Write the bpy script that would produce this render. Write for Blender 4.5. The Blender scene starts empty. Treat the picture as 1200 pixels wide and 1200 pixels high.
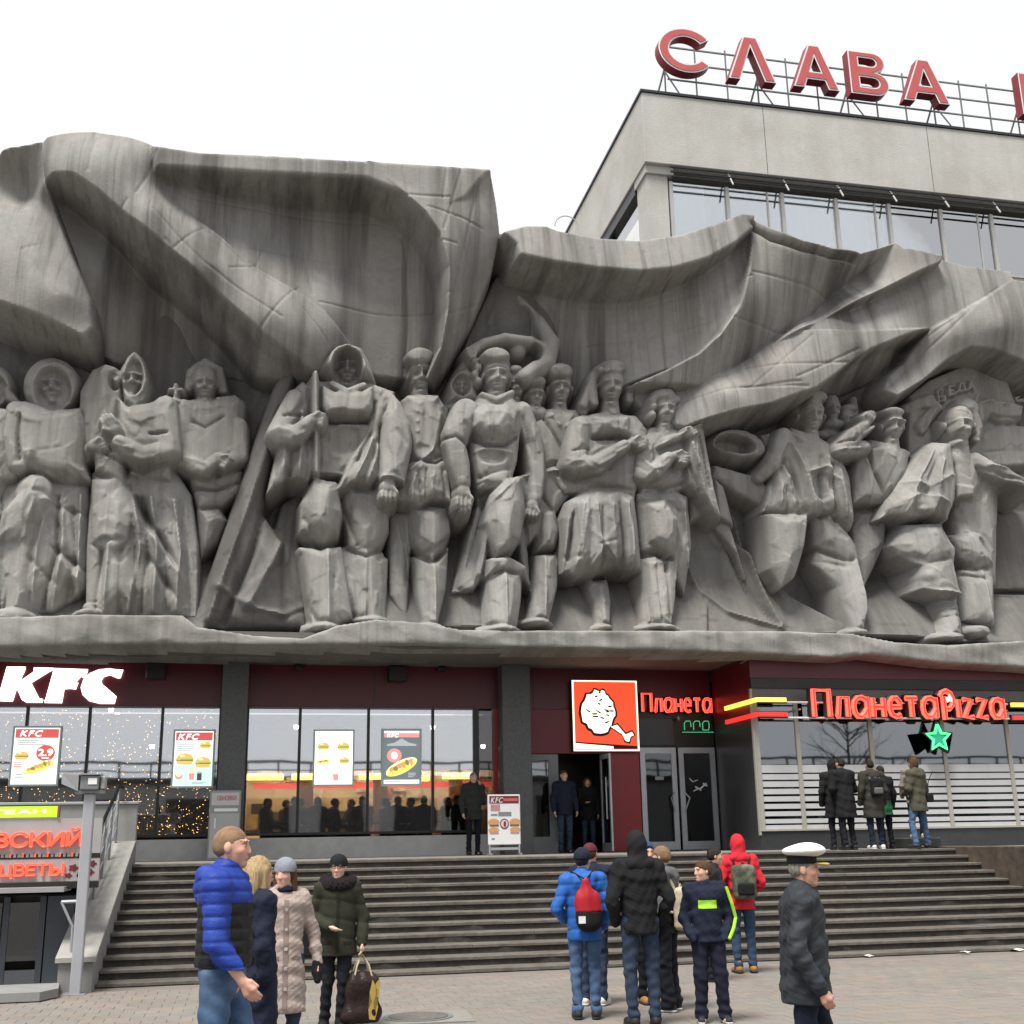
import bpy, bmesh, math, random
import numpy as np
from mathutils import Vector, Matrix
SC = bpy.context.scene
rnd = random.Random(7)
R = math.radians
# ------------------------------------------------------------------ camera
F_PX, YAW, PITCH, ROLL, EYE = 1400.0, R(12.5), R(15.4), R(1.0), 1.75
_F = np.array([math.sin(YAW)*math.cos(PITCH), math.cos(YAW)*math.cos(PITCH), math.sin(PITCH)])
_Rt = np.array([math.cos(YAW), -math.sin(YAW), 0.0]); _U = np.cross(_Rt, _F)
_R2 = _Rt*math.cos(ROLL) - _U*math.sin(ROLL); _U2 = _U*math.cos(ROLL) + _Rt*math.sin(ROLL)
CAM = np.array([0, 0, EYE])
cam_data = bpy.data.cameras.new('camera')
cam = bpy.data.objects.new('camera', cam_data); SC.collection.objects.link(cam)
cam_data.sensor_fit = 'HORIZONTAL'; cam_data.sensor_width = 36.0
cam_data.lens = 36.0*F_PX/1200.0; cam_data.clip_start = 0.1; cam_data.clip_end = 2000
cam.matrix_world = Matrix(((_R2[0], _U2[0], -_F[0], 0), (_R2[1], _U2[1], -_F[1], 0), (_R2[2], _U2[2], -_F[2], EYE), (0, 0, 0, 1)))
SC.camera = cam
# ------------------------------------------------------------------ world, sun, exposure (bright overcast day)
world = bpy.data.worlds.new('World'); SC.world = world; world.use_nodes = True
wn = world.node_tree; wn.nodes.clear()
wo = wn.nodes.new('ShaderNodeOutputWorld'); wb = wn.nodes.new('ShaderNodeBackground')
sky = wn.nodes.new('ShaderNodeTexSky'); sky.sky_type = 'NISHITA'; sky.sun_disc = False
sky.sun_elevation = R(64); sky.sun_rotation = R(222); sky.air_density = 1.0; sky.dust_density = 3.0
hs = wn.nodes.new('ShaderNodeHueSaturation'); hs.inputs['Saturation'].default_value = 0.12
mx = wn.nodes.new('ShaderNodeMix'); mx.data_type = 'RGBA'; mx.inputs['Factor'].default_value = 0.78
mx.inputs[7].default_value = (14.2, 14.3, 14.5, 1)          # the even cloud sheet that covers the blue
wn.links.new(sky.outputs[0], hs.inputs['Color']); wn.links.new(hs.outputs[0], mx.inputs[6])
wn.links.new(mx.outputs[2], wb.inputs[0]); wb.inputs[1].default_value = 0.036
wn.links.new(wb.outputs[0], wo.inputs[0])
sun_l = bpy.data.lights.new('sun', 'SUN'); sun_l.energy = 2.3; sun_l.angle = R(20); sun_l.color = (1.0, 0.96, 0.90)
sun = bpy.data.objects.new('sun', sun_l); SC.collection.objects.link(sun)
_az, _el = R(222), R(64)
_d = Vector((math.sin(_az)*math.cos(_el), math.cos(_az)*math.cos(_el), math.sin(_el)))
sun.rotation_euler = _d.to_track_quat('Z', 'Y').to_euler()
SC.view_settings.view_transform = 'Standard'; SC.view_settings.look = 'None'
SC.view_settings.exposure = 1.25; SC.view_settings.gamma = 1.0; SC.view_settings.use_curve_mapping = False
try:
    SC.cycles.use_denoising = True
    SC.cycles.max_bounces = 6; SC.cycles.diffuse_bounces = 2; SC.cycles.glossy_bounces = 3; SC.cycles.transparent_max_bounces = 12
    SC.cycles.caustics_reflective = False; SC.cycles.caustics_refractive = False
    SC.cycles.sample_clamp_indirect = 4.0
except Exception: pass
# ------------------------------------------------------------------ measuring: a line of sight met with a wall plane of the place
def ray(x, y): return _R2*(x-600)/F_PX - _U2*(y-600)/F_PX + _F
def at(x, y, Y):
    d = ray(x, y); p = CAM + d*(Y/d[1]); return (float(p[0]), float(Y), float(p[2]))
def onz(x, y, Z):
    d = ray(x, y); p = CAM + d*((Z-EYE)/d[2]); return (float(p[0]), float(p[1]), float(Z))
# ------------------------------------------------------------------ objects
COL = SC.collection
def mesh_obj(name, verts, faces, mat=None, parent=None, smooth=False, mats=None, fmat=None):
    """one mesh object; verts in world metres, stored relative to the parent thing's base"""
    off = Vector((0, 0, 0)); p = parent
    while p is not None: off += p.location; p = p.parent
    me = bpy.data.meshes.new(name)
    v = np.asarray(verts, float).reshape(-1, 3) - np.array(off)
    if isinstance(faces, np.ndarray) and faces.ndim == 2:
        n, k = faces.shape
        me.vertices.add(len(v)); me.vertices.foreach_set('co', v.astype(np.float32).ravel())
        me.loops.add(n*k); me.loops.foreach_set('vertex_index', faces.astype(np.int32).ravel())
        me.polygons.add(n); me.polygons.foreach_set('loop_start', np.arange(0, n*k, k, dtype=np.int32))
        me.update(calc_edges=True); me.validate()
    else:
        me.from_pydata([tuple(x) for x in v], [], [tuple(int(i) for i in f) for f in faces]); me.update()
    for m in (mats or ([mat] if mat else [])): me.materials.append(m)
    if fmat is not None: me.polygons.foreach_set('material_index', np.asarray(fmat, np.int32))
    if smooth: me.polygons.foreach_set('use_smooth', np.ones(len(me.polygons), bool))
    o = bpy.data.objects.new(name, me); COL.objects.link(o)
    if parent is not None: o.parent = parent
    return o
def thing(name, label, cat, loc=(0, 0, 0), group=None, rz=0.0):
    o = bpy.data.objects.new(name, None); COL.objects.link(o); o.location = loc; o.rotation_euler = (0, 0, rz)
    o.empty_display_size = 0.2
    return tag(o, label, cat, group)
def tag(o, label=None, cat=None, group=None, kind=None):
    if label: o['label'] = label
    if cat: o['category'] = cat
    if group: o['group'] = group
    if kind: o['kind'] = kind
    return o
class MB:
    """collects shapes into one mesh"""
    def __init__(s): s.v = []; s.f = []; s.mi = []; s.m = 0
    def add(s, v, f):
        n = len(s.v); s.v += [tuple(float(c) for c in p) for p in v]; s.f += [[i+n for i in q] for q in f]; s.mi += [s.m]*len(f); return s
    def box(s, x0, x1, y0, y1, z0, z1, bev=0.0):
        if bev > 0:
            b = min(bev, (x1-x0)*.45, (y1-y0)*.45, (z1-z0)*.45)
            bm = bmesh.new(); bmesh.ops.create_cube(bm, size=1)
            for q in bm.verts: q.co = Vector(((x0+x1)/2+q.co.x*(x1-x0), (y0+y1)/2+q.co.y*(y1-y0), (z0+z1)/2+q.co.z*(z1-z0)))
            bmesh.ops.bevel(bm, geom=bm.edges[:], offset=b, segments=1, profile=.5, affect='EDGES')
            bm.verts.index_update(); s.add([q.co[:] for q in bm.verts], [[q.index for q in f.verts] for f in bm.faces]); bm.free(); return s
        v = [(x, y, z) for x in (x0, x1) for y in (y0, y1) for z in (z0, z1)]
        return s.add(v, [(0, 1, 3, 2), (4, 6, 7, 5), (0, 4, 5, 1), (2, 3, 7, 6), (0, 2, 6, 4), (1, 5, 7, 3)])
    def bar(s, a, b, w, h=None, up=(0, 0, 1)):
        h = h or w; a = Vector(a); b = Vector(b); d = (b-a).normalized(); u = Vector(up)
        if abs(d.dot(u)) > .95: u = Vector((0, 1, 0))
        x = d.cross(u).normalized(); u = x.cross(d).normalized()
        v = [p + x*(sx*w/2) + u*(sy*h/2) for p in (a, b) for sx, sy in ((-1, -1), (1, -1), (1, 1), (-1, 1))]
        return s.add(v, [(0, 3, 2, 1), (4, 5, 6, 7), (0, 1, 5, 4), (1, 2, 6, 5), (2, 3, 7, 6), (3, 0, 4, 7)])
    def tube(s, pts, r, n=8, caps=True):
        pts = [Vector(p) for p in pts]; rs = r if isinstance(r, (list, tuple)) else [r]*len(pts); rings = []; u = None
        for i, p in enumerate(pts):
            d = (pts[min(i+1, len(pts)-1)] - pts[max(i-1, 0)]).normalized()
            if u is None: u = d.orthogonal().normalized()
            u = (u - d*u.dot(d)).normalized(); w = d.cross(u)
            rings.append([p + (u*math.cos(2*math.pi*k/n) + w*math.sin(2*math.pi*k/n))*rs[i] for k in range(n)])
        v = [q for r_ in rings for q in r_]; f = []
        for i in range(len(pts)-1):
            for k in range(n): f.append((i*n+k, i*n+(k+1) % n, (i+1)*n+(k+1) % n, (i+1)*n+k))
        if caps: f.append(tuple(range(n-1, -1, -1))); f.append(tuple((len(pts)-1)*n+k for k in range(n)))
        return s.add(v, f)
    def prism(s, poly, org, ax, ay, t0, t1):
        """a 2-D outline (may be concave) pushed through its own thickness along ax x ay"""
        org, ax, ay = Vector(org), Vector(ax), Vector(ay); nz = ax.cross(ay).normalized()
        bm = bmesh.new(); n = len(poly)
        va = [bm.verts.new(org+ax*p[0]+ay*p[1]+nz*t1) for p in poly]; vb = [bm.verts.new(org+ax*p[0]+ay*p[1]+nz*t0) for p in poly]
        fa = bm.faces.new(va); fb = bm.faces.new(vb[::-1])
        for i in range(n): bm.faces.new((va[i], vb[i], vb[(i+1) % n], va[(i+1) % n]))
        bmesh.ops.triangulate(bm, faces=[fa, fb]); bmesh.ops.recalc_face_normals(bm, faces=bm.faces[:]); bm.verts.index_update()
        s.add([q.co[:] for q in bm.verts], [[q.index for q in f.verts] for f in bm.faces]); bm.free(); return s
    def build(s, name, mat=None, parent=None, smooth=False, mats=None):
        return mesh_obj(name, s.v, s.f, mat, parent, smooth, mats, s.mi if mats else None)
def bx(name, mat, parent, *a, bev=0.0): return MB().box(*a, bev=bev).build(name, mat, parent)
def copy_tree(o, parent=None):
    c = o.copy(); COL.objects.link(c); c.parent = parent
    for ch in list(o.children): copy_tree(ch, c)
    return c
# ------------------------------------------------------------------ materials
def nodes_of(name):
    m = bpy.data.materials.new(name); m.use_nodes = True; nt = m.node_tree
    return m, nt, nt.nodes['Principled BSDF'], nt.nodes, nt.links
def mat(name, col, rough=.7, var=.12, scale=6.0, bump=.0, bscale=60.0, metal=0.0, spec=.4, dirt=None, dscale=1.3, damt=.35, stretch=None, emit=None, estr=0):
    """plain procedural material: base colour broken by two scales of noise, optional dirt colour, fine bump"""
    m, nt, b, N, L = nodes_of(name)
    tc = N.new('ShaderNodeTexCoord'); src = tc.outputs['Object']
    if stretch:
        mp = N.new('ShaderNodeMapping'); mp.inputs['Scale'].default_value = stretch; L.new(src, mp.inputs[0]); src2 = mp.outputs[0]
    else: src2 = src
    n1 = N.new('ShaderNodeTexNoise'); n1.inputs['Scale'].default_value = scale; n1.inputs['Detail'].default_value = 6; L.new(src2, n1.inputs[0])
    rp = N.new('ShaderNodeMapRange'); rp.inputs[1].default_value = .25; rp.inputs[2].default_value = .75
    rp.inputs[3].default_value = 1-var; rp.inputs[4].default_value = 1+var; L.new(n1.outputs[0], rp.inputs[0])
    mu = N.new('ShaderNodeMix'); mu.data_type = 'RGBA'; mu.blend_type = 'MULTIPLY'; mu.inputs[0].default_value = 1
    mu.inputs[6].default_value = (*col, 1); L.new(rp.outputs[0], mu.inputs[7]); out = mu.outputs[2]
    if dirt:
        n2 = N.new('ShaderNodeTexNoise'); n2.inputs['Scale'].default_value = dscale; n2.inputs['Detail'].default_value = 8; n2.inputs['Roughness'].default_value = .65; L.new(src2, n2.inputs[0])
        r2 = N.new('ShaderNodeMapRange'); r2.inputs[1].default_value = .45; r2.inputs[2].default_value = .72; r2.inputs[3].default_value = 0; r2.inputs[4].default_value = damt; L.new(n2.outputs[0], r2.inputs[0])
        m2 = N.new('ShaderNodeMix'); m2.data_type = 'RGBA'; L.new(r2.outputs[0], m2.inputs[0]); L.new(out, m2.inputs[6]); m2.inputs[7].default_value = (*dirt, 1); out = m2.outputs[2]
    L.new(out, b.inputs['Base Color'])
    b.inputs['Roughness'].default_value = rough; b.inputs['Metallic'].default_value = metal
    b.inputs['Specular IOR Level'].default_value = spec
    if bump:
        n3 = N.new('ShaderNodeTexNoise'); n3.inputs['Scale'].default_value = bscale; n3.inputs['Detail'].default_value = 5; L.new(src, n3.inputs[0])
        bp = N.new('ShaderNodeBump'); bp.inputs['Strength'].default_value = bump; bp.inputs['Distance'].default_value = .02; L.new(n3.outputs[0], bp.inputs['Height']); L.new(bp.outputs[0], b.inputs['Normal'])
    if emit: b.inputs['Emission Color'].default_value = (*emit, 1); b.inputs['Emission Strength'].default_value = estr
    return m
def glow(name, col, s):
    m, nt, b, N, L = nodes_of(name); b.inputs['Base Color'].default_value = (*[c*.5 for c in col], 1)
    tc = N.new('ShaderNodeTexCoord'); n = N.new('ShaderNodeTexNoise'); n.inputs['Scale'].default_value = 3; L.new(tc.outputs['Object'], n.inputs[0])
    r = N.new('ShaderNodeMapRange'); r.inputs[3].default_value = s*.64; r.inputs[4].default_value = s*.86; L.new(n.outputs[0], r.inputs[0])
    b.inputs['Emission Color'].default_value = (*col, 1); L.new(r.outputs[0], b.inputs['Emission Strength']); return m
def glass(name, refl=.16, tint=(.8, .84, .86), rough=.02):
    """float glass: what is behind shows through, the sky mirrors in it (more at a grazing angle)"""
    m, nt, b, N, L = nodes_of(name); N.remove(b); o = N['Material Output']
    t = N.new('ShaderNodeBsdfTransparent'); t.inputs[0].default_value = (*tint, 1)
    g = N.new('ShaderNodeBsdfGlossy'); g.inputs['Roughness'].default_value = rough; g.inputs[0].default_value = (.95, .97, 1, 1)
    tc = N.new('ShaderNodeTexCoord'); n = N.new('ShaderNodeTexNoise'); n.inputs['Scale'].default_value = .7; L.new(tc.outputs['Object'], n.inputs[0])
    bp = N.new('ShaderNodeBump'); bp.inputs['Strength'].default_value = .05; bp.inputs['Distance'].default_value = .03; L.new(n.outputs[0], bp.inputs['Height']); L.new(bp.outputs[0], g.inputs['Normal'])
    fr = N.new('ShaderNodeFresnel'); fr.inputs[0].default_value = 1.5
    ad = N.new('ShaderNodeMath'); ad.operation = 'ADD'; ad.use_clamp = True; ad.inputs[1].default_value = refl; L.new(fr.outputs[0], ad.inputs[0])
    mx = N.new('ShaderNodeMixShader'); L.new(ad.outputs[0], mx.inputs[0]); L.new(t.outputs[0], mx.inputs[1]); L.new(g.outputs[0], mx.inputs[2]); L.new(mx.outputs[0], o.inputs[0])
    return m
def concrete(name, base, streak=.5, warm=(.30, .235, .19), dark=(.075, .07, .065), bump=.25, blot=.5, formwork=False):
    """weathered cast concrete: pale and warm blotches, rain streaks that run down, grit"""
    m, nt, b, N, L = nodes_of(name); tc = N.new('ShaderNodeTexCoord'); ob = tc.outputs['Object']
    def noise(scale, det=7, st=None, ro=.6):
        src = ob
        if st: mp = N.new('ShaderNodeMapping'); mp.inputs['Scale'].default_value = st; L.new(ob, mp.inputs[0]); src = mp.outputs[0]
        n = N.new('ShaderNodeTexNoise'); n.inputs['Scale'].default_value = scale; n.inputs['Detail'].default_value = det; n.inputs['Roughness'].default_value = ro; L.new(src, n.inputs[0]); return n.outputs[0]
    def rng(s, a, c, lo, hi):
        r = N.new('ShaderNodeMapRange'); r.interpolation_type = 'SMOOTHSTEP'; r.inputs[1].default_value = a; r.inputs[2].default_value = c; r.inputs[3].default_value = lo; r.inputs[4].default_value = hi; L.new(s, r.inputs[0]); return r.outputs[0]
    def mixc(f, a, c, mode='MIX'):
        x = N.new('ShaderNodeMix'); x.data_type = 'RGBA'; x.blend_type = mode
        if isinstance(f, float): x.inputs[0].default_value = f
        else: L.new(f, x.inputs[0])
        for i, q in ((6, a), (7, c)):
            if isinstance(q, tuple): x.inputs[i].default_value = (*q, 1)
            else: L.new(q, x.inputs[i])
        return x.outputs[2]
    c = mixc(rng(noise(.55, 8), .4, .68, 0, blot), base, warm)
    c = mixc(rng(noise(1.3, 8, ro=.68), .48, .7, 0, .5), c, tuple(q*1.28 for q in base))
    c = mixc(rng(noise(1.0, 7, (1.5, .25, .09), .6), .42, .68, 0, streak), c, dark)
    c = mixc(rng(noise(1.0, 7, (7, .8, .16), .6), .5, .74, 0, streak*.7), c, dark)
    c = mixc(rng(noise(5, 8, ro=.7), .35, .72, 0, .34), c, tuple(q*.6 for q in base))
    ge = N.new('ShaderNodeNewGeometry'); c = mixc(rng(ge.outputs['Pointiness'], .515, .60, 0, .5), c, tuple(min(1, q*1.45) for q in base))   # convex edges mixed paler for crispness
    L.new(c, b.inputs['Base Color']); b.inputs['Roughness'].default_value = .88; b.inputs['Specular IOR Level'].default_value = .25
    bp = N.new('ShaderNodeBump'); bp.inputs['Strength'].default_value = bump; bp.inputs['Distance'].default_value = .03
    L.new(noise(16, 8, ro=.7), bp.inputs['Height']); L.new(bp.outputs[0], b.inputs['Normal'])
    return m
M = {}
M['relief'] = concrete('relief_concrete', (.29, .286, .272), .5, (.27, .245, .22), bump=.35)
M['flag'] = concrete('banner_concrete', (.27, .266, .254), .85, (.26, .232, .205), bump=.35)
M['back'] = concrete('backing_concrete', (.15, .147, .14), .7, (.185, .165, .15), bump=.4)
M['roofband'] = concrete('facade_concrete', (.38, .375, .355), .3, (.225, .212, .182), (.17, .163, .145), .5, blot=.95)
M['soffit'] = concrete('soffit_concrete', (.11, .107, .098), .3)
M['plinth'] = mat('plinth_concrete', (.23, .23, .225), .8, .12, 5, .2, 90, dirt=(.16, .15, .14))
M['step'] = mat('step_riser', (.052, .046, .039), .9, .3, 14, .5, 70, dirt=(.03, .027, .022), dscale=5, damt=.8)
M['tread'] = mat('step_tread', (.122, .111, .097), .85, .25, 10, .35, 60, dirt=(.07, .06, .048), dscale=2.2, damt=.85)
M['maroon'] = mat('maroon_panel', (.085, .006, .012), .35, .08, 2, spec=.5)
M['red_panel'] = mat('red_panel', (.24, .012, .016), .3, .08, 2, spec=.5)
M['granite'] = mat('dark_granite', (.035, .038, .04), .3, .35, 40, spec=.5, dirt=(.06, .06, .06), dscale=2)
M['granite_b'] = mat('stone_pillar', (.085, .092, .094), .45, .25, 25, .1, 50, spec=.4, dirt=(.1, .1, .1), dscale=1.5)
M['blackwall'] = mat('black_cladding', (.02, .019, .018), .35, .25, 4, spec=.4)
M['darkmetal'] = mat('dark_frame_metal', (.03, .031, .034), .4, .1, 8, metal=.3)
M['alu'] = mat('aluminium', (.42, .44, .47), .38, .06, 8, metal=.55, dirt=(.25, .26, .27))
M['alu_d'] = mat('grey_painted_metal', (.17, .18, .185), .45, .08, 6)
M['whitem'] = mat('white_enamel', (.72, .73, .73), .4, .05, 5, dirt=(.45, .44, .42), damt=.3)
M['lightgrey'] = mat('light_grey_cabinet', (.28, .28, .29), .5, .06, 4, dirt=(.3, .29, .28))
M['glass'] = glass('shop_glass', .36, (.86, .88, .89))
M['glass_hi'] = glass('mirror_glass', .15, (.5, .55, .58))
M['glass_dk'] = glass('dark_door_glass', .05, (.45, .48, .5))
# ================================================================== THE CONCRETE RELIEF
YB = 25.6                                                     # plane of the backing wall; depths below are metres it stands out to the street
def XZ(x, y, d=0.0): p = at(x, y, YB-d); return (p[0], p[2])
PXM = 0.0172                                                  # metres per picture pixel at the relief
class Field:
    """a carved height field over the wall: X to the right, Z up, H = metres out from the wall"""
    def __init__(s, px0, py0, px1, py1, res, d=1.0):
        c = [XZ(px0, py0, d), XZ(px1, py0, d), XZ(px0, py1, d), XZ(px1, py1, d)]
        s.x0 = min(q[0] for q in c); s.z0 = min(q[1] for q in c); x1 = max(q[0] for q in c); z1 = max(q[1] for q in c); s.res = res
        s.xs = np.arange(s.x0, x1, res); s.zs = np.arange(s.z0, z1, res)
        s.X, s.Z = np.meshgrid(s.xs, s.zs); s.H = np.full(s.X.shape, -9.0); s.faces = []; s.feat = []
    def win(s, xa, xb, za, zb, m=.5):
        i0 = max(0, int((xa-m-s.x0)/s.res)); i1 = min(len(s.xs), int((xb+m-s.x0)/s.res)+2)
        j0 = max(0, int((za-m-s.z0)/s.res)); j1 = min(len(s.zs), int((zb+m-s.z0)/s.res)+2)
        return (slice(j0, j1), slice(i0, i1)) if i1 > i0 and j1 > j0 else None
    def put(s, w, h, k=0.0):
        a = s.H[w]
        if k > 0: s.H[w] = np.where(np.abs(a-h) < k, np.maximum(a, h) + (k-np.abs(a-h))**2/(4*k), np.maximum(a, h))
        else: s.H[w] = np.maximum(a, h)
    @staticmethod
    def sdpoly(X, Z, P):
        P = np.asarray(P); n = len(P); d = np.full(X.shape, 1e9); ins = np.zeros(X.shape, bool)
        for i in range(n):
            ax, az = P[i]; bx_, bz = P[(i+1) % n]; ex, ez = bx_-ax, bz-az; wx, wz = X-ax, Z-az
            t = np.clip((wx*ex+wz*ez)/(ex*ex+ez*ez+1e-12), 0, 1); d = np.minimum(d, (wx-ex*t)**2+(wz-ez*t)**2)
            c1 = Z >= az; c2 = Z < bz; c3 = ex*wz > ez*wx
            ins ^= (c1 & c2 & c3) | (~c1 & ~c2 & ~c3)
        return np.where(ins, -1, 1)*np.sqrt(d)
    @staticmethod
    def surface(X, Z, C, rbf):
        """depth over the wall through control points (x, z, d)"""
        C = np.asarray(C, float)
        if len(C) == 1 or np.ptp(C[:, 2]) < 1e-6: return np.full(X.shape, C[0, 2])
        if not rbf or len(C) < 4:
            A = np.c_[C[:, :2], np.ones(len(C))]; q = np.linalg.lstsq(A, C[:, 2], rcond=None)[0]; return q[0]*X+q[1]*Z+q[2]
        u = C[:, :2]; r = np.hypot(u[:, None, 0]-u[None, :, 0], u[:, None, 1]-u[None, :, 1])
        ph = lambda r: np.where(r > 1e-9, r*r*np.log(r+1e-9), 0)
        n = len(C); K = np.zeros((n+3, n+3)); K[:n, :n] = ph(r)+np.eye(n)*.02; K[:n, n] = 1; K[:n, n+1:] = u; K[n, :n] = 1; K[n+1:, :n] = u.T
        w = np.linalg.solve(K, np.r_[C[:, 2], 0, 0, 0]); out = w[n]+w[n+1]*X+w[n+2]*Z
        for i in range(n): out = out + w[i]*ph(np.hypot(X-u[i, 0], Z-u[i, 1]))
        return np.clip(out, C[:, 2].min()-.15, C[:, 2].max()+.15)
    def poly(s, pts, d=1.0, bulge=.0, w=10, prof=1.35, ctrl=None, rbf=False, k=0.0, steep=9.0):
        """a traced outline: pts (px, py) or (px, py, depth); pillowed by bulge over w px from its edge"""
        P = []; C = []
        for p in pts:
            dd = p[2] if len(p) > 2 else d
            q = XZ(p[0], p[1], dd); P.append(q)
            if len(p) > 2: C.append((*q, dd))
        for p in (ctrl or []): C.append((*XZ(*p), p[2]))
        if not C: C = [(0, 0, d)]
        P = np.array(P); wd = s.win(P[:, 0].min(), P[:, 0].max(), P[:, 1].min(), P[:, 1].max())
        if wd is None: return
        X, Z = s.X[wd], s.Z[wd]; sd = s.sdpoly(X, Z, P); h = s.surface(X, Z, C, rbf)
        if bulge:
            t = np.clip(-sd/(w*PXM), 0, 1); h = h + bulge*(1-(1-t)**prof)**(1/prof)
        s.put(wd, np.where(sd > 0, h-steep*sd, h), k)
    def cap(s, pts, p=1.7, k=0.0, flat=1.0):
        """tapered limb along pts (px, py, depth, radius px); p near 1 gives a chiselled ridge"""
        Q = [(*XZ(q[0], q[1], q[2]), q[2], q[3]*PXM) for q in pts]
        for (ax, az, ad, ar), (bx_, bz, bd, br) in zip(Q[:-1], Q[1:]):
            m = max(ar, br); wd = s.win(min(ax, bx_)-m, max(ax, bx_)+m, min(az, bz)-m, max(az, bz)+m, .2)
            if wd is None: continue
            X, Z = s.X[wd], s.Z[wd]; ex, ez = bx_-ax, bz-az
            t = np.clip(((X-ax)*ex+(Z-az)*ez)/(ex*ex+ez*ez+1e-9), 0, 1); D = np.hypot(X-ax-ex*t, Z-az-ez*t); r = ar+(br-ar)*t; c = ad+(bd-ad)*t
            q = D/r; h = np.where(q < 1, c+flat*r*(np.clip(1-q**p, 0, 1))**(1/p if p > 1.5 else 1), c-9*(D-r)); s.put(wd, h, k)
    def ell(s, px, py, d, rx, ry, b=None, rot=0.0, p=2.0, k=0.0):
        x, z = XZ(px, py, d); rx *= PXM; ry *= PXM; b = rx if b is None else b; m = max(rx, ry); wd = s.win(x-m, x+m, z-m, z+m, .2)
        if wd is None: return
        X, Z = s.X[wd]-x, s.Z[wd]-z; c, sn = math.cos(rot), math.sin(rot); u = (X*c+Z*sn)/rx; v = (-X*sn+Z*c)/ry; q = np.sqrt(u*u+v*v)
        s.put(wd, np.where(q < 1, d+b*np.clip(1-q**p, 0, 1)**(1/p), d-6*(q-1)*min(rx, ry)), k)
    def carve(s, px, py, d, rx, ry, dep, rot=0.0):
        """hollow an ellipse to depth dep (a bowl, a hood's inside)"""
        x, z = XZ(px, py, d); rx *= PXM; ry *= PXM; m = max(rx, ry); wd = s.win(x-m, x+m, z-m, z+m, .1)
        if wd is None: return
        X, Z = s.X[wd]-x, s.Z[wd]-z; c, sn = math.cos(rot), math.sin(rot); q = np.hypot((X*c+Z*sn)/rx, (-X*sn+Z*c)/ry)
        t = np.clip((1-q)*4, 0, 1); s.H[wd] = np.where(s.H[wd] > -5, s.H[wd]-(s.H[wd]-np.minimum(s.H[wd], dep))*t, s.H[wd])
    def line(s, pts, dz, w, d=1.0, close=False):
        dz = dz*1.5 if abs(dz) > .06 else dz
        """groove (dz < 0) or ridge (dz > 0) along pts (px, py), w px half width"""
        Q = [XZ(p[0], p[1], p[2] if len(p) > 2 else d) for p in pts]; w *= PXM
        xa = min(q[0] for q in Q); xb = max(q[0] for q in Q); za = min(q[1] for q in Q); zb = max(q[1] for q in Q); wd = s.win(xa, xb, za, zb, w*3)
        if wd is None: return
        X, Z = s.X[wd], s.Z[wd]; D = np.full(X.shape, 1e9)
        for (ax, az), (bx_, bz) in zip(Q[:-1], Q[1:]):
            ex, ez = bx_-ax, bz-az; t = np.clip(((X-ax)*ex+(Z-az)*ez)/(ex*ex+ez*ez+1e-9), 0, 1); D = np.minimum(D, np.hypot(X-ax-ex*t, Z-az-ez*t))
        s.H[wd] = s.H[wd] + np.where(s.H[wd] > -5, dz*(np.exp(-1.25*D/w) if abs(dz) > .09 else np.exp(-(D/w)**2)), 0)
    def fold(s, a, b, dz, w, d=1.0):
        """a cloth crease that fades at both ends"""
        dz *= 1.5
        (ax, az), (bx_, bz) = XZ(a[0], a[1], d), XZ(b[0], b[1], d); w *= PXM; wd = s.win(min(ax, bx_), max(ax, bx_), min(az, bz), max(az, bz), w*3)
        if wd is None: return
        X, Z = s.X[wd], s.Z[wd]; ex, ez = bx_-ax, bz-az; t = ((X-ax)*ex+(Z-az)*ez)/(ex*ex+ez*ez+1e-9); tc = np.clip(t, 0, 1)
        D = np.hypot(X-ax-ex*tc, Z-az-ez*tc); s.H[wd] = s.H[wd] + np.where(s.H[wd] > -5, dz*np.exp(-1.2*D/w)*np.sin(np.pi*(.1+.85*tc)), 0)
    def bump(s, px, py, dz, rx, ry, d=1.0, rot=0.0):
        x, z = XZ(px, py, d); rx *= PXM; ry *= PXM; m = 2.4*max(rx, ry); wd = s.win(x-m, x+m, z-m, z+m, .1)
        if wd is None: return
        X, Z = s.X[wd]-x, s.Z[wd]-z; c, sn = math.cos(rot), math.sin(rot); q = ((X*c+Z*sn)/rx)**2+((-X*sn+Z*c)/ry)**2
        s.H[wd] = s.H[wd] + np.where(s.H[wd] > -5, dz*np.exp(-q), 0)
    def rough(s, amp, scale, seed=0):
        r = np.random.RandomState(seed); h = np.zeros(s.X.shape)
        for i in range(14):
            a = r.uniform(0, 6.28); fq = scale*2**r.uniform(0, 2.5); h += np.sin((s.X*math.cos(a)+s.Z*math.sin(a))*fq+r.uniform(0, 6.28))/2**(i % 3)
        s.H = np.where(s.H > -5, s.H+amp*h/4, s.H)
    def head(s, cx, cy, h, d, yaw=0.0, face=True, open_mouth=0.0, beard=False, neck=True):
        """a carved head: cx, cy middle of the face, h face height px, d depth of the ears, yaw -1..1 turn"""
        h = h*1.1; u = h; m = h*PXM; o = yaw*.14*u; t = d+.33*m
        if neck:
            s.cap([(cx-o*.3, cy+.3*u, d-.02, .25*u), (cx-o*.5, cy+.85*u, d-.05, .30*u)])
            s.ell(cx-o*.5, cy+.98*u, d-.08, .85*u, .26*u, .26*m, k=.12)
        s.ell(cx, cy-.10*u, d, .40*u, .50*u, .40*m, p=2.5)
        s.ell(cx+o*.4, cy+.14*u, d+.06*m, .30*u, .41*u, .36*m, p=2.8, k=.03)
        q_ = XZ(cx+o*.5, cy+.08*u, t); s.faces.append((q_[0], q_[1], .56*m))
        if face: s.feat.append((cx, cy, u, m, o, d, t, open_mouth, beard))
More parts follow.
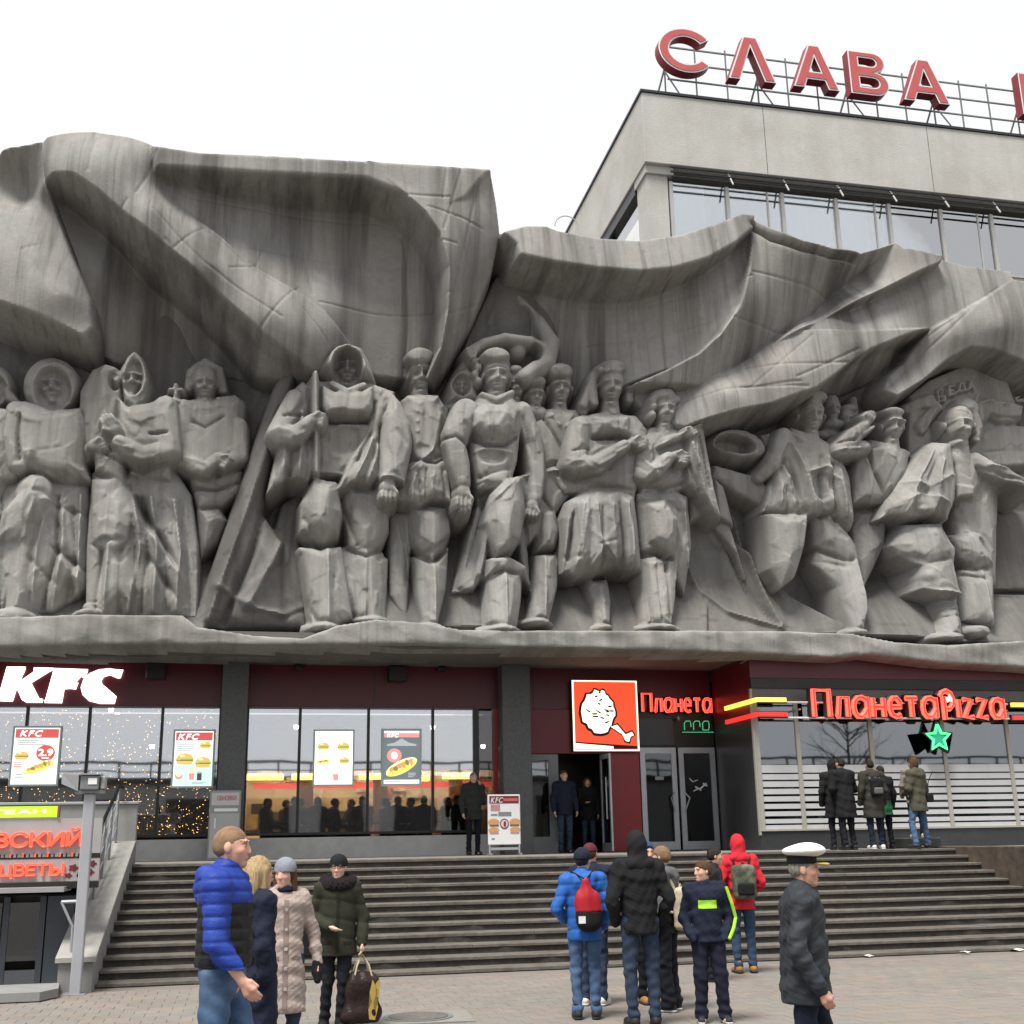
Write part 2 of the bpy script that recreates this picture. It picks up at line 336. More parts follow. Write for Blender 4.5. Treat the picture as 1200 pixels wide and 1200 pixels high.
    def features(s):
      for cx, cy, u, m, o, d, t, open_mouth, beard in s.feat:
        e = cx+o; B = lambda x, y, dz, rx, ry, rot=0: s.bump(x, y, dz*m, rx*u, ry*u, t, rot)
        for q in (-1, 1):
            B(e+q*.165*u, cy-.035*u, -.17, .075, .045)                  # eye socket
            B(e+q*.165*u, cy-.02*u, .075, .05, .022)                  # eyelid
            B(e+q*.16*u, cy-.135*u, .12, .15, .03, -q*.12)           # brow
            B(e+q*.22*u, cy+.12*u, .10, .09, .06)                     # cheekbone
            B(e+q*.21*u, cy+.27*u, -.06, .05, .12, q*.4)             # hollow under it
            s.ell(cx+q*.39*u, cy+.02*u, d-.02, .05*u, .12*u, .09*m)
        s.line([(e, cy-.13*u, t), (e, cy+.10*u, t)], .17*m, .05*u); B(e, cy+.115*u, .15, .075, .045)
        B(e, cy+.185*u, -.09, .10, .024)                              # shade under the nose
        if open_mouth: B(e, cy+.29*u, -.34*open_mouth, .085, .085*open_mouth); B(e, cy+.41*u, .09, .12, .04)
        else: B(e, cy+.235*u, .08, .10, .022); B(e, cy+.275*u, -.11, .12, .018); B(e, cy+.315*u, .09, .09, .025); B(e, cy+.375*u, -.07, .1, .025)
        B(e, cy+.45*u, .12, .10, .06)
        if beard: s.ell(e, cy+.50*u, d+.05, .17*u, .30*u, .3*m, k=.03)
    def creases(s, n, seed, dz=.085, lo=.5):
        """cloth creases strewn over the figure, mostly running down"""
        r = np.random.RandomState(seed); jj, ii = np.where(s.H > lo)
        for _ in range(n):
            if not len(jj): break
            q = r.randint(len(jj)); x, z = s.xs[ii[q]], s.zs[jj[q]]; a = r.normal(1.57, .5); l = r.uniform(.2, .75)
            if any(math.hypot(x-f[0], z-f[1]) < f[2]+.15 for f in s.faces): continue
            ex, ez = math.cos(a)*l, -math.sin(a)*l; w = r.uniform(.025, .06); wd = s.win(min(x, x+ex), max(x, x+ex), min(z, z+ez), max(z, z+ez), .2)
            X, Z = s.X[wd], s.Z[wd]; t = np.clip(((X-x)*ex+(Z-z)*ez)/(l*l), 0, 1); b = .06*math.sin(a*7)*np.sin(np.pi*t)
            D = np.hypot(X-x-ex*t+b, Z-z-ez*t); s.H[wd] += np.where(s.H[wd] > lo, r.choice((-1, -1, 1))*dz*r.uniform(.4, 1)*np.exp(-(D/w)**2)*np.sin(np.pi*(.08+.9*t)), 0)
    def facets(s, cell, seed, mix=.85, tol=.075, lo=.3):
        """chisel the soft forms into flat planes that meet at crisp edges (faces are left alone)"""
        r = np.random.RandomState(seed); nx = int((s.xs[-1]-s.x0)/cell)+4; nz = int((s.zs[-1]-s.z0)/(cell*1.5))+4
        jx = r.uniform(.0, 1, (nz, nx)); jz = r.uniform(.0, 1, (nz, nx)); gx = (s.X-s.x0)/cell+1; gz = (s.Z-s.z0)/(cell*1.5)+1; ix = gx.astype(int); iz = gz.astype(int)
        best = np.full(s.X.shape, 1e9); lab = np.zeros(s.X.shape, int)
        for a in (-1, 0, 1):
            for b in (-1, 0, 1):
                cx_, cz_ = np.clip(ix+a, 0, nx-1), np.clip(iz+b, 0, nz-1); dd = (gx-cx_-jx[cz_, cx_])**2+(gz-cz_-jz[cz_, cx_])**2; m = dd < best; best = np.where(m, dd, best); lab = np.where(m, cz_*nx+cx_, lab)
        ok = s.H > lo; gy, gxx = np.gradient(s.H, s.res); ok &= (np.abs(gy)+np.abs(gxx)) < 2.6
        for f in s.faces: ok &= np.hypot(s.X-f[0], s.Z-f[1]) > f[2]
        n = nx*nz; L = lab[ok]; x, z, h = s.X[ok]-s.x0, s.Z[ok]-s.z0, s.H[ok]; S = lambda v: np.bincount(L, v, n)
        c = S(np.ones(len(L)))+1e-6; mx_, mz_, mh = S(x)/c, S(z)/c, S(h)/c; dx, dz, dh = x-mx_[L], z-mz_[L], h-mh[L]
        xx, xz, zz, xh, zh = S(dx*dx)+1e-4, S(dx*dz), S(dz*dz)+1e-4, S(dx*dh), S(dz*dh); det = xx*zz-xz*xz+1e-9; ax = (xh*zz-zh*xz)/det; az = (zh*xx-xh*xz)/det
        p = mh[L]+ax[L]*dx+az[L]*dz; w = mix*np.clip(1.6-np.abs(h-p)/tol, 0, 1); s.H[ok] = h*(1-w)+p*w
    def pleats(s, a0, a1, b0, b1, n, dz, w, d, seed=0, curve=6):
        """drapery that falls from the line a0-a1 to the line b0-b1 in sharp alternating folds"""
        r = np.random.RandomState(seed)
        for i in range(n):
            t = (i+.5+r.uniform(-.25, .25))/n; u = (i+.5+r.uniform(-.25, .25))/n; p = [a0[0]+(a1[0]-a0[0])*t, a0[1]+(a1[1]-a0[1])*t]; q = [b0[0]+(b1[0]-b0[0])*u, b0[1]+(b1[1]-b0[1])*u]; k = r.uniform(.0, .35)
            m = [(p[0]+q[0])/2+r.uniform(-curve, curve), (p[1]+q[1])/2]; p = [p[0]+(m[0]-p[0])*k, p[1]+(m[1]-p[1])*k]; z = dz*r.uniform(.6, 1.2)*(1 if i % 2 else -1)
            s.line([p, m, q], z, w*r.uniform(.8, 1.3), d)
    def hand(s, px, py, d, r, ang=0.0, curl=.5, fist=False):
        """palm, four fingers and a thumb; ang = direction the fingers point (degrees, 90 is down the wall)"""
        q_ = XZ(px, py, d); s.faces.append((q_[0], q_[1], r*1.7*PXM))
        a = R(ang); dx, dy = math.cos(a), math.sin(a); nx, ny = -dy, dx
        s.ell(px, py, d, r, r*.85, r*PXM*.7, rot=-a, p=2.5)
        for i in range(4):
            q = (i-1.5)*.46*r; l = r*(1.05, 1.25, 1.2, .95)[i]*(.65 if fist else 1)
            bx_, by = px+dx*r*.55+nx*q, py+dy*r*.55+ny*q
            s.cap([(bx_, by, d+.09, r*.27), (bx_+dx*l*.6, by+dy*l*.6, d+.12, r*.25), (bx_+dx*l*1.1, by+dy*l*1.1, d+.12-curl*.15, r*.2)])
            s.line([(bx_+nx*.23*r, by+ny*.23*r, d), (bx_+dx*l+nx*.23*r, by+dy*l+ny*.23*r, d)], -.05, r*.1)
        s.cap([(px-nx*r*.5, py-ny*r*.5, d+.1, r*.28), (px-nx*r*.95+dx*r*.5, py-ny*r*.95+dy*r*.5, d+.13, r*.24), (px-nx*r*.7+dx*r, py-ny*r*.7+dy*r, d+.1, r*.2)])
    def build(s, name, parent, material, floor=-.05, label=None, m2=None):
        H = s.H; ok = H > floor; q = ok[:-1, :-1] | ok[1:, :-1] | ok[:-1, 1:] | ok[1:, 1:]
        Hc = np.maximum(H, floor-.3)
        for ax in (0, 1): Hc = .5*Hc+.25*np.roll(Hc, 1, ax)+.25*np.roll(Hc, -1, ax)
        nz, nx = H.shape; idx = np.arange(nz*nx).reshape(nz, nx)
        f = np.stack([idx[:-1, :-1], idx[:-1, 1:], idx[1:, 1:], idx[1:, :-1]], -1)[q]
        used, inv = np.unique(f, return_inverse=True); V = np.c_[s.X.ravel(), YB-Hc.ravel(), s.Z.ravel()][used]
        o = mesh_obj(name, V, inv.reshape(-1, 4), material, parent, smooth=True)
        try: o.data.set_sharp_from_angle(angle=R(50))
        except Exception: pass
        if label: o['label'] = label
        return o
relief = thing('concrete_relief', 'huge grey concrete relief of marching figures under billowing stone banners above the shopfronts', 'relief sculpture', (5.5, YB, 5.5))
# ------------------------------------------------------------------ backing wall with the rough rock that rises behind the figures
bk = Field(-110, 240, 1320, 775, .035, .3)
bk.poly([(-105, 330), (0, 300), (300, 262), (560, 300), (580, 290), (586, 273), (622, 274), (640, 300), (850, 300), (1000, 335), (1100, 345), (1140, 430), (1184, 445), (1192, 470), (1310, 470), (1310, 772), (-105, 772)], .15)
bk.poly([(578, 276, .75), (588, 272, .8), (622, 275, .8), (650, 300, .5), (668, 470, .3), (560, 470, .5), (530, 440, .6), (552, 385, .7), (582, 320, .8)], ctrl=[(600, 330, 1.0)], rbf=True)
bk.poly([(340, 424, .75), (352, 436, .8), (330, 500, .8), (308, 600, .9), (330, 640, .7), (345, 738, .9), (226, 738, 1.25), (240, 690, 1.2), (270, 600, 1.1), (300, 510, 1.0), (322, 450, .9)], bulge=.25, w=14)
bk.line([(344, 440), (310, 540), (272, 650), (244, 732)], .1, 5, 1.1)
bk.line([(345, 470), (318, 560), (296, 650), (262, 733)], -.2, 5, .9); bk.line([(352, 590), (320, 660), (290, 715)], .16, 7, .9)
bk.line([(255, 690), (300, 715), (345, 722)], .12, 5, 1.1)
bk.poly([(330, 590, .6), (360, 570, .5), (352, 640, .5), (360, 735, 1.1), (290, 735, 1.1)], bulge=.1)
bk.poly([(805, 560, .5), (850, 620, .45), (880, 655, .5), (930, 700, .8), (1010, 742, 1.5), (790, 742, 1.5), (795, 690, .8)], ctrl=[(850, 690, .55), (870, 735, 1.2)], rbf=True)
bk.line([(868, 600), (885, 660), (905, 735)], .2, 5, .8); bk.line([(806, 650), (820, 690), (850, 718), (905, 738)], .16, 6, .9); bk.line([(862, 640), (880, 690), (902, 735)], -.14, 4, .8)
bk.poly([(985, 680, .2), (1110, 680, .2), (1110, 748, 1.5), (985, 742, 1.5)]); bk.poly([(1150, 600, .3), (1320, 600, .3), (1320, 695, .55), (1150, 692, .55)], bulge=.05)
bk.poly([(1110, 694, .6), (1320, 700, .6), (1320, 755, 1.6), (1100, 752, 1.6)])
bk.poly([(-105, 640, .2), (250, 640, .2), (240, 738, 1.5), (-105, 742, 1.5)]); bk.poly([(440, 640, .2), (580, 640, .2), (580, 735, 1.35), (420, 735, 1.35)])
bk.poly([(580, 660, .2), (830, 660, .2), (830, 742, 1.55), (580, 742, 1.55)])
bk.poly([(0, 388, .5), (80, 415, .5), (110, 440, .45), (110, 560, .4), (-100, 560, .4), (-100, 380, .5)])
bk.line([(0, 425), (90, 428)], .05, 5); bk.line([(1098, 690), (1200, 697)], -.1, 2)
bk.facets(.6, 5, .6, .08, .1); bk.rough(.02, 1.6, 3)
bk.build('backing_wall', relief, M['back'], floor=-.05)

def lip(F, pts, d, up=.05, w=3): F.line(pts, up, w, d)
# ------------------------------------------------------------------ left banner: hem, hollow sail, long roll and the cave under it
lb = Field(40, 140, 600, 460, .022, 1.6)
lb.poly([(178, 172, 2.2), (235, 178, 2.3), (300, 180, 2.3), (430, 187, 2.3), (575, 201, 2.1), (545, 235, 2.2), (505, 252, 2.3), (480, 229, 2.3), (430, 209, 2.3), (300, 203, 2.3), (182, 199, 2.2)], bulge=.06, w=5)
lb.poly([(430, 187, 2.3), (500, 193, 2.25), (575, 201, 2.1), (582, 240, 1.95), (586, 275, 1.8), (576, 320, 1.6), (556, 370, 1.3), (530, 420, 1.0), (508, 456, .8), (500, 442, 1.3), (517, 405, 1.75), (525, 360, 2.1), (526, 310, 2.4), (516, 272, 2.45), (500, 248, 2.4), (470, 222, 2.35)], ctrl=[(550, 260, 2.25), (545, 330, 1.9)], rbf=True)
lb.poly([(182, 200, 1.5), (300, 203, 1.25), (430, 208, 1.2), (480, 228, 1.2), (505, 252, 1.15), (524, 300, 1.1), (528, 340, 1.05), (524, 375, 1.0), (514, 408, .9), (502, 445, .7), (440, 440, .9), (400, 420, 1.2), (380, 364, 1.65), (290, 307, 1.75), (225, 252, 1.75), (190, 212, 1.75)],
        ctrl=[(350, 260, 1.05), (440, 270, .95), (470, 340, .9), (430, 370, 1.15), (300, 250, 1.25), (360, 320, 1.45)], rbf=True)
lb.poly([(48, 168, 1.9), (55, 160, 1.9), (110, 154, 1.8), (150, 160, 1.9), (190, 177, 2.1), (181, 199, 2.1), (192, 212, 1.8), (225, 252, 1.8), (290, 307, 1.8), (380, 364, 1.7), (408, 398, 1.45), (430, 425, 1.1), (402, 434, 1.1), (368, 436, 1.5), (352, 424, 1.8), (310, 391, 2.2), (255, 342, 2.35), (200, 291, 2.4), (150, 252, 2.4), (115, 222, 2.35), (85, 202, 2.3), (62, 202, 2.1), (53, 212, 1.9)],
        ctrl=[(120, 185, 2.35), (180, 245, 2.5), (250, 310, 2.5), (320, 368, 2.3), (370, 410, 1.9), (90, 165, 2.1), (340, 350, 2.1), (250, 278, 2.15)], rbf=True)
lb.poly([(53, 213, 1.9), (62, 203, 2.0), (85, 204, 2.1), (115, 224, 2.15), (150, 254, 2.15), (200, 293, 2.1), (255, 344, 2.0), (310, 393, 1.8), (366, 436, 1.2), (330, 446, .9), (300, 442, .8), (262, 395, 1.0), (220, 345, 1.2), (180, 300, 1.35), (140, 258, 1.45), (115, 238, 1.5), (90, 224, 1.5), (64, 223, 1.5)], rbf=True)
lb.poly([(58, 220, 1.00), (66, 222, 1.00), (90, 224, 0.85), (120, 244, 0.70), (160, 285, 0.55), (220, 350, 0.40), (300, 446, 0.25), (300, 452, 0.10), (230, 438, 0.08), (160, 432, 0.10), (132, 424, 0.45), (112, 412, 0.60), (106, 360, 0.80), (88, 300, 1.00), (66, 240, 1.10)],
        ctrl=[(95, 260, 0.70), (125, 320, 0.85), (146, 370, 0.65), (150, 410, 0.45), (165, 345, 0.30), (190, 390, 0.08), (180, 330, 0.15)], rbf=True)
for p in ([(352, 170), (352, 205), (356, 300), (366, 350)], [(310, 205), (322, 250), (300, 320), (270, 335)], [(466, 218), (480, 300), (482, 380), (476, 430)], [(405, 185), (402, 225)], [(520, 195), (512, 255)]): lb.line(p, -.034, 1.15, 1.4)
for p in ([(225, 248), (300, 249), (400, 258), (515, 262)], [(290, 304), (400, 310), (524, 314)], [(372, 366), (440, 368), (522, 366)]): lb.line(p, -.034, 1.15, 1.1)
for p in ([(186, 176), (160, 230)], [(240, 262), (205, 295)], [(350, 325), (305, 385)], [(112, 156), (104, 204)], [(140, 255), (150, 238)], [(195, 285), (262, 390)], [(235, 262), (330, 330), (395, 400)], [(180, 250), (240, 315), (330, 372)]): lb.line(p, -.034, 1.15, 2.2)
for p in ([(525, 235), (555, 330)], [(560, 215), (535, 330), (515, 420)], [(540, 200), (518, 275)], [(500, 248), (565, 268)], [(526, 365), (560, 345)]): lb.line(p, -.034, 1.15, 2.1)
lb.rough(.005, 2.2, 5)
lb.build('left_banner', relief, M['flag'], floor=.05)
# ------------------------------------------------------------------ smaller sheet at the far left
fb = Field(-120, 150, 130, 430, .032, 1.6)
fb.poly([(-110, 190, 1.6), (0, 171, 1.7), (50, 164, 1.9), (54, 214, 1.9), (60, 232, 1.6), (84, 298, 1.6), (106, 350, 1.6), (110, 384, 1.7), (98, 393, 2.0), (60, 376, 2.2), (0, 353, 2.3), (-110, 320, 2.3)],
        ctrl=[(0, 182, 1.35), (38, 228, 1.15), (20, 205, 1.2), (0, 245, 1.75), (45, 300, 2.15), (80, 345, 2.2), (48, 190, 1.75), (20, 330, 2.3)], rbf=True)
fb.poly([(-110, 320, 1.3), (0, 354, 1.3), (60, 378, 1.2), (110, 386, 1.2), (122, 420, .5), (80, 410, .5), (0, 386, .5), (-110, 360, .5)], rbf=True)
for p in ([(0, 170), (40, 226)], [(5, 255), (28, 300), (70, 355)], [(28, 302), (45, 292)]): fb.line(p, -.034, 1.15, 1.8)
fb.rough(.005, 2, 8)
fb.build('side_banner', relief, M['flag'], floor=.05)
# ------------------------------------------------------------------ right banner
rb = Field(580, 240, 1320, 520, .023, 1.7)
rb.poly([(588, 274, 2.0), (615, 266, 2.0), (640, 264, 2.1), (655, 268, 2.2), (700, 277, 2.25), (750, 280, 2.3), (800, 272, 2.3), (840, 260, 2.2), (868, 251, 2.0), (884, 253, 2.0), (880, 271, 2.0), (862, 286, 2.2), (830, 303, 2.4), (790, 315, 2.45), (750, 319, 2.45), (700, 314, 2.45), (650, 306, 2.4), (608, 300, 2.2), (604, 288, 2.1)], bulge=.05, w=4)
rb.poly([(608, 299, 1.5), (650, 306, 1.45), (700, 314, 1.4), (750, 319, 1.4), (790, 315, 1.5), (830, 303, 1.6), (862, 286, 1.8), (882, 268, 1.95), (879, 310, 1.95), (868, 355, 1.95), (845, 390, 1.85), (820, 412, 1.7), (785, 431, 1.5), (745, 446, 1.3), (690, 470, .5), (672, 468, .3), (655, 425, .45), (632, 365, .8)],
        ctrl=[(740, 380, 1.1), (800, 370, 1.5), (690, 400, .8), (700, 340, 1.15)], rbf=True)
rb.poly([(878, 254, 1.95), (905, 267, 2.1), (940, 280, 2.2), (975, 289, 2.2), (1010, 295, 2.1), (1050, 283, 1.7), (1053, 290, 1.6), (1000, 326, 1.3), (950, 370, 1.2), (905, 405, 1.2), (862, 431, 1.3), (820, 452, 1.6), (745, 448, 1.6), (785, 431, 1.8), (820, 412, 1.95), (845, 390, 2.1), (868, 355, 2.15), (879, 310, 2.1), (881, 272, 2.0)],
        ctrl=[(930, 320, 1.9), (900, 370, 1.8)], rbf=True)
rb.line([(882, 262), (905, 279), (940, 291), (975, 298), (1008, 300)], -.16, 3, 2.1)
rb.poly([(1050, 283, 1.7), (1060, 290, 1.8), (1108, 298, 1.8), (1104, 306, 1.75), (1060, 326, 1.9), (1000, 354, 1.9), (940, 384, 1.7), (895, 410, 1.4), (950, 371, 1.15), (1000, 327, 1.2)], rbf=True)
rb.poly([(1104, 304, 1.3), (1130, 311, 1.4), (1186, 318, 1.6), (1188, 328, 1.7), (1152, 350, 1.6), (1122, 370, 1.5), (1094, 386, 1.5), (1060, 387, 1.7), (1000, 390, 1.75), (940, 388, 1.5), (905, 404, 1.2), (1000, 352, 1.3), (1060, 324, 1.3)], ctrl=[(1080, 350, 1.55)], rbf=True)
rb.poly([(745, 446, 1.15), (820, 450, 1.5), (862, 430, 1.5), (903, 402, 1.45), (942, 386, 1.6), (1000, 388, 1.75), (1060, 385, 1.75), (1090, 383, 1.7), (1062, 392, 1.75), (1022, 408, 1.8), (1001, 421, 1.8), (977, 440, 1.85), (957, 454, 1.85), (905, 472, 1.95), (850, 484, 1.95), (822, 492, 1.85), (802, 500, 1.55), (770, 490, 1.05), (742, 470, .95)],
        ctrl=[(850, 460, 2.0), (920, 430, 1.95), (1000, 400, 1.85), (800, 470, 1.4)], rbf=True)
rb.poly([(805, 500, 1.3), (860, 486, 1.3), (960, 456, 1.2), (1005, 424, 1.2), (1060, 394, 1.1), (1092, 386, 1.1), (1080, 400, .5), (1040, 440, .3), (990, 462, .3), (900, 500, .3), (820, 512, .4)], rbf=True)
rb.poly([(1092, 385, 1.55), (1122, 368, 1.65), (1152, 350, 1.7), (1187, 327, 1.7), (1200, 329, 1.75), (1310, 318, 1.7), (1310, 440, 1.6), (1250, 432, 1.6), (1200, 423, 1.6), (1165, 408, 1.6), (1138, 406, 1.6), (1112, 420, 1.55), (1082, 445, 1.5), (1052, 463, 1.4), (1036, 456, 1.2), (1040, 442, 1.1), (1060, 425, 1.2), (1078, 400, 1.4)],
        ctrl=[(1120, 392, 1.75), (1190, 365, 1.85), (1230, 390, 1.8), (1170, 385, 1.85)], rbf=True)
rb.poly([(1140, 408, 1.0), (1165, 410, 1.0), (1200, 425, 1.0), (1310, 440, 1.0), (1310, 460, .5), (1200, 440, .5), (1150, 425, .5)], rbf=True)
for p in ([(738, 320), (746, 380), (752, 440)], [(821, 306), (823, 360), (820, 412)], [(680, 315), (698, 400), (705, 460)], [(685, 353), (760, 358), (822, 350), (866, 340)], [(695, 396), (760, 398), (824, 388)], [(640, 345), (690, 352)]): rb.line(p, -.034, 1.15, 1.3)
for p in ([(875, 310), (866, 360), (822, 411), (745, 445)], [(880, 320), (950, 328), (985, 335)], [(858, 373), (920, 378), (950, 374)], [(838, 440), (850, 480)], [(960, 385), (884, 450)], [(880, 425), (920, 424), (1010, 420)], [(870, 452), (950, 450)], [(1010, 405), (935, 440)], [(760, 470), (850, 455), (940, 445)], [(1180, 330), (1100, 385)], [(1150, 352), (1060, 440)], [(800, 470), (760, 490)]): rb.line(p, -.034, 1.15, 2.0)
rb.rough(.005, 2.2, 11)
rb.build('right_banner', relief, M['flag'], floor=.05)
# ------------------------------------------------------------------ the ledge the figures stand on
lg = Field(-110, 700, 1320, 800, .022, 2.0)
lg.poly([(-105, 722), (0, 722), (100, 719), (215, 720), (232, 734), (300, 744), (355, 747), (395, 732), (440, 725), (500, 729), (540, 737), (600, 738), (700, 738), (820, 738), (925, 739), (1000, 742), (1050, 752), (1110, 755), (1200, 750), (1310, 752), (1310, 792), (1200, 783), (1100, 778), (1020, 768), (985, 772), (900, 768), (800, 764), (720, 762), (640, 760), (560, 758), (480, 756), (300, 757), (200, 756), (100, 757), (-105, 764)], 2.0, bulge=.07, w=5, steep=50)
for x in (120, 217, 345, 458, 494, 610, 790, 905, 1035, 1150): lg.line([(x, 718), (x+2, 785)], -.034, 1.15, 2.0)
lg.facets(.4, 9, .7, .08); lg.rough(.03, 3.5, 2)
lg.build('ledge', relief, M['relief'], floor=1.2)
# ------------------------------------------------------------------ the carved figures, left to right; outlines traced at their own depth
def fig(px0, py0, px1, py1, res=.021): return Field(px0-6, py0-6, px1+6, py1+6, res, 1.2)
def done(F, name, label, amp=.003, seed=1, n=7):
    if F.X.shape[0] > 150: F.creases(n, seed*7+1, dz=.07); F.facets(.40, seed*3+2, .6, .06)
    F.rough(amp, 5, seed); F.features(); return F.build(name, relief, M['relief'], floor=.22, label=label)
def face_planes(F, pts, dz, w, d): F.line(pts, dz, w, d)
# F0 cut by the frame at the far left
F = fig(-60, 425, 30, 735)
F.poly([(-55, 490), (-20, 470), (5, 480), (22, 500), (24, 545), (0, 590), (-55, 600)], 1.2, bulge=.3, w=14)
F.ell(-8, 455, .8, 24, 28, .5); F.carve(-6, 457, 1.1, 15, 20, .95); F.head(-8, 458, 30, .75)
F.poly([(-55, 590), (0, 585), (18, 600), (10, 716), (-55, 716)], 1.2, bulge=.3, w=20, prof=1.2); F.pleats((-50, 592), (12, 592), (-52, 714), (12, 714), 5, .12, 4, 1.3, 2)
F.cap([(2, 490, 1.4, 12), (-2, 520, 1.5, 12), (10, 555, 1.4, 10)]); F.line([(18, 490), (22, 540)], -.1, 2, 1.3)
F.cap([(24, 478, .9, 5), (12, 466, 1.0, 6), (8, 458, 1.0, 4)])
done(F, 'stone_figure', 'headscarved stone figure cut off by the edge of the view', seed=2)
# F1 woman in a round hood
F = fig(-8, 415, 114, 732)
F.poly([(8, 484, 1.2), (28, 469, 1.3), (62, 480, 1.35), (96, 478, 1.2), (104, 500, 1.2), (100, 545, 1.35), (106, 566, 1.2), (60, 560, 1.4), (20, 548, 1.4), (4, 520, 1.3)], bulge=.32, w=16)
F.poly([(22, 525, 1.45), (60, 538, 1.55), (98, 550, 1.4), (106, 562, 1.25), (80, 568, 1.25), (20, 552, 1.3)], bulge=.14, w=8)
F.poly([(4, 570, 1.1), (30, 556, 1.25), (104, 566, 1.1), (108, 640, 1.0), (107, 690, 1.15), (60, 716, 1.45), (0, 718, 1.45), (-4, 640, 1.2)], bulge=.3, w=30, prof=1.2)
F.pleats((30, 575), (106, 580), (-4, 716), (108, 712), 9, .13, 4, 1.35, 5, 10)
F.poly([(2, 600, 1.5), (36, 562, 1.6), (58, 585, 1.6), (46, 610, 1.62), (22, 638, 1.5), (-4, 634, 1.4)], bulge=.25, w=14)
F.cap([(40, 575, 1.45, 20), (30, 640, 1.42, 14), (22, 712, 1.5, 14)], p=1.4); F.ell(12, 722, 1.75, 20, 9, .25); F.ell(-4, 726, 1.75, 8, 6, .15)
F.cap([(20, 482, 1.35, 13), (14, 515, 1.45, 13), (20, 545, 1.5, 11)]); F.line([(24, 486), (22, 512), (24, 540)], -.14, 2, 1.5)
F.line([(20, 486), (21, 482), (25, 487)], .05, 2, 1.5); F.line([(62, 480), (60, 522)], -.05, 1.5, 1.6); F.line([(46, 526), (70, 522)], -.04, 2, 1.7)
F.ell(62, 456, .75, 33, 36, .55, p=2.6); F.carve(62, 456, 1.2, 22, 28, .95); F.head(61, 452, 37, .78, open_mouth=.3)
F.line([(40, 445), (48, 430), (65, 424), (82, 432)], .07, 3, 1.3); F.line([(38, 470), (55, 485), (75, 482)], .06, 4, 1.3)
for a, b, z in (((58, 590), (102, 602), -.1), ((62, 600), (75, 635), -.07), ((60, 640), (104, 670), -.16), ((35, 655), (70, 690), -.08), ((46, 585), (30, 635), .08), ((70, 655), (105, 695), .08)): F.fold(a, b, z, 4, 1.4)
F.cap([(103, 712, 1.6, 6), (110, 722, 1.7, 5)])
done(F, 'stone_figure', 'stone woman in a round hood with a bulky padded jacket', seed=3)
# F3 woman with cap and sickle, behind
F = fig(196, 420, 292, 665)
F.poly([(208, 472, .7), (240, 464, .9), (286, 470, .75), (284, 540, .95), (262, 556, 1.0), (215, 556, 1.0), (202, 540, .9)], bulge=.3, w=16)
F.poly([(252, 466, .95), (276, 462, .9), (288, 474, .8), (284, 522, .9), (268, 524, 1.0), (264, 488, 1.0)], bulge=.14, w=8)
F.ell(241, 443, .55, 23, 23, .3); F.cap([(221, 456, .8, 5), (223, 436, .8, 5), (241, 425, .85, 6), (258, 434, .8, 5), (261, 458, .8, 6)], k=.04); F.head(240, 450, 34, .85, yaw=.1)
F.poly([(226, 474, .95), (240, 482, 1.05), (256, 474, .95), (250, 488, 1.05), (232, 488, 1.05)], bulge=.06, w=4); F.line([(214, 488), (240, 502), (262, 488)], -.08, 3, 1.1)
for x in (234, 241, 248): F.line([(x, 472), (x, 488)], -.05, 1.2, 1.0)
F.cap([(216, 480, 1.0, 13), (204, 535, 1.1, 13), (240, 552, 1.25, 10), (256, 540, 1.3, 9)]); F.hand(258, 538, 1.35, 9, 30, fist=True); F.cap([(280, 500, 1.0, 11), (280, 535, 1.1, 11), (262, 546, 1.2, 9)])
F.cap([(206, 505, 1.15, 2.6), (206, 450, 1.15, 2.6)]); F.cap([(199, 456, 1.15, 2.4), (213, 456, 1.15, 2.4)]); F.hand(205, 474, 1.1, 6, -80, fist=True)
F.poly([(222, 562, .9), (284, 552, .9), (282, 578, .9), (262, 596, .9), (232, 598, .95)], bulge=.2, w=9); F.line([(226, 574), (255, 576), (280, 566)], -.12, 3, 1.0)
F.poly([(230, 598, .85), (258, 596, .85), (268, 612, .8), (256, 640, .8), (234, 658, .8)], bulge=.3, w=12)
done(F, 'stone_figure', 'stone woman in a cap gripping a raised sickle', seed=4)
# F2 pair of shrouded figures: bowed one and gaunt bearded one
F = fig(86, 408, 240, 728)
F.poly([(92, 500, 1.1), (94, 458, 1.05), (108, 434, 1.0), (124, 427, 1.0), (138, 432, 1.0), (142, 470, 1.1), (140, 520, 1.2), (100, 545, 1.2)], bulge=.32, w=16)
F.carve(134, 446, 1.2, 6, 14, .95); F.ell(136, 446, .95, 7, 12, .18); F.bump(137, 447, .08, 3, 3, 1.1); F.bump(135, 440, -.07, 4, 2, 1.1)
F.poly([(140, 468, 1.15), (150, 476, 1.3), (176, 470, 1.3), (196, 462, 1.15), (203, 480, 1.1), (201, 540, 1.2), (160, 556, 1.3), (140, 540, 1.3)], bulge=.3, w=16)
F.poly([(142, 440, .9), (148, 420, .95), (157, 410, 1.0), (168, 420, .95), (174, 438, .9), (177, 456, 1.0), (172, 474, 1.1), (158, 486, 1.2), (146, 470, 1.1)], bulge=.26, w=10)
F.carve(157, 444, 1.15, 12, 25, .98); F.head(156, 445, 36, .82, yaw=-.12, open_mouth=.55, beard=True, neck=False)
F.line([(145, 440), (150, 422), (158, 412), (167, 424), (172, 448)], .07, 2.5, 1.2)
F.poly([(108, 556, .95), (125, 545, 1.0), (146, 546, 1.05), (205, 548, 1.0), (224, 580, .95), (232, 640, 1.05), (232, 700, 1.2), (230, 722, 1.45), (100, 722, 1.5), (101, 640, 1.3)], bulge=.35, w=34, prof=1.2)
F.pleats((118, 575), (218, 575), (102, 720), (232, 716), 9, .14, 4.5, 1.4, 8, 12)
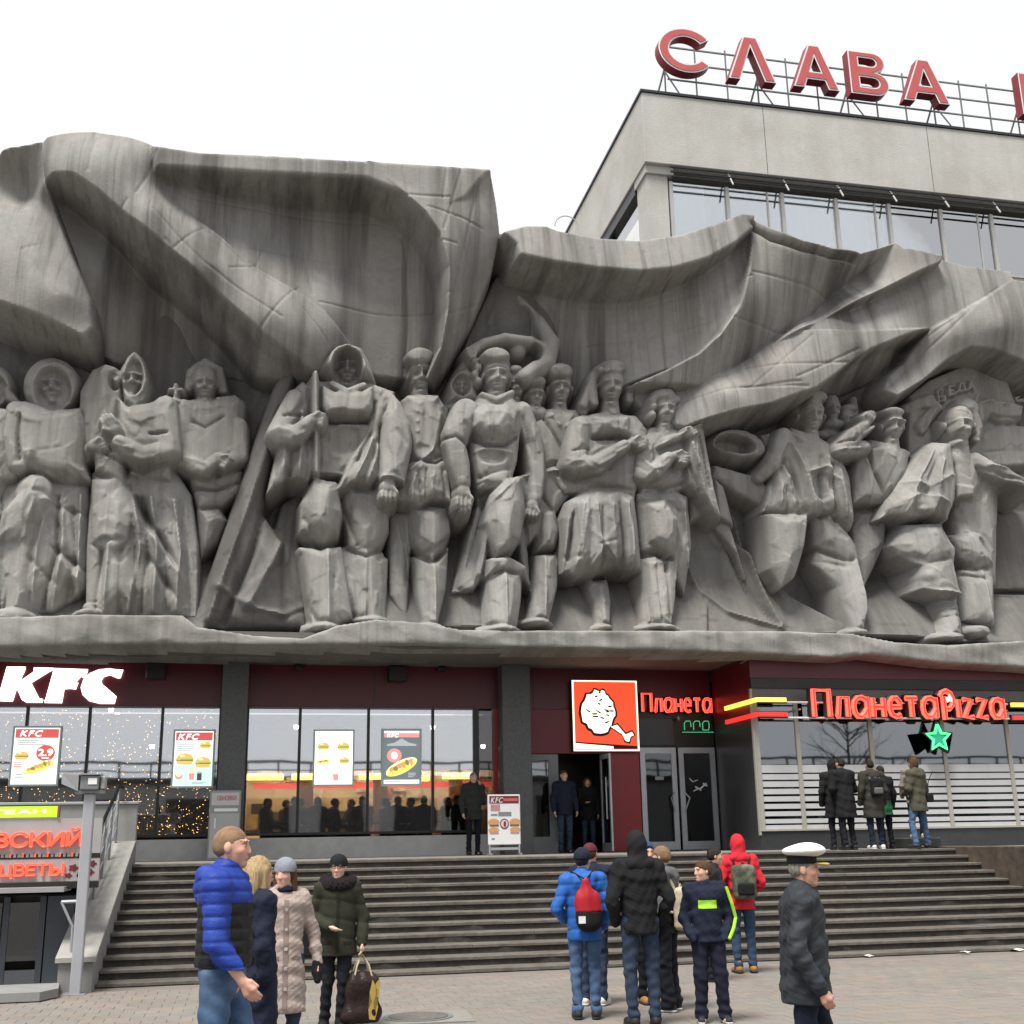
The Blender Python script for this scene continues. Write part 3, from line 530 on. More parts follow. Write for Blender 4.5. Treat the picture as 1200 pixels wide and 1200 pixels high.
F.poly([(107, 562, 1.2), (146, 556, 1.25), (156, 600, 1.62), (150, 632, 1.6), (134, 650, 1.55), (108, 636, 1.5)], bulge=.22, w=14)
F.poly([(110, 530, 1.45), (145, 528, 1.5), (145, 566, 1.45), (112, 552, 1.35)], bulge=.1, w=6)
F.cap([(194, 478, 1.3, 15), (199, 530, 1.45, 14), (165, 535, 1.7, 12), (140, 518, 1.75, 9)]); F.line([(176, 508), (196, 508)], -.1, 2, 1.5)
F.poly([(150, 545, 1.25), (200, 546, 1.3), (200, 564, 1.25), (152, 560, 1.3)], bulge=.1, w=5)
F.hand(132, 502, 1.75, 10, -120, curl=.1); F.hand(112, 522, 1.5, 9, -10, curl=.2); F.cap([(98, 532, 1.2, 9), (116, 520, 1.45, 8)])
F.line([(120, 530), (150, 545), (168, 552)], -.1, 2, 1.5)
for a, b, z, w in (((150, 566), (212, 672), -.3, 5), ((152, 572), (172, 650), .1, 6), ((165, 610), (222, 690), .12, 6), ((158, 620), (160, 712), -.16, 5), ((172, 650), (215, 712), -.2, 5), ((120, 640), (118, 716), -.1, 5), ((140, 645), (138, 716), .1, 6), ((190, 580), (222, 640), -.08, 6), ((108, 636), (150, 634), -.1, 3)): F.fold(a, b, z, w, 1.5)
F.ell(104, 718, 1.75, 12, 5, .2)
done(F, 'stone_figure', 'two shrouded stone figures pressed together, one gaunt with open mouth', seed=5)
# F4 tall soldier in a rain cape with a staff
F = fig(308, 398, 490, 745)
F.poly([(352, 640, 1.15), (420, 640, 1.0), (455, 655, .95), (452, 728, 1.3), (418, 728, 1.3), (400, 700, 1.0)], bulge=.2, w=12)
F.poly([(398, 572, 1.05), (456, 570, 1.05), (456, 622, 1.1), (446, 645, 1.1), (428, 654, 1.1), (408, 644, 1.1)], bulge=.32, w=20, prof=1.5)
F.cap([(428, 655, 1.0, 24), (436, 726, 1.25, 17)], p=1.3); F.line([(405, 642), (428, 654), (454, 640)], -.12, 2.5, 1.2); F.line([(432, 655), (430, 726)], -.09, 1.6, 1.3); F.line([(404, 600), (418, 640)], -.1, 3, 1.2)
F.poly([(352, 590, 1.4), (368, 560, 1.4), (395, 566, 1.4), (401, 600, 1.5), (396, 625, 1.5), (381, 640, 1.5), (352, 622, 1.4)], bulge=.42, w=26, prof=1.4)
F.poly([(350, 642, 1.35), (378, 640, 1.6), (400, 640, 1.35), (412, 722, 1.55), (384, 738, 1.85), (366, 732, 1.6)], bulge=.22, w=14, prof=1.3)
F.line([(384, 642), (384, 728)], .12, 4, 1.6); F.line([(352, 632), (376, 640), (400, 634)], -.16, 3, 1.6); F.line([(356, 606), (376, 640)], -.1, 3, 1.6); F.line([(352, 650), (356, 700), (370, 730)], -.12, 2.5, 1.5)
F.ell(381, 735, 1.85, 15, 6, .25); F.ell(436, 727, 1.45, 17, 5, .2)
F.poly([(360, 448, 1.15), (377, 444, 1.4), (437, 448, 1.4), (462, 462, 1.15), (446, 530, 1.3), (430, 560, 1.2), (372, 562, 1.2), (352, 520, 1.15)], bulge=.2, w=14)
F.poly([(377, 452, 1.5), (392, 458, 1.62), (424, 458, 1.62), (437, 452, 1.5), (437, 478, 1.6), (430, 488, 1.65), (382, 488, 1.65), (377, 478, 1.6)], bulge=.16, w=9)
F.line([(380, 492), (432, 492)], -.2, 3.5, 1.5); F.carve(402, 512, 1.5, 24, 24, 1.34); F.line([(370, 552), (402, 556)], .1, 4, 1.4); F.line([(386, 506), (400, 498), (420, 500)], .05, 3, 1.4)
F.poly([(354, 447, 1.35), (366, 452, 1.5), (362, 485, 1.5), (372, 545, 1.45), (361, 562, 1.55), (338, 560, 1.5), (314, 575, 1.4), (326, 522, 1.3), (318, 498, 1.25), (336, 465, 1.25)], bulge=.2, w=14)
F.poly([(438, 450, 1.45), (452, 456, 1.45), (463, 468, 1.4), (444, 500, 1.55), (444, 560, 1.55), (434, 568, 1.6), (412, 565, 1.6), (395, 574, 1.6), (412, 535, 1.55), (430, 508, 1.55), (438, 480, 1.5)], bulge=.18, w=12)
F.pleats((326, 505), (366, 470), (318, 572), (362, 560), 5, .1, 3, 1.5, 9, 3); F.pleats((436, 500), (446, 520), (400, 570), (436, 566), 4, .1, 3, 1.55, 11, 3); F.line([(440, 470), (436, 505), (420, 540)], -.08, 3, 1.6); F.line([(345, 470), (352, 520), (340, 555)], -.07, 3, 1.5); F.line([(352, 455), (330, 490)], .06, 3, 1.4)
F.cap([(346, 468, 1.5, 13), (327, 508, 1.6, 15), (345, 512, 1.75, 13), (364, 494, 1.85, 9)]); F.line([(332, 488), (358, 484)], -.1, 2, 1.7)
F.cap([(370, 436, 1.9, 2.6), (371, 552, 1.7, 2.6)]); F.hand(369, 491, 1.9, 9, 0, curl=.7, fist=True)
F.poly([(458, 460, 1.4), (470, 472, 1.5), (482, 498, 1.6), (483, 520, 1.65), (474, 566, 1.75), (446, 562, 1.75), (447, 520, 1.65), (448, 490, 1.55)], bulge=.3, w=17)
F.line([(447, 559), (460, 560), (474, 566)], .09, 3, 1.8); F.hand(455, 571, 1.75, 11, 90, curl=.3, fist=True); F.line([(465, 505), (476, 520)], -.05, 3, 1.8)
F.poly([(369, 440, 1.2), (374, 424, 1.2), (388, 408, 1.2), (405, 403, 1.25), (424, 410, 1.2), (434, 430, 1.2), (441, 450, 1.3), (420, 448, 1.3), (385, 446, 1.3)], bulge=.45, w=14)
F.carve(407, 432, 1.5, 20, 26, 1.15); F.head(407, 431, 38, .98, yaw=-.08); F.line([(384, 434), (390, 416), (406, 408), (420, 416), (428, 440)], .1, 3, 1.5)
F.cap([(390, 450, 1.5, 5), (407, 460, 1.62, 5.5), (426, 452, 1.5, 5)], k=.04)
done(F, 'stone_figure', 'tall stone soldier in a hooded cape holding a staff', seed=6)
# F5 helmeted soldier
F = fig(452, 402, 534, 745)
F.poly([(455, 600, .85), (486, 596, .85), (480, 660, .9), (478, 735, 1.2), (456, 700, .9)], bulge=.2, w=12, prof=1.4)
F.poly([(478, 596, 1.1), (526, 592, 1.1), (528, 625, 1.15), (518, 650, 1.2), (505, 660, 1.2), (486, 640, 1.15)], bulge=.32, w=20, prof=1.4)
F.poly([(484, 650, 1.05), (508, 655, 1.2), (526, 640, 1.1), (522, 690, 1.25), (512, 734, 1.6), (498, 736, 1.6), (488, 700, 1.2)], bulge=.22, w=13, prof=1.3)
F.line([(508, 655), (508, 730)], .1, 3, 1.4); F.line([(484, 646), (506, 660), (524, 644)], -.12, 2.5, 1.3); F.line([(470, 610), (478, 680)], -.08, 3, 1); F.ell(506, 735, 1.75, 13, 5, .2)
F.poly([(470, 470, 1.0), (478, 462, 1.1), (514, 462, 1.1), (522, 480, 1.05), (522, 540, 1.2), (486, 556, 1.25), (470, 520, 1.1)], bulge=.25, w=15)
F.poly([(477, 464, 1.2), (497, 470, 1.35), (496, 520, 1.4), (484, 530, 1.35)], bulge=.12, w=7); F.poly([(500, 468, 1.3), (514, 463, 1.25), (514, 510, 1.3), (490, 542, 1.35), (498, 518, 1.4)], bulge=.12, w=7)
for y in (482, 494, 506): F.bump(489, y, .05, 2, 2, 1.4)
F.poly([(466, 548, 1.25), (486, 540, 1.35), (524, 534, 1.25), (529, 590, 1.4), (508, 584, 1.5), (492, 592, 1.5), (462, 588, 1.4)], bulge=.18, w=12); F.line([(490, 552), (494, 590)], -.12, 2, 1.45); F.line([(486, 540), (510, 545), (524, 536)], -.1, 2, 1.3); F.pleats((470, 552), (524, 548), (466, 588), (527, 590), 5, .09, 3, 1.45, 12, 3); F.line([(516, 485), (506, 530), (480, 552)], .08, 4, 1.35)
F.poly([(516, 470, 1.0), (526, 480, 1.0), (528, 560, 1.1), (518, 570, 1.15)], bulge=.15, w=8)
F.head(493, 440, 34, .85, yaw=.1); F.ell(492, 421, 1.0, 19, 13, .32, p=2.6); F.line([(474, 431), (480, 427), (506, 427), (513, 431)], .12, 2, 1.3); F.line([(490, 410), (492, 428)], .05, 2, 1.3)
done(F, 'stone_figure', 'stone soldier in a helmet and buttoned coat', seed=7)
# small hooded face behind
F = fig(515, 424, 566, 492)
F.poly([(517, 480, .7), (522, 455, .7), (532, 436, .7), (545, 430, .7), (558, 440, .7), (562, 478, .7)], bulge=.35, w=12); F.carve(541, 451, 1.0, 12, 16, .72); F.head(541, 452, 22, .66, neck=False); F.poly([(517, 476, .8), (540, 470, .9), (562, 472, .8), (564, 490, .7), (517, 490, .7)], bulge=.1, w=5)
done(F, 'stone_figure', 'small hooded stone face peering between two soldiers', seed=8)
# ring of cloth and raised arm above the centre
F = fig(536, 338, 662, 462)
F.cap([(604, 344, .95, 2), (612, 355, .95, 6), (632, 378, 1.0, 9), (646, 402, 1.05, 12), (640, 426, 1.1, 13), (616, 442, 1.1, 12)], k=.05)
F.poly([(598, 396, .75), (599, 360, .7), (604, 346, .8), (612, 356, .8), (634, 384, .8), (642, 396, .8), (630, 400, .75)], bulge=.0); F.carve(612, 382, .8, 13, 24, .5)
F.cap([(550, 412, 1.1, 7), (568, 402, 1.1, 7), (592, 396, 1.1, 7), (622, 400, 1.1, 7), (640, 410, 1.1, 8)], k=.05); F.hand(556, 410, 1.15, 8, 150, fist=True)
F.ell(606, 414, .8, 12, 12, .3); F.carve(624, 418, .9, 10, 12, .5); F.cap([(540, 440, .7, 10), (552, 420, .9, 8)])
done(F, 'stone_drapery', 'looped stone cloth swung over the heads', seed=9)
# faces crowding behind
F = fig(590, 424, 645, 488)
F.head(604, 452, 28, .72, yaw=.5); F.ell(603, 437, .72, 12, 9, .3)
F.head(627, 464, 27, .80, yaw=.3); F.ell(626, 449, .9, 15, 9, .3, p=2.6); F.line([(612, 457), (641, 457)], .08, 2, 1.1); F.cap([(606, 480, .8, 10), (632, 486, .8, 12)])
done(F, 'stone_figure', 'two stone faces crowded together, one in a helmet', seed=10)
# F8 man in a soft cap
F = fig(612, 424, 690, 570)
F.poly([(618, 500, .75), (640, 478, .85), (676, 480, .8), (684, 500, .75), (680, 560, .8), (620, 560, .8)], bulge=.25, w=15)
F.poly([(640, 482, .95), (652, 492, 1.05), (668, 482, .95), (670, 545, 1.0), (640, 545, 1.0)], bulge=.1, w=7); F.line([(634, 484), (654, 520), (668, 545)], -.1, 2.5, 1.0); F.line([(646, 484), (656, 498)], .07, 3, 1.1); F.line([(672, 484), (664, 500)], .07, 3, 1.1)
F.head(656, 455, 34, .82, yaw=.22); F.ell(654, 438, .95, 19, 11, .36, p=2.6); F.line([(638, 447), (656, 444), (672, 449)], .08, 2.2, 1.25); F.poly([(646, 436, .7), (655, 412, .65), (664, 432, .7)], bulge=.1, w=5)
done(F, 'stone_figure', 'stone man in a soft worker cap and open collar', seed=11)
# F6 bare-chested marcher in the middle
F = fig(508, 408, 660, 748)
F.poly([(628, 598, 1.0), (650, 596, 1.05), (656, 625, 1.1), (650, 645, 1.15), (628, 648, 1.1)], bulge=.3, w=14, prof=1.4)
F.poly([(626, 650, 1.1), (656, 646, 1.1), (652, 690, 1.25), (644, 728, 1.65), (620, 728, 1.65), (624, 690, 1.2)], bulge=.25, w=14, prof=1.3); F.line([(640, 650), (634, 726)], .08, 3, 1.4); F.line([(628, 646), (654, 645)], -.12, 2, 1.3); F.ell(631, 729, 1.75, 14, 5, .2)
F.poly([(548, 540, 1.0), (600, 540, 1.1), (590, 600, 1.1), (580, 660, 1.2), (556, 690, 1.2), (530, 694, 1.1), (548, 630, .95), (560, 590, .95)], bulge=.14, w=12)
F.pleats((552, 560), (596, 570), (530, 692), (582, 664), 6, .12, 4, 1.1, 3); F.line([(556, 545), (566, 600), (540, 690)], -.12, 4, 1.1); F.line([(572, 600), (552, 690)], .1, 5, 1.1)
F.poly([(600, 560, 1.1), (650, 545, 1.05), (690, 560, .95), (660, 590, .9), (650, 605, 1.0), (618, 640, 1.1), (622, 690, 1.2), (610, 668, 1.2)], bulge=.12, w=8); F.line([(612, 560), (650, 552), (690, 556)], .1, 3, 1.1); F.line([(622, 565), (648, 600)], -.1, 3, 1.1); F.line([(604, 575), (620, 640)], -.1, 3, 1.2)
F.poly([(574, 580, 1.4), (590, 562, 1.4), (612, 558, 1.4), (616, 600, 1.5), (610, 632, 1.55), (597, 650, 1.6), (582, 650, 1.6), (568, 612, 1.45)], bulge=.4, w=24, prof=1.5)
F.line([(578, 648), (600, 648)], -.12, 2.5, 1.7); F.poly([(574, 655, 1.55), (598, 652, 1.65), (616, 664, 1.5), (622, 690, 1.4), (608, 672, 1.6), (590, 666, 1.65), (572, 674, 1.55)], bulge=.1, w=5)
F.poly([(572, 674, 1.35), (590, 668, 1.5), (612, 672, 1.4), (610, 705, 1.5), (606, 734, 1.7), (586, 740, 1.85), (570, 730, 1.6)], bulge=.22, w=14, prof=1.3); F.line([(592, 670), (590, 735)], .1, 4, 1.6); F.ell(590, 737, 1.9, 16, 5, .22)
F.poly([(548, 480, 1.2), (560, 466, 1.25), (600, 464, 1.25), (612, 480, 1.2), (606, 540, 1.25), (596, 575, 1.35), (560, 575, 1.3), (550, 540, 1.2)], bulge=.25, w=16)
F.poly([(552, 484, 1.45), (565, 474, 1.5), (596, 474, 1.5), (605, 486, 1.45), (604, 505, 1.5), (590, 516, 1.55), (566, 512, 1.55), (552, 502, 1.5)], bulge=.24, w=13)
F.line([(552, 510), (570, 521), (592, 522), (606, 510)], -.17, 3, 1.5); F.line([(578, 476), (579, 512)], -.035, 2, 1.7); F.carve(577, 534, 1.5, 20, 11, 1.38); F.line([(556, 528), (578, 526), (600, 530)], .05, 2.5, 1.5); F.line([(564, 558), (598, 548)], -.08, 3, 1.5); F.line([(575, 590), (606, 560)], .08, 4, 1.5)
F.cap([(546, 482, 1.35, 17), (533, 512, 1.5, 17), (532, 520, 1.55, 15), (538, 545, 1.6, 14), (542, 566, 1.65, 10.5)]); F.line([(518, 514), (534, 512), (550, 522)], -.1, 2, 1.7); F.hand(543, 578, 1.68, 11, 90, curl=.3)
F.cap([(612, 482, 1.2, 13), (626, 520, 1.15, 13), (630, 560, 1.2, 12), (626, 586, 1.35, 9)]); F.hand(624, 594, 1.4, 9.5, 100, fist=True); F.line([(612, 490), (626, 540)], -.07, 3, 1.3)
F.head(582, 440, 38, 1.15, yaw=.06); F.ell(580, 420, 1.25, 19, 11, .36, p=2.6); F.line([(564, 428), (582, 424), (600, 428)], .07, 2.5, 1.6)
for x, y in ((560, 432), (556, 440), (560, 448), (566, 424), (556, 424)): F.ell(x, y, 1.1, 6, 6, .18, k=.03)
F.cap([(566, 462, 1.35, 4), (582, 468, 1.5, 4.5), (600, 460, 1.35, 4)], k=.04)
done(F, 'stone_figure', 'bare-chested stone man striding in the middle of the march', seed=12)
# F9 woman in a dress
F = fig(648, 424, 768, 745)
F.poly([(684, 680, .95), (712, 678, 1.0), (714, 705, 1.1), (716, 732, 1.6), (700, 736, 1.6), (692, 710, 1.1)], bulge=.25, w=13); F.ell(709, 736, 1.8, 9, 5, .2)
F.poly([(655, 610, 1.15), (664, 588, 1.25), (690, 572, 1.35), (722, 572, 1.35), (742, 584, 1.2), (746, 630, 1.2), (750, 672, 1.25), (734, 670, 1.35), (722, 664, 1.5), (700, 670, 1.5), (672, 677, 1.4), (656, 674, 1.3)], bulge=.42, w=28, prof=1.6)
for a, b, z in (((676, 590), (668, 674), -.16), ((668, 600), (661, 672), .08), ((690, 580), (676, 672), .08), ((728, 584), (734, 668), -.14), ((740, 596), (742, 668), .08), ((706, 638), (688, 672), .07), ((706, 638), (728, 664), .07), ((706, 638), (684, 615), .05)): F.fold(a, b, z, 3.5, 1.6)
F.pleats((668, 588), (738, 584), (657, 674), (748, 670), 8, .088, 3.6, 1.55, 4, 3); F.bump(707, 638, .1, 7, 7, 1.6); F.line([(700, 640), (720, 634)], -.06, 1.5, 1.6)
F.poly([(666, 500, 1.05), (680, 486, 1.15), (745, 486, 1.15), (758, 505, 1.05), (752, 560, 1.15), (744, 580, 1.2), (690, 572, 1.25), (670, 556, 1.15)], bulge=.25, w=16)
F.poly([(694, 488, 1.35), (738, 488, 1.35), (736, 508, 1.45), (697, 509, 1.45)], bulge=.16, w=9); F.line([(696, 513), (736, 512)], -.16, 3, 1.4)
F.poly([(640, 556, 1.0), (690, 562, 1.2), (744, 574, 1.2), (744, 584, 1.2), (700, 576, 1.25), (660, 580, 1.1)], bulge=.08, w=5)
F.cap([(680, 500, 1.3, 14), (672, 545, 1.45, 15), (700, 545, 1.6, 12), (732, 522, 1.65, 8)]); F.hand(745, 518, 1.65, 8, -5, curl=.2); F.line([(670, 530), (690, 525)], -.08, 2, 1.5); F.line([(678, 558), (715, 548)], -.06, 3, 1.5)
F.head(716, 452, 38, 1.0, yaw=0); F.ell(716, 434, .92, 21, 12, .4)
for pts in ([(696, 440), (690, 458), (684, 474)], [(700, 434), (694, 450), (697, 472)], [(734, 440), (738, 456), (738, 468)], [(704, 432), (716, 428), (730, 433)]): F.cap([(x, y, 1.0, 6) for x, y in pts], k=.05)
for x in (704, 711, 718, 725): F.ell(x, 434, 1.25, 4.5, 5, .12, k=.03)
F.cap([(688, 470, .8, 10), (682, 482, .8, 8)], k=.05)
done(F, 'stone_figure', 'stone woman with wavy hair in a full skirt', seed=13)
# F10 boy with a violin and torn cloth
F = fig(738, 448, 856, 745)
F.poly([(746, 652, 1.15), (792, 648, 1.15), (790, 700, 1.3), (788, 732, 1.65), (754, 734, 1.65), (748, 690, 1.2)], bulge=.22, w=14, prof=1.3)
F.pleats((752, 590), (806, 590), (752, 648), (808, 690), 5, .1, 3, 1.35, 6); 
for x in (758, 770, 781): F.line([(x, 655), (x+1, 728)], -.08, 2, 1.4)
F.ell(776, 735, 1.85, 18, 4.5, .2)
F.poly([(744, 580, 1.1), (790, 574, 1.15), (806, 582, 1.1), (810, 640, 1.05), (800, 700, .95), (780, 660, 1.2), (752, 650, 1.2)], bulge=.2, w=14)
F.poly([(758, 590, 1.4), (778, 584, 1.45), (794, 610, 1.45), (792, 640, 1.5), (784, 652, 1.5), (762, 634, 1.4)], bulge=.3, w=18, prof=1.4); F.line([(748, 650), (765, 646), (790, 654)], -.13, 3, 1.4); F.line([(750, 588), (775, 580), (800, 600), (806, 640)], -.08, 3, 1.3); F.line([(800, 590), (806, 660)], .1, 4, 1.2)
F.poly([(748, 522, 1.05), (762, 500, 1.1), (796, 500, 1.1), (806, 530, 1.1), (804, 575, 1.15), (750, 580, 1.2), (744, 552, 1.1)], bulge=.22, w=14); F.line([(750, 568), (778, 574), (802, 566)], -.1, 3, 1.3)
F.cap([(754, 525, 1.3, 13), (754, 556, 1.45, 13), (768, 552, 1.6, 11), (784, 536, 1.65, 8)]); F.hand(794, 534, 1.65, 8, 10, curl=.1); F.line([(744, 545), (756, 555)], -.06, 2, 1.5); F.line([(756, 540), (770, 560)], .05, 2, 1.6)
F.ell(788, 514, 1.5, 15, 6, .14, rot=.35); F.cap([(776, 520, 1.6, 2.2), (834, 490, 1.6, 1.8)]); F.hand(806, 508, 1.55, 7, -35, fist=True)
F.poly([(806, 514, 1.45), (814, 500, 1.45), (824, 502, 1.4), (832, 545, 1.35), (838, 580, 1.3), (845, 610, 1.25), (832, 596, 1.4), (822, 580, 1.4), (804, 568, 1.4)], bulge=.1, w=6)
for pts, z in (([(810, 520), (826, 576), (842, 606)], .12), ([(820, 510), (834, 570)], -.1), ([(808, 545), (822, 575)], -.1), ([(814, 505), (818, 545)], .09)): F.line(pts, z, 2.2, 1.5)
F.poly([(804, 578, .8), (832, 590, .85), (830, 602, .9), (808, 612, .8)], bulge=.1, w=5); F.poly([(836, 560, .75), (848, 570, .75), (860, 618, .7), (842, 606, .8)], bulge=.08, w=5)
F.head(779, 480, 33, 1.2, yaw=.2); F.ell(776, 466, 1.2, 18, 11, .34)
for x, y in ((764, 478), (763, 488), (770, 466), (782, 462), (764, 470), (792, 470)): F.ell(x, y, 1.25, 6, 7, .2, k=.04)
F.cap([(784, 500, 1.2, 4), (798, 494, 1.15, 4), (806, 498, 1.1, 3)], k=.03)
done(F, 'stone_figure', 'stone boy playing a violin beside a torn cloth', seed=14)
# drum with its bearer's arm
F = fig(822, 492, 912, 665)
F.poly([(836, 545, .7), (862, 552, .75), (890, 560, .8), (905, 580, .8), (902, 602, .8), (862, 578, .75), (834, 560, .7)], bulge=.12, w=8)
F.ell(866, 522, .95, 36, 20, .25, rot=-.18, p=3.2); F.carve(862, 520, 1.1, 29, 13, .68, rot=-.18)
F.poly([(890, 510, .8), (914, 505, .8), (912, 530, .8), (896, 535, .8)], bulge=.1, w=6); F.poly([(835, 620, .5), (850, 600, .6), (880, 690, .7), (862, 650, .55)], bulge=.1, w=6)
done(F, 'stone_drum', 'oval stone drum tilted beside the running man', seed=15)
# F11 running man
F = fig(884, 456, 1020, 752)
F.poly([(946, 604, .8), (975, 600, .9), (1002, 640, 1.0), (1005, 655, 1.05), (992, 662, 1.05), (952, 640, .85)], bulge=.26, w=16, prof=1.4)
F.poly([(985, 655, .95), (1006, 652, 1.05), (1012, 700, 1.2), (1014, 738, 1.65), (1000, 742, 1.65), (976, 690, 1.0), (950, 660, .8), (955, 645, .8)], bulge=.2, w=13, prof=1.4); F.line([(952, 655), (985, 665)], -.08, 3, 1.0); F.line([(1004, 655), (1008, 735)], .08, 3, 1.2); F.fold((952, 660), (978, 690), -.1, 4, 1.0); F.ell(1006, 741, 1.75, 12, 5, .2)
F.poly([(895, 602, 1.1), (946, 602, 1.15), (942, 640, 1.2), (930, 678, 1.2), (912, 692, 1.15), (898, 668, 1.1)], bulge=.36, w=22, prof=1.5); F.line([(944, 606), (934, 676)], .06, 3, 1.3)
F.poly([(908, 522, 1.0), (928, 500, 1.1), (958, 510, 1.1), (978, 525, 1.0), (994, 560, 1.05), (1001, 605, 1.2), (996, 622, 1.15), (975, 600, 1.2), (948, 604, 1.3), (896, 598, 1.2), (904, 560, 1.05)], bulge=.22, w=16)
F.line([(912, 530), (930, 560), (944, 600)], -.13, 6, 1.25); F.line([(928, 520), (944, 555), (956, 602)], .15, 4, 1.35); F.carve(966, 568, 1.4, 15, 22, 1.2); F.line([(950, 552), (968, 546), (984, 562), (992, 605)], .09, 3, 1.35); F.pleats((905, 545), (925, 530), (897, 596), (944, 602), 5, .1, 3.5, 1.25, 13, 4); F.pleats((960, 520), (984, 545), (960, 602), (1000, 612), 4, .1, 3.5, 1.25, 14, 4); F.line([(920, 505), (936, 516)], .1, 4, 1.2); F.line([(900, 590), (922, 560)], .06, 4, 1.2)
F.cap([(918, 512, 1.15, 13), (906, 545, 1.2, 10), (890, 560, 1.0, 8)]); F.line([(954, 510), (950, 530)], -.06, 2, 1.3)
F.head(951, 487, 36, .95, yaw=.3); F.ell(953, 468, .92, 17, 9, .35, p=2.6); F.line([(944, 476), (968, 478)], .06, 2, 1.2); F.ell(936, 485, .7, 12, 18, .25)
done(F, 'stone_figure', 'stone man in a wide coat running with bent knees', seed=16)
F = fig(958, 452, 1012, 520)
F.head(974, 480, 28, .62, yaw=.4); F.head(992, 492, 24, .6, yaw=.2); F.ell(972, 470, .6, 12, 8, .25); F.ell(978, 498, .7, 14, 8, .2); F.ell(994, 480, .62, 12, 7, .2); F.cap([(1000, 470, .5, 7), (1000, 500, .6, 9)])
done(F, 'stone_figure', 'two stone faces deep under the banner behind the runner', seed=17)
# F12 bugler
F = fig(962, 472, 1075, 690)
F.poly([(998, 600, .6), (1040, 592, .7), (1035, 640, .7), (1012, 690, .8), (996, 660, .7)], bulge=.2, w=14)
F.poly([(1002, 528, .9), (1020, 514, 1.0), (1048, 520, 1.0), (1064, 535, .9), (1060, 560, .9), (1040, 592, 1.05), (1000, 590, 1.05), (998, 560, .95)], bulge=.2, w=14); F.line([(1016, 530), (1026, 560), (1038, 588)], -.1, 3, 1.1); F.poly([(1020, 526, 1.15), (1045, 522, 1.15), (1052, 540, 1.1), (1036, 574, 1.15), (1026, 552, 1.2)], bulge=.08, w=5)
F.cap([(1012, 525, 1.2, 11), (984, 528, 1.35, 13), (998, 510, 1.4, 9), (1014, 498, 1.35, 6)]); F.line([(980, 520), (1004, 516)], -.09, 2, 1.4); F.line([(978, 528), (1010, 524)], .06, 2, 1.5); F.hand(1016, 494, 1.3, 8, -60, fist=True)
F.cap([(1024, 500, 1.35, 2.5), (1010, 510, 1.4, 3), (1002, 520, 1.45, 4)]); F.ell(1018, 488, 1.2, 10, 8, .2, rot=.5)
F.head(1047, 500, 29, 1.0, yaw=.25); F.ell(1044, 485, 1.0, 17, 7, .3, p=2.6); F.line([(1030, 493), (1046, 491), (1062, 494)], .14, 2.2, 1.25); F.ell(1056, 500, 1.15, 5, 5, .12)
done(F, 'stone_figure', 'stone bugler in a peaked cap with arm raised', seed=18)
# far right backdrop with raised letters and a horse head
F = fig(1062, 405, 1215, 560)
F.poly([(1064, 465, .5), (1090, 445, .55), (1130, 428, .55), (1175, 436, .5), (1190, 470, .55), (1195, 540, .5), (1064, 545, .5)], bulge=.05)
F.cap([(1060, 480, .5, 8), (1085, 470, .6, 9), (1098, 478, .7, 8), (1078, 500, .6, 9)], k=.08); F.cap([(1070, 470, .55, 5), (1086, 466, .6, 5)], k=.05); F.cap([(1080, 505, .65, 6), (1092, 488, .7, 4)])
F.poly([(1136, 478, .6), (1150, 466, .7), (1182, 470, .7), (1196, 478, .6), (1194, 494, .65), (1176, 496, .75), (1160, 490, .7), (1146, 504, .6), (1134, 500, .5)], bulge=.2, w=8); F.bump(1178, 476, -.08, 4, 3, .8); F.line([(1168, 488), (1194, 490)], -.08, 2, .8); F.line([(1146, 472), (1162, 470)], .08, 2, .8); F.cap([(1146, 462, .6, 2.5), (1140, 476, .6, 4)])
F.poly([(1146, 508, .5), (1170, 498, .6), (1210, 500, .6), (1210, 530, .6), (1150, 532, .5)], bulge=.1, w=6); F.poly([(1150, 532, .55), (1210, 522, .5), (1210, 545, .6), (1160, 548, .6)], bulge=.08, w=5)
# raised inscription
def raised(F, pts, d=.72): F.cap([(x, y, d, 2.1) for x, y in pts])
raised(F, [(1090, 464), (1086, 470), (1087, 475), (1093, 475), (1096, 470), (1094, 464), (1090, 464)]); raised(F, [(1104, 456), (1100, 457), (1101, 470), (1107, 469), (1108, 464), (1101, 464)])
raised(F, [(1119, 452), (1112, 453), (1113, 463), (1120, 461)]); raised(F, [(1112, 458), (1118, 457)]); raised(F, [(1122, 459), (1132, 457)]); raised(F, [(1124, 458), (1126, 449), (1130, 449), (1131, 457)]); raised(F, [(1135, 457), (1138, 447), (1142, 456)]); raised(F, [(1136, 454), (1141, 453)])
done(F, 'stone_horse_head', 'stone horse head under a dark banner with raised letters', seed=19)
# F13 shouting man with flying cloak
F = fig(1024, 470, 1215, 760)
F.poly([(1115, 545, .9), (1170, 545, .8), (1168, 620, .85), (1166, 690, .8), (1115, 640, .9)], bulge=.2, w=14); F.line([(1150, 560), (1148, 620)], -.05, 3, 1)
F.poly([(1108, 628, 1.05), (1142, 624, 1.1), (1160, 650, 1.2), (1164, 664, 1.2), (1140, 668, 1.2), (1122, 656, 1.1)], bulge=.28, w=15); F.line([(1112, 624), (1136, 622), (1150, 636)], .1, 3, 1.2)
F.poly([(1124, 668, 1.0), (1164, 664, 1.15), (1164, 735, 1.4), (1128, 728, 1.3)], bulge=.22, w=14, prof=1.4); F.line([(1150, 668), (1154, 730)], .09, 3, 1.3); F.line([(1126, 672), (1150, 680)], -.1, 3, 1.2); F.ell(1148, 740, 1.75, 14, 8, .22); F.line([(1148, 734), (1152, 748)], -.05, 1.5, 1.8)
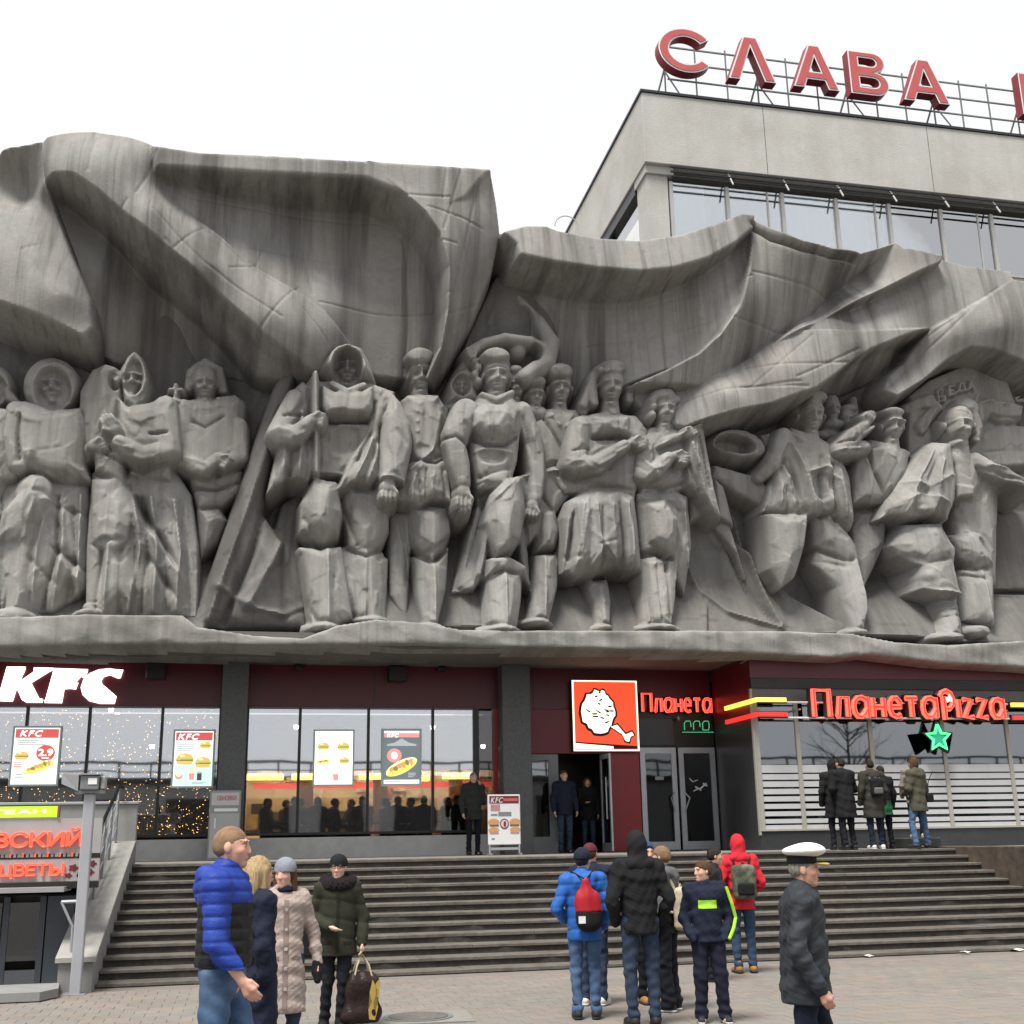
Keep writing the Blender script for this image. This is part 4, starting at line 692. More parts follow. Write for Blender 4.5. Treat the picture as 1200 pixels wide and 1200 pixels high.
F.poly([(1040, 640, 1.0), (1060, 614, 1.15), (1100, 614, 1.2), (1118, 645, 1.35), (1118, 660, 1.4), (1080, 668, 1.3), (1050, 652, 1.1)], bulge=.34, w=18); F.line([(1044, 650), (1080, 668)], .08, 4, 1.2)
F.poly([(1076, 660, 1.3), (1116, 652, 1.45), (1124, 698, 1.5), (1108, 702, 1.5), (1078, 690, 1.4)], bulge=.2, w=12); F.ell(1090, 676, 1.5, 10, 10, .15); F.line([(1080, 690), (1122, 697)], .1, 3, 1.5)
F.poly([(1098, 700, 1.25), (1122, 698, 1.3), (1124, 730, 1.5), (1128, 744, 1.75), (1104, 748, 1.75), (1102, 725, 1.4)], bulge=.2, w=12)
for y in (708, 716, 724): F.line([(1098, y), (1124, y-2)], -.07, 1.6, 1.5)
F.ell(1116, 746, 1.85, 16, 5, .2)
F.poly([(1030, 608, 1.25), (1036, 592, 1.2), (1074, 534, 1.1), (1092, 518, 1.1), (1114, 520, 1.15), (1120, 560, 1.35), (1118, 585, 1.4), (1110, 610, 1.5), (1094, 602, 1.5), (1070, 606, 1.45), (1046, 604, 1.35)], bulge=.24, w=18)
F.pleats((1088, 522), (1116, 528), (1036, 602), (1112, 606), 5, .085, 5, 1.35, 15, 8); F.bump(1082, 578, -.1, 14, 7, 1.5); F.line([(1060, 560), (1090, 570), (1116, 556)], .07, 4, 1.5); F.line([(1050, 590), (1080, 578), (1110, 592)], .07, 4, 1.5); F.ell(1075, 598, 1.35, 17, 7, .25)
F.poly([(1116, 530, 1.1), (1140, 540, 1.05), (1148, 570, 1.1), (1140, 590, 1.1), (1118, 584, 1.1)], bulge=.15, w=9); F.poly([(1118, 566, 1.3), (1142, 570, 1.25), (1142, 582, 1.3), (1120, 584, 1.3)], bulge=.08, w=4)
F.cap([(1142, 540, 1.1, 12), (1165, 552, 1.3, 11), (1190, 562, 1.5, 8), (1215, 572, 1.6, 7)]); F.line([(1150, 545), (1180, 562), (1210, 572)], -.08, 2, 1.4); F.line([(1160, 545), (1200, 556)], .08, 3, 1.4)
F.ell(1130, 480, .8, 20, 17, .3); F.head(1125, 498, 40, 1.08, yaw=-.1, open_mouth=.7)
for pts in ([(1140, 486), (1146, 502), (1144, 516)], [(1134, 478), (1144, 488), (1148, 500)]): F.cap([(x, y, .95, 5) for x, y in pts], k=.04)
F.ell(1124, 520, 1.15, 7, 10, .15, k=.03)
done(F, 'stone_figure', 'shouting stone man with a flying cloak and outstretched arm', seed=20)
# ================================================================== GROUND AND STEPS
HP = 1.48; YW = 26.5; YP = 24.25; XP = 10.61; XL, XR = -1.8, 13.5; ZS = 5.55
EDGE = [(17.3+.4*i, .06+.129*i) for i in range(12)]
M['asphalt'] = mat('trodden_ground', (.175, .16, .146), .9, .12, 3, .3, 80, dirt=(.15, .14, .125), dscale=.8, damt=.5)
g = MB()
g.add([(-400, -400, 0), (400, -400, 0), (400, 17.15, 0), (-400, 17.15, 0)], [(0, 1, 2, 3)])
g.add([(-2.25, 17.15, 0), (400, 17.15, 0), (400, 600, 0), (-2.25, 600, 0)], [(0, 1, 2, 3)])
g.add([(-400, 18.9, 0), (-2.25, 18.9, 0), (-2.25, 600, 0), (-400, 600, 0)], [(0, 1, 2, 3)])
ground = tag(g.build('ground', M['asphalt']), kind='structure')
# paving slabs, each one its own piece; the nearest 300 picked apart
PV = [mat('paver_%s' % n, c, .85, .12, 7, .35, 90, dirt=(.15, .135, .118), dscale=1.2, damt=.6) for n, c in (('grey', (.205, .186, .165)), ('warm', (.22, .193, .166)), ('pink', (.21, .178, .162)), ('green', (.195, .185, .17)))]
cells = []; S = .26
for iy in range(int((17.02-10.6)/S)):
    for ix in range(int(19.5/S)):
        x0 = -4.6+ix*S+(.13 if iy % 2 else 0); y0 = 10.6+iy*S
        dxy = x0/max(y0, 1)
        if -.30 < dxy < .88: cells.append((x0, y0))
cells.sort(key=lambda c: math.hypot(c[0]-2.8, c[1]-10.5)); 
vis = [c for c in cells if c[1] > 11.3]; vis.sort(key=lambda c: c[1]+.15*abs(c[0]-4)); near = set(vis[:296])
jit = random.Random(3)
def paver_mb(mb, x0, y0, w, d, dz):
    e = .0015; z = .007+dz; b = .003
    v = [(x0+e, y0+e, 0), (x0+w-e, y0+e, 0), (x0+w-e, y0+d-e, 0), (x0+e, y0+d-e, 0), (x0+e+b, y0+e+b, z), (x0+w-e-b, y0+e+b, z), (x0+w-e-b, y0+d-e-b, z), (x0+e+b, y0+d-e-b, z)]
    mb.add(v, [(4, 5, 6, 7), (0, 1, 5, 4), (1, 2, 6, 5), (2, 3, 7, 6), (3, 0, 4, 7)])
meshes = []
for k in range(4):
    mb = MB(); paver_mb(mb, 0, 0, S, S, 0); me = bpy.data.meshes.new('paver'); me.from_pydata(mb.v, [], mb.f); me.materials.append(PV[k]); meshes.append(me)
rest = MB()
for c in cells:
    k = 2 if c[1] > 16.3 and jit.random() < .75 else jit.choice((0, 0, 1, 1, 3, 3, 2)); dz = jit.uniform(-.0012, .0012)
    if c in near:
        o = bpy.data.objects.new('paver', meshes[k]); COL.objects.link(o); o.location = (c[0], c[1], dz); o.parent = ground
    else: rest.m = k; paver_mb(rest, c[0], c[1], S, S, dz)
tag(rest.build('pavers', parent=ground, mats=PV), kind='stuff')
G0 = .007
# manhole
mp = onz(490, 1192, .02); mh = thing('manhole_cover', 'round manhole cover in its worn concrete collar on the pavement', 'manhole cover', (mp[0], mp[1], .0))
def disc(cx, cy, r, z0, z1, n=28): return [(cx+r*math.cos(2*math.pi*k/n), cy+r*math.sin(2*math.pi*k/n)) for k in range(n)]
MB().prism([(-.55, -.42), (.52, -.45), (.56, .42), (-.5, .45)], (mp[0], mp[1], 0), (1, 0, 0), (0, 1, 0), .0, .022).build('collar', mat('collar_concrete', (.22, .21, .195), .9, .15, 8, .3, dirt=(.2, .19, .17)), mh)
MB().prism(disc(0, 0, .36, 0, 0), (mp[0], mp[1], 0), (1, 0, 0), (0, 1, 0), .0, .030).build('rim', M['alu_d'], mh)
MB().prism(disc(0, 0, .31, 0, 0), (mp[0], mp[1], 0), (1, 0, 0), (0, 1, 0), .0, .036).build('lid', mat('cast_iron', (.13, .12, .11), .6, .3, 20, .4, 60), mh)
# litter at the foot of the steps
lit = mat('paper_scrap', (.62, .6, .57), .8, .1, 9)
for i, (x, y, w, l) in enumerate(((1131, 1117, .12, 'crumpled white paper scrap lying at the foot of the steps'), (1192, 1114, .16, 'larger white paper scrap near the right end of the bottom step'), (1018, 1121, .1, 'flattened pinkish scrap on the pavement below the bottom step'))):
    p = onz(x, y, .016); mb = MB(); r2 = random.Random(i)
    v = [(p[0]+math.cos(a)*w*r2.uniform(.5, 1), p[1]+math.sin(a)*w*.6*r2.uniform(.5, 1), .018+r2.uniform(0, .03)) for a in [k*.785 for k in range(8)]]+[(p[0], p[1], .05)]
    mb.add(v, [(k, (k+1) % 8, 8) for k in range(8)]); tag(mb.build('paper_scrap', lit), l, 'litter')
# staircase: every step a part, its paler tread slab a sub-part
st = thing('staircase', 'broad flight of worn grey concrete steps up to the terrace', 'staircase', (5.8, 17.3, 0))
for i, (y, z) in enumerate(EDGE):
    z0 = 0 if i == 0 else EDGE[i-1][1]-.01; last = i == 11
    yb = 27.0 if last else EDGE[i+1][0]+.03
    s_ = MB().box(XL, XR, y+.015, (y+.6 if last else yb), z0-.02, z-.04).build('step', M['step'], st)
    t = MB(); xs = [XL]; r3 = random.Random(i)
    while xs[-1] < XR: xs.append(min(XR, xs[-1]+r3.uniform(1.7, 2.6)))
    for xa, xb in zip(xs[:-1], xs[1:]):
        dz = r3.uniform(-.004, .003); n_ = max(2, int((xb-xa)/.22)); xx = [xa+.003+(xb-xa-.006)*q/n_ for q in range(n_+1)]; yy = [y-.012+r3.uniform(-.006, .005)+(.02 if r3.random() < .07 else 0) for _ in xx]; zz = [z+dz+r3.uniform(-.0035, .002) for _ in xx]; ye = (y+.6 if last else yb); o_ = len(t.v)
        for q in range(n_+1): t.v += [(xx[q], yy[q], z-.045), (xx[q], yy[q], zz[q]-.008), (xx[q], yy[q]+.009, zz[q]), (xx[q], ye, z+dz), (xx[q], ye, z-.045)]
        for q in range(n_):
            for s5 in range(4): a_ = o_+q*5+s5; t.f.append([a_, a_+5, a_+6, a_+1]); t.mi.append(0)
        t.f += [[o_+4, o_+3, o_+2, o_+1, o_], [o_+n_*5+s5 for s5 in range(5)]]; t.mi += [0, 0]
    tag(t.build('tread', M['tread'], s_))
M['terrace'] = mat('terrace_paving', (.2, .19, .175), .85, .14, 4, .3, 70, dirt=(.17, .155, .135))
tag(MB().box(XL, 40, EDGE[11][0]+.61, 27.2, HP-.4, HP-.004).box(-20, XL-.002, 21.9, 27.2, HP-.4, HP-.004).build('terrace_floor', M['terrace']), kind='structure')
# right cheek wall and the slab of terrace beyond it
M['brownstone'] = mat('brown_stained_granite', (.07, .055, .044), .7, .4, 6, .3, 40, dirt=(.16, .11, .085), dscale=2.2, damt=.6)
MB().box(XR+.002, XR+.5, 16.9, 24.2, 0, HP+.03, bev=.015).build('cheek_wall', M['brownstone'])
tag(bpy.data.objects['cheek_wall'], 'dark brown stained stone cheek wall closing the right end of the steps', 'wall')
tag(MB().box(XR+.51, 40, 21.9, 24.2, 0, HP-.006).build('terrace_base', M['brownstone']), kind='structure')
# left stringer
sl = thing('stair_stringer', 'sloping pale concrete stringer along the left side of the steps', 'stair wall', (-2.0, 17, 0))
MB().prism([(16.95, 0), (16.95, .36), (21.7, 1.80), (22.3, 1.80), (22.3, 0)], (XL-.003, 0, 0), (0, 1, 0), (0, 0, 1), -.42, 0).build('body', M['plinth'], sl)
MB().prism([(16.9, .362), (16.9, .42), (21.7, 1.862), (22.32, 1.862), (22.32, 1.802), (21.7, 1.802)], (XL+.03, 0, 0), (0, 1, 0), (0, 0, 1), -.49, 0).build('coping', mat('coping_concrete', (.31, .305, .285), .85, .12, 6, .25, dirt=(.25, .24, .21)), sl)
# railing on the stringer
rl = thing('stair_railing', 'black steel railing with slanting bars on the left stringer', 'railing', (-2.1, 19, .8))
def sz(y): return .42+(y-16.9)*.3003
m = MB(); xr = -2.08
m.tube([(xr, 17.1, sz(17.1)+.93), (xr, 21.6, sz(21.6)+.93), (xr, 22.2, sz(21.6)+.93)], .028, 8); m.build('handrail', mat('black_rail_paint', (.010, .010, .011), .7, .05, spec=.1), rl)
for k in range(6): y = 17.2+k*.88; MB().tube([(xr, y, sz(y)-.02), (xr, y, sz(y)+.92)], .02, 6).build('post', M['alu_d'], rl)
for k in (.25, .48, .7): MB().tube([(xr, 17.15, sz(17.15)+k), (xr, 21.6, sz(21.6)+k)], .011, 6).build('rail', M['alu'], rl)
for k in range(5):
    y = 17.25+k*.88; MB().tube([(xr, y, sz(y)+.12), (xr, y+.8, sz(y+.8)+.78)], .009, 5).build('brace', M['alu'], rl)
# lamp post with three floodlight boxes
b = onz(88, 1166, 0); YLP = b[1]; lp = thing('floodlight_post', 'square grey post carrying boxy floodlights at the left end of the steps', 'lamp post', b)
zt = at(103, 930, YLP)[2]; MB().box(b[0]-.066, b[0]+.066, YLP-.066, YLP+.066, 0, zt, bev=.012).build('post', mat('pale_grey_paint', (.33, .34, .37), .45, .06, 4, dirt=(.3, .3, .31)), lp)
MB().box(b[0]-.13, b[0]+.13, YLP-.13, YLP+.13, 0, .02, bev=.004).build('base_plate', M['alu_d'], lp)
MB().box(b[0]-.18, b[0]+.18, YLP-.1, YLP+.1, zt, zt+.04).build('bracket', M['alu_d'], lp)
f1 = MB().box(b[0]-.115, b[0]+.115, YLP-.14, YLP+.1, zt+.04, zt+.23, bev=.015).build('floodlight', M['alu_d'], lp)
bx('lens', mat('lens_white', (.75, .76, .78), .15, .03), f1, b[0]-.02, b[0]+.09, YLP-.148, YLP-.139, zt+.11, zt+.19)
bx('visor', M['alu'], f1, b[0]-.14, b[0]+.14, YLP-.17, YLP+.11, zt+.231, zt+.247)
f2 = MB().prism([(-.34, .10), (-.14, -.0), (-.14, .20), (-.34, .22)], (b[0], YLP, zt+.03), (1, 0, 0), (0, 0, 1), -.14, .12).build('floodlight', M['lightgrey'], lp)
MB().prism([(-.345, .21), (-.14, .01), (-.14, .0), (-.345, .09)], (b[0], YLP-.125, zt+.03), (1, 0, 0), (0, 0, 1), -.003, .003).build('visor', M['alu'], f2)
MB().box(b[0]+.135, b[0]+.19, YLP-.12, YLP+.1, zt+.05, zt+.21, bev=.01).build('floodlight', M['lightgrey'], lp)
# ================================================================== SUNKEN SHOP ENTRANCE AT THE LEFT
ks = thing('underpass_shop', 'low grey shop front with dark glass doors sunk beside the steps', 'shop', (-4.5, 17.6, 0))
zs1 = at(40, 958, 17.5)[2]; zs0 = at(40, 1034, 17.5)[2]
MB().box(-9, -2.26, 17.62, 21.88, zs0-.1, zs1-.02).build('roof_block', M['plinth'], ks)
MB().box(-9, -2.26, 17.2, 17.9, zs0-.12, zs0-.06).build('canopy', M['lightgrey'], ks)
MB().box(-9, -2.26, 18.88, 19.0, -1.4, zs0-.2).build('back_wall', M['blackwall'], ks)
tag(MB().box(-9, -2.26, 17.16, 18.9, -1.5, -1.4).build('pit_floor', M['asphalt']), kind='structure')
for x0 in (-2.72, -3.2, -3.7, -4.2):
    dr = MB().box(x0-.04, x0+.04, 18.7, 18.78, -1.4, zs0-.22).build('door_post', mat('blue_grey_frame', (.075, .085, .1), .4, .06) if x0 == -2.72 else bpy.data.materials['blue_grey_frame'], ks)
for x0 in (-3.16, -3.66, -4.16):
    MB().box(x0+.0, x0+.4, 18.72, 18.74, -1.3, zs0-.3).build('door_pane', M['glass_dk'], ks)
MB().box(-2.66, -2.30, 18.70, 18.80, -1.4, zs0-.22).build('door_pier', bpy.data.materials['blue_grey_frame'], ks)
# shop shelves glimpsed inside
MB().box(-4.6, -2.8, 18.80, 18.86, -.2, .7).build('display', mat('goods_display', (.12, .085, .045), .6, .8, 9), ks)
# paving ramp slab in front
MB().prism([(-5.5, 16.0), (-2.28, 16.0), (-2.12, 16.35), (-2.2, 17.0), (-5.5, 17.0)], (0, 0, 0), (1, 0, 0), (0, 1, 0), .02, .12).build('entrance_slab', M['plinth'])
tag(bpy.data.objects['entrance_slab'], 'thick grey concrete slab lying before the sunken shop doors', 'slab')
ha, hb_, hc_ = at(72, 1057, 17.08), at(95, 1056, 17.08), at(85, 1086, 17.08); sr = thing('bent_handrail', 'short bent steel handrail beside the lamp post', 'handrail', (ha[0], 17.08, 0)); MB().tube([ha, hb_], .022, 8).build('grip', M['alu'], sr); MB().tube([ha, hc_, (hc_[0]+.01, 17.08, .12)], .018, 8).build('leg', M['alu'], sr)
# parapet at the left end of the terrace
pz = at(110, 943, 22.0)[2]
pp = thing('terrace_parapet', 'grey concrete parapet at the left end of the terrace', 'parapet', (-3, 22, HP)); xe = at(160, 960, 22)[0]
MB().box(-20, xe, 22.0, 22.25, HP-.9, pz).build('wall', M['plinth'], pp); MB().box(-20, xe+.03, 21.96, 22.29, pz+.001, pz+.05, bev=.01).build('coping', M['lightgrey'], pp)
# ================================================================== SHOP FRONTS UNDER THE RELIEF
W = lambda x, y, Y=YW: at(x, y, Y)
ZT = 4.62; ZB = 1.95
wing = thing('wing_building', 'low building wing with shops below and the concrete relief on its front', 'building', (5, YW, HP))
MB().box(-20, 34, YW+.3, 40, ZS+.35, 13.5).build('upper_wall', M['back'], wing)
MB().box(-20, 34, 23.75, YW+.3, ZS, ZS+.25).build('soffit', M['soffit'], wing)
MB().box(-20, XP-.05, YW+.02, YW+.3, ZT, ZS-.002).build('fascia', M['maroon'], wing)
for x in (-4.1, -.6, 2.7, 6.3): MB().box(x-.006, x+.006, YW+.012, YW+.019, ZT, ZS-.01).build('fascia_joint', M['blackwall'], wing)
MB().box(-20, 5.5, YW-.06, YW+.3, HP-.02, ZB-.05, bev=.01).build('plinth', mat('shop_plinth', (.46, .46, .45), .8, .1, 5, .2, 90, dirt=(.3, .29, .28)), wing)
p1 = (W(258, 860, 26.2)[0], W(289, 860, 26.2)[0]); p2 = (W(587, 860, 26.2)[0], W(620, 860, 26.2)[0])
for a, c in (p1, p2):
    MB().box(a, c, 26.0, YW-.002, HP-.01, ZS-.003, bev=.012).build('pillar', M['granite_b'], wing)
for px_, in ((183,), (465,), (350,), (517,)):
    x = W(px_, 790)[0]; w = .2 if px_ in (183, 465) else .1
    MB().box(x-w, x+w, YW-.22, YW+.012, ZS-(.36 if w == .2 else .12), ZS-.02, bev=.02).build('loudspeaker', M['blackwall'], wing)
gz = thing('restaurant_glazing', 'long restaurant window wall with dark mullions under the red fascia', 'window', (2, YW, ZB))
mull = [W(x, 900)[0] for x in (-130, -60, 27, 101, 187)]+[p1[0]-.01]; mull2 = [p1[1]+.01]+[W(x, 900)[0] for x in (350, 431, 507)]+[W(556, 900)[0]]
for ms in (mull, mull2):
    for k, x in enumerate(ms): MB().box(x-.03, x+.03, YW-.045, YW+.06, ZB, ZT-.001).build('mullion', M['darkmetal'], gz)
    for a, c in zip(ms[:-1], ms[1:]): MB().box(a+.03, c-.03, YW, YW+.012, ZB+.05, ZT-.03).build('pane', M['glass'], gz)
    MB().box(ms[0], ms[-1], YW-.04, YW+.055, ZB-.001, ZB+.05).build('sill', M['darkmetal'], gz); MB().box(ms[0], ms[-1], YW-.035, YW+.05, ZT-.03, ZT-.002).build('head', M['alu_d'], gz)
# side door bay next to the second pillar
bx('mullion', M['darkmetal'], gz, mull2[-1]+.03, mull2[-1]+.1, YW-.05, YW+.06, HP, ZT-.001)
bx('pane', M['glass_dk'], gz, mull2[-1]+.1, p2[0]-.13, YW+.02, YW+.03, HP+.05, ZT-.05); bx('jamb', M['red_panel'], gz, p2[0]-.13, p2[0]-.01, YW-.03, YW+.06, HP, ZT)
# restaurant interior
room = thing('restaurant_interior', 'warm lit restaurant room seen through the window wall', 'room', (2.5, 30, HP))
M['tan'] = mat('tan_wall', (.52, .40, .25), .8, .12, 2); M['dkceil'] = mat('dark_ceiling', (.05, .048, .045), .8); M['floor_in'] = mat('brown_floor', (.1, .075, .05), .5)
bx('back_wall', M['tan'], room, -.4, 6.6, 32.0, 32.1, HP, 4.6); bx('ceiling', M['dkceil'], room, -9, 9, YW+.31, 32.1, 4.4, 4.5); bx('floor', M['floor_in'], room, -9, 9, YW+.31, 32.1, HP-.1, HP-.002)
bx('partition', M['tan'], room, -.45, -.4, YW+.32, 32.0, HP, 4.4); bx('partition', M['dkceil'], room, 6.6, 6.7, YW+.32, 32.1, HP, 4.4); bx('back_wall', mat('dim_brown_wall', (.06, .043, .03), .9, .3, 3), room, -9, -.46, 29.5, 29.6, HP, 4.4)
bx('counter', mat('brown_counter', (.13, .07, .035), .6, .5, 4), room, .5, 6.2, 31.0, 31.5, HP, 2.55); bx('menu_rail', mat('red_rail', (.5, .05, .04), .5, emit=(1, .1, .07), estr=.5), room, .2, 6.4, 31.4, 31.45, 3.12, 3.26)
bx('added_bulkhead', mat('added_bulkhead_tan', (.30, .25, .18), .8, .1, 2), room, -.39, 6.59, 28.9, 29.0, 3.42, 4.399); cl_ = glow('added_room_glow', (1, .80, .5), 13.0)  # dropped board added to hide the glowing panels behind it
for k_ in range(4): bx('added_glow_panel', cl_, room, .3+k_*1.6, 1.2+k_*1.6, 29.4, 31.4, 4.37, 4.399)  # glowing panels added out of view to brighten back wall and tables
gl_warm = glow('warm_lamp', (1, .66, .16), 3.2)
lampspots = [(W(305, 905, 29.5)[0], 29.5, 1.1), (W(362, 905, 29.5)[0], 29.5, .8), (W(438, 906, 29.5)[0], 29.5, .7), (W(540, 904, 29.5)[0], 29.5, .9), (W(480, 900, 30.5)[0], 30.5, 1.0)]
for i, (x, y, w) in enumerate(lampspots):
    t = thing('pendant_lamp', ['long warm lamp hanging nearest the left pillar inside the restaurant', 'warm lamp hanging left of the white food poster', 'short warm lamp hanging between the two food posters', 'warm lamp hanging right of the dark sandwich poster', 'deepest warm lamp hanging near the counter'][i], 'lamp', (x, y, 3.3), 'lamps in the restaurant')
    bx('shade', gl_warm, t, x-w/2, x+w/2, y-.12, y+.12, 3.24, 3.38, bev=.02); bx('rod', M['blackwall'], t, x-.012, x+.012, y-.012, y+.012, 3.38, 4.4)
bulb = glow('bulb_white', (1, .93, .8), 14)
for i, (x, y) in enumerate(((130, 832), (137, 838), (237, 842), (178, 875), (347, 852), (507, 853), (566, 875))):
    p = at(x, y, 28.2); t = MB()
    t.tube([(p[0], 28.2, p[2]-.04), (p[0], 28.2, p[2]+.04)], [.045, .06], 10); tag(t.build('spotlight', bulb), ['tiny ceiling spotlight over the left bay, upper of a close pair', 'tiny ceiling spotlight over the left bay, lower of a close pair', 'tiny spotlight near the top of the window beside the left pillar', 'lowest tiny spotlight over the garland window', 'tiny spotlight near the second mullion right of the left pillar', 'tiny spotlight above the right edge of the dark poster', 'tiny spotlight behind the narrow dark pane by the second pillar'][i], 'spotlight', 'ceiling spotlights')
# garland of little lights in the left bay
gar = MB(); rg = random.Random(5)
for k in range(950):
    x = rg.uniform(-6.2, p1[0]-.1); z = ZB+.05+(ZT-ZB-.1)*(rg.random()**1.35); y = YW+rg.uniform(.10, .22); r = rg.uniform(.007, .013)
    gar.add([(x+r, y, z), (x-r, y, z), (x, y+r, z), (x, y-r, z), (x, y, z+r), (x, y, z-r)], [(0, 2, 4), (2, 1, 4), (1, 3, 4), (3, 0, 4), (2, 0, 5), (1, 2, 5), (3, 1, 5), (0, 3, 5)])
tag(gar.build('light_garland', glow('garland_amber', (1, .52, .16), 4.5)), 'curtain of tiny amber lights behind the left restaurant window', 'garland', kind='stuff')
# pictures, shelves and boards on the restaurant's back wall
rw = random.Random(21); wp = [mat('wall_picture_%s' % n, c, .6, .35, 7) for n, c in (('brown', (.2, .1, .05)), ('cream', (.5, .42, .3)), ('rust', (.3, .1, .04)), ('dark', (.05, .04, .035)), ('ochre', (.42, .28, .1)))]
for k in range(26):
    x = rw.uniform(.0, 6.2); z = rw.uniform(2.0, 3.9); w, h = rw.uniform(.12, .45), rw.uniform(.15, .6); bx('wall_picture', rw.choice(wp), room, x, x+w, 31.93-.002*k, 31.95-.002*k, z, z+h)
for x in (1.3, 3.1, 5.0): bx('room_column', mat('room_brick', (.2, .1, .06), .8, .4, 9) if x == 1.3 else bpy.data.materials['room_brick'], room, x, x+.32, 30.2, 30.5, HP, 4.399)
# dark hedge of dried leaves at the foot of the garland window
hd = MB(); 
for k in range(1500):
    x = rg.uniform(-6.2, p1[0]-.15); z = ZB+.03+abs(rg.gauss(0, .32)); y = YW+rg.uniform(.25, .5); a = rg.uniform(0, 6.3); r = rg.uniform(.03, .07)
    if z > ZB+1.0: continue
    u = Vector((math.cos(a)*r, rg.uniform(-.4, .4)*r, math.sin(a)*r)); w = Vector((-math.sin(a)*r*.5, rg.uniform(-.3, .3)*r, math.cos(a)*r*.5)); p = Vector((x, y, z))
    hd.m = rg.choice((0, 0, 1, 2)); hd.add([p-u, p+w, p+u, p-w], [(0, 1, 2, 3)])
tag(hd.build('dried_leaves', mats=[mat('leaf_dark', (.035, .025, .012), .8, .3), mat('leaf_rust', (.26, .1, .03), .8, .3), mat('leaf_straw', (.36, .26, .1), .8, .3)]), 'bank of dried autumn leaves along the foot of the garland window', 'foliage', kind='stuff')
# grey cabinet before the first pillar
cx0, cx1 = W(246, 930, 25.6)[0], W(283, 930, 25.6)[0]; cz = W(265, 926, 25.6)[2]
cb = thing('grey_cabinet', 'tall light grey metal cabinet with red lettering before the left pillar', 'cabinet', ((cx0+cx1)/2, 25.7, HP))
MB().box(cx0, cx1, 25.6, 25.98, HP, cz, bev=.015).build('body', M['lightgrey'], cb); bx('top_panel', mat('pale_panel', (.5, .49, .5), .5, .04), cb, cx0+.04, cx1-.04, 25.588, 25.599, cz-.3, cz-.05)
bx('ledge', M['whitem'], cb, cx0+.1, cx1-.06, 25.585, 25.599, cz-.42, cz-.36); dr = bx('door', mat('cabinet_door_grey', (.38, .38, .385), .45, .04), cb, cx0+.03, cx1-.03, 25.588, 25.599, HP+.05, cz-.46); bx('handle', M['whitem'], dr, cx0+.11, cx0+.14, 25.572, 25.588, cz-.75, cz-.55)
# ------------------------------------------------------------------ restaurant entrance between pillar and black doors
XA = p2[1]; XD0, XD1 = W(655, 940)[0], W(706, 940)[0]; XE = W(751, 940)[0]; ZD = W(680, 884)[2]
en = thing('restaurant_entrance', 'red panelled restaurant entrance with grey framed doorway standing open', 'entrance', (7.2, YW, HP))
xs3 = [XA+.002, W(668, 840)[0], W(694, 840)[0], W(722, 840)[0], XE]
for a, c in zip(xs3[:-1], xs3[1:]): bx('upper_panel', M['red_panel'] if a > 7 else mat('wine_panel', (.13, .008, .016), .3, .06), en, a+.004, c-.004, YW-.02, YW+.3, ZD+.02, ZT-.01)
bx('side_panel', M['red_panel'], en, XD1+.05, XE-.004, YW-.02, YW+.3, HP, ZD+.015)
bx('sidelight_frame', M['alu_d'], en, XA+.003, XD0-.0, YW-.02, YW+.05, HP, HP+.35); bx('sidelight_frame', M['alu_d'], en, XA+.003, XA+.12, YW-.02, YW+.05, HP+.351, ZD); bx('sidelight_frame', M['alu_d'], en, XD0-.22, XD0, YW-.02, YW+.05, HP+.351, ZD); bx('sidelight_frame', M['alu_d'], en, XA+.121, XD0-.221, YW-.02, YW+.05, ZD-.12, ZD)
bx('pane', M['glass_hi'], en, XA+.121, XD0-.221, YW+.01, YW+.02, HP+.352, ZD-.121)
bx('pull', M['alu'], en, XD0-.06, XD0-.035, YW-.06, YW-.03, HP+.25, HP+1.3)
# open leaf: swung inwards towards the street side
ol = MB(); ax = XD1-.02
lf = MB().box(ax-.02, ax+.02, YW-.75, YW-.67, HP+.03, ZD-.03).box(ax-.02, ax+.02, YW-.09, YW-.02, HP+.03, ZD-.03).box(ax-.02, ax+.02, YW-.669, YW-.091, HP+.03, HP+.2).box(ax-.02, ax+.02, YW-.669, YW-.091, ZD-.13, ZD-.03).build('door_leaf', M['alu'], en)
bx('pane', M['glass_hi'], lf, ax-.005, ax+.005, YW-.668, YW-.092, HP+.201, ZD-.131); MB().tube([(ax-.06, YW-.6, HP+.7), (ax-.06, YW-.6, HP+1.6)], .018, 8).build('handle', M['alu'], lf)
bx('jamb', M['alu_d'], en, XD1-.0, XD1+.05, YW-.03, YW+.1, HP, ZD); bx('vestibule_wall', M['blackwall'], en, XA, XE, YW+1.6, YW+1.7, HP, ZD+.3); bx('vestibule_ceiling', M['blackwall'], en, XA, XE, YW+.31, YW+1.6, ZD+.1, ZD+.2); bx('vestibule_floor', M['floor_in'], en, XA, XE, YW+.05, YW+1.6, HP-.1, HP-.001)
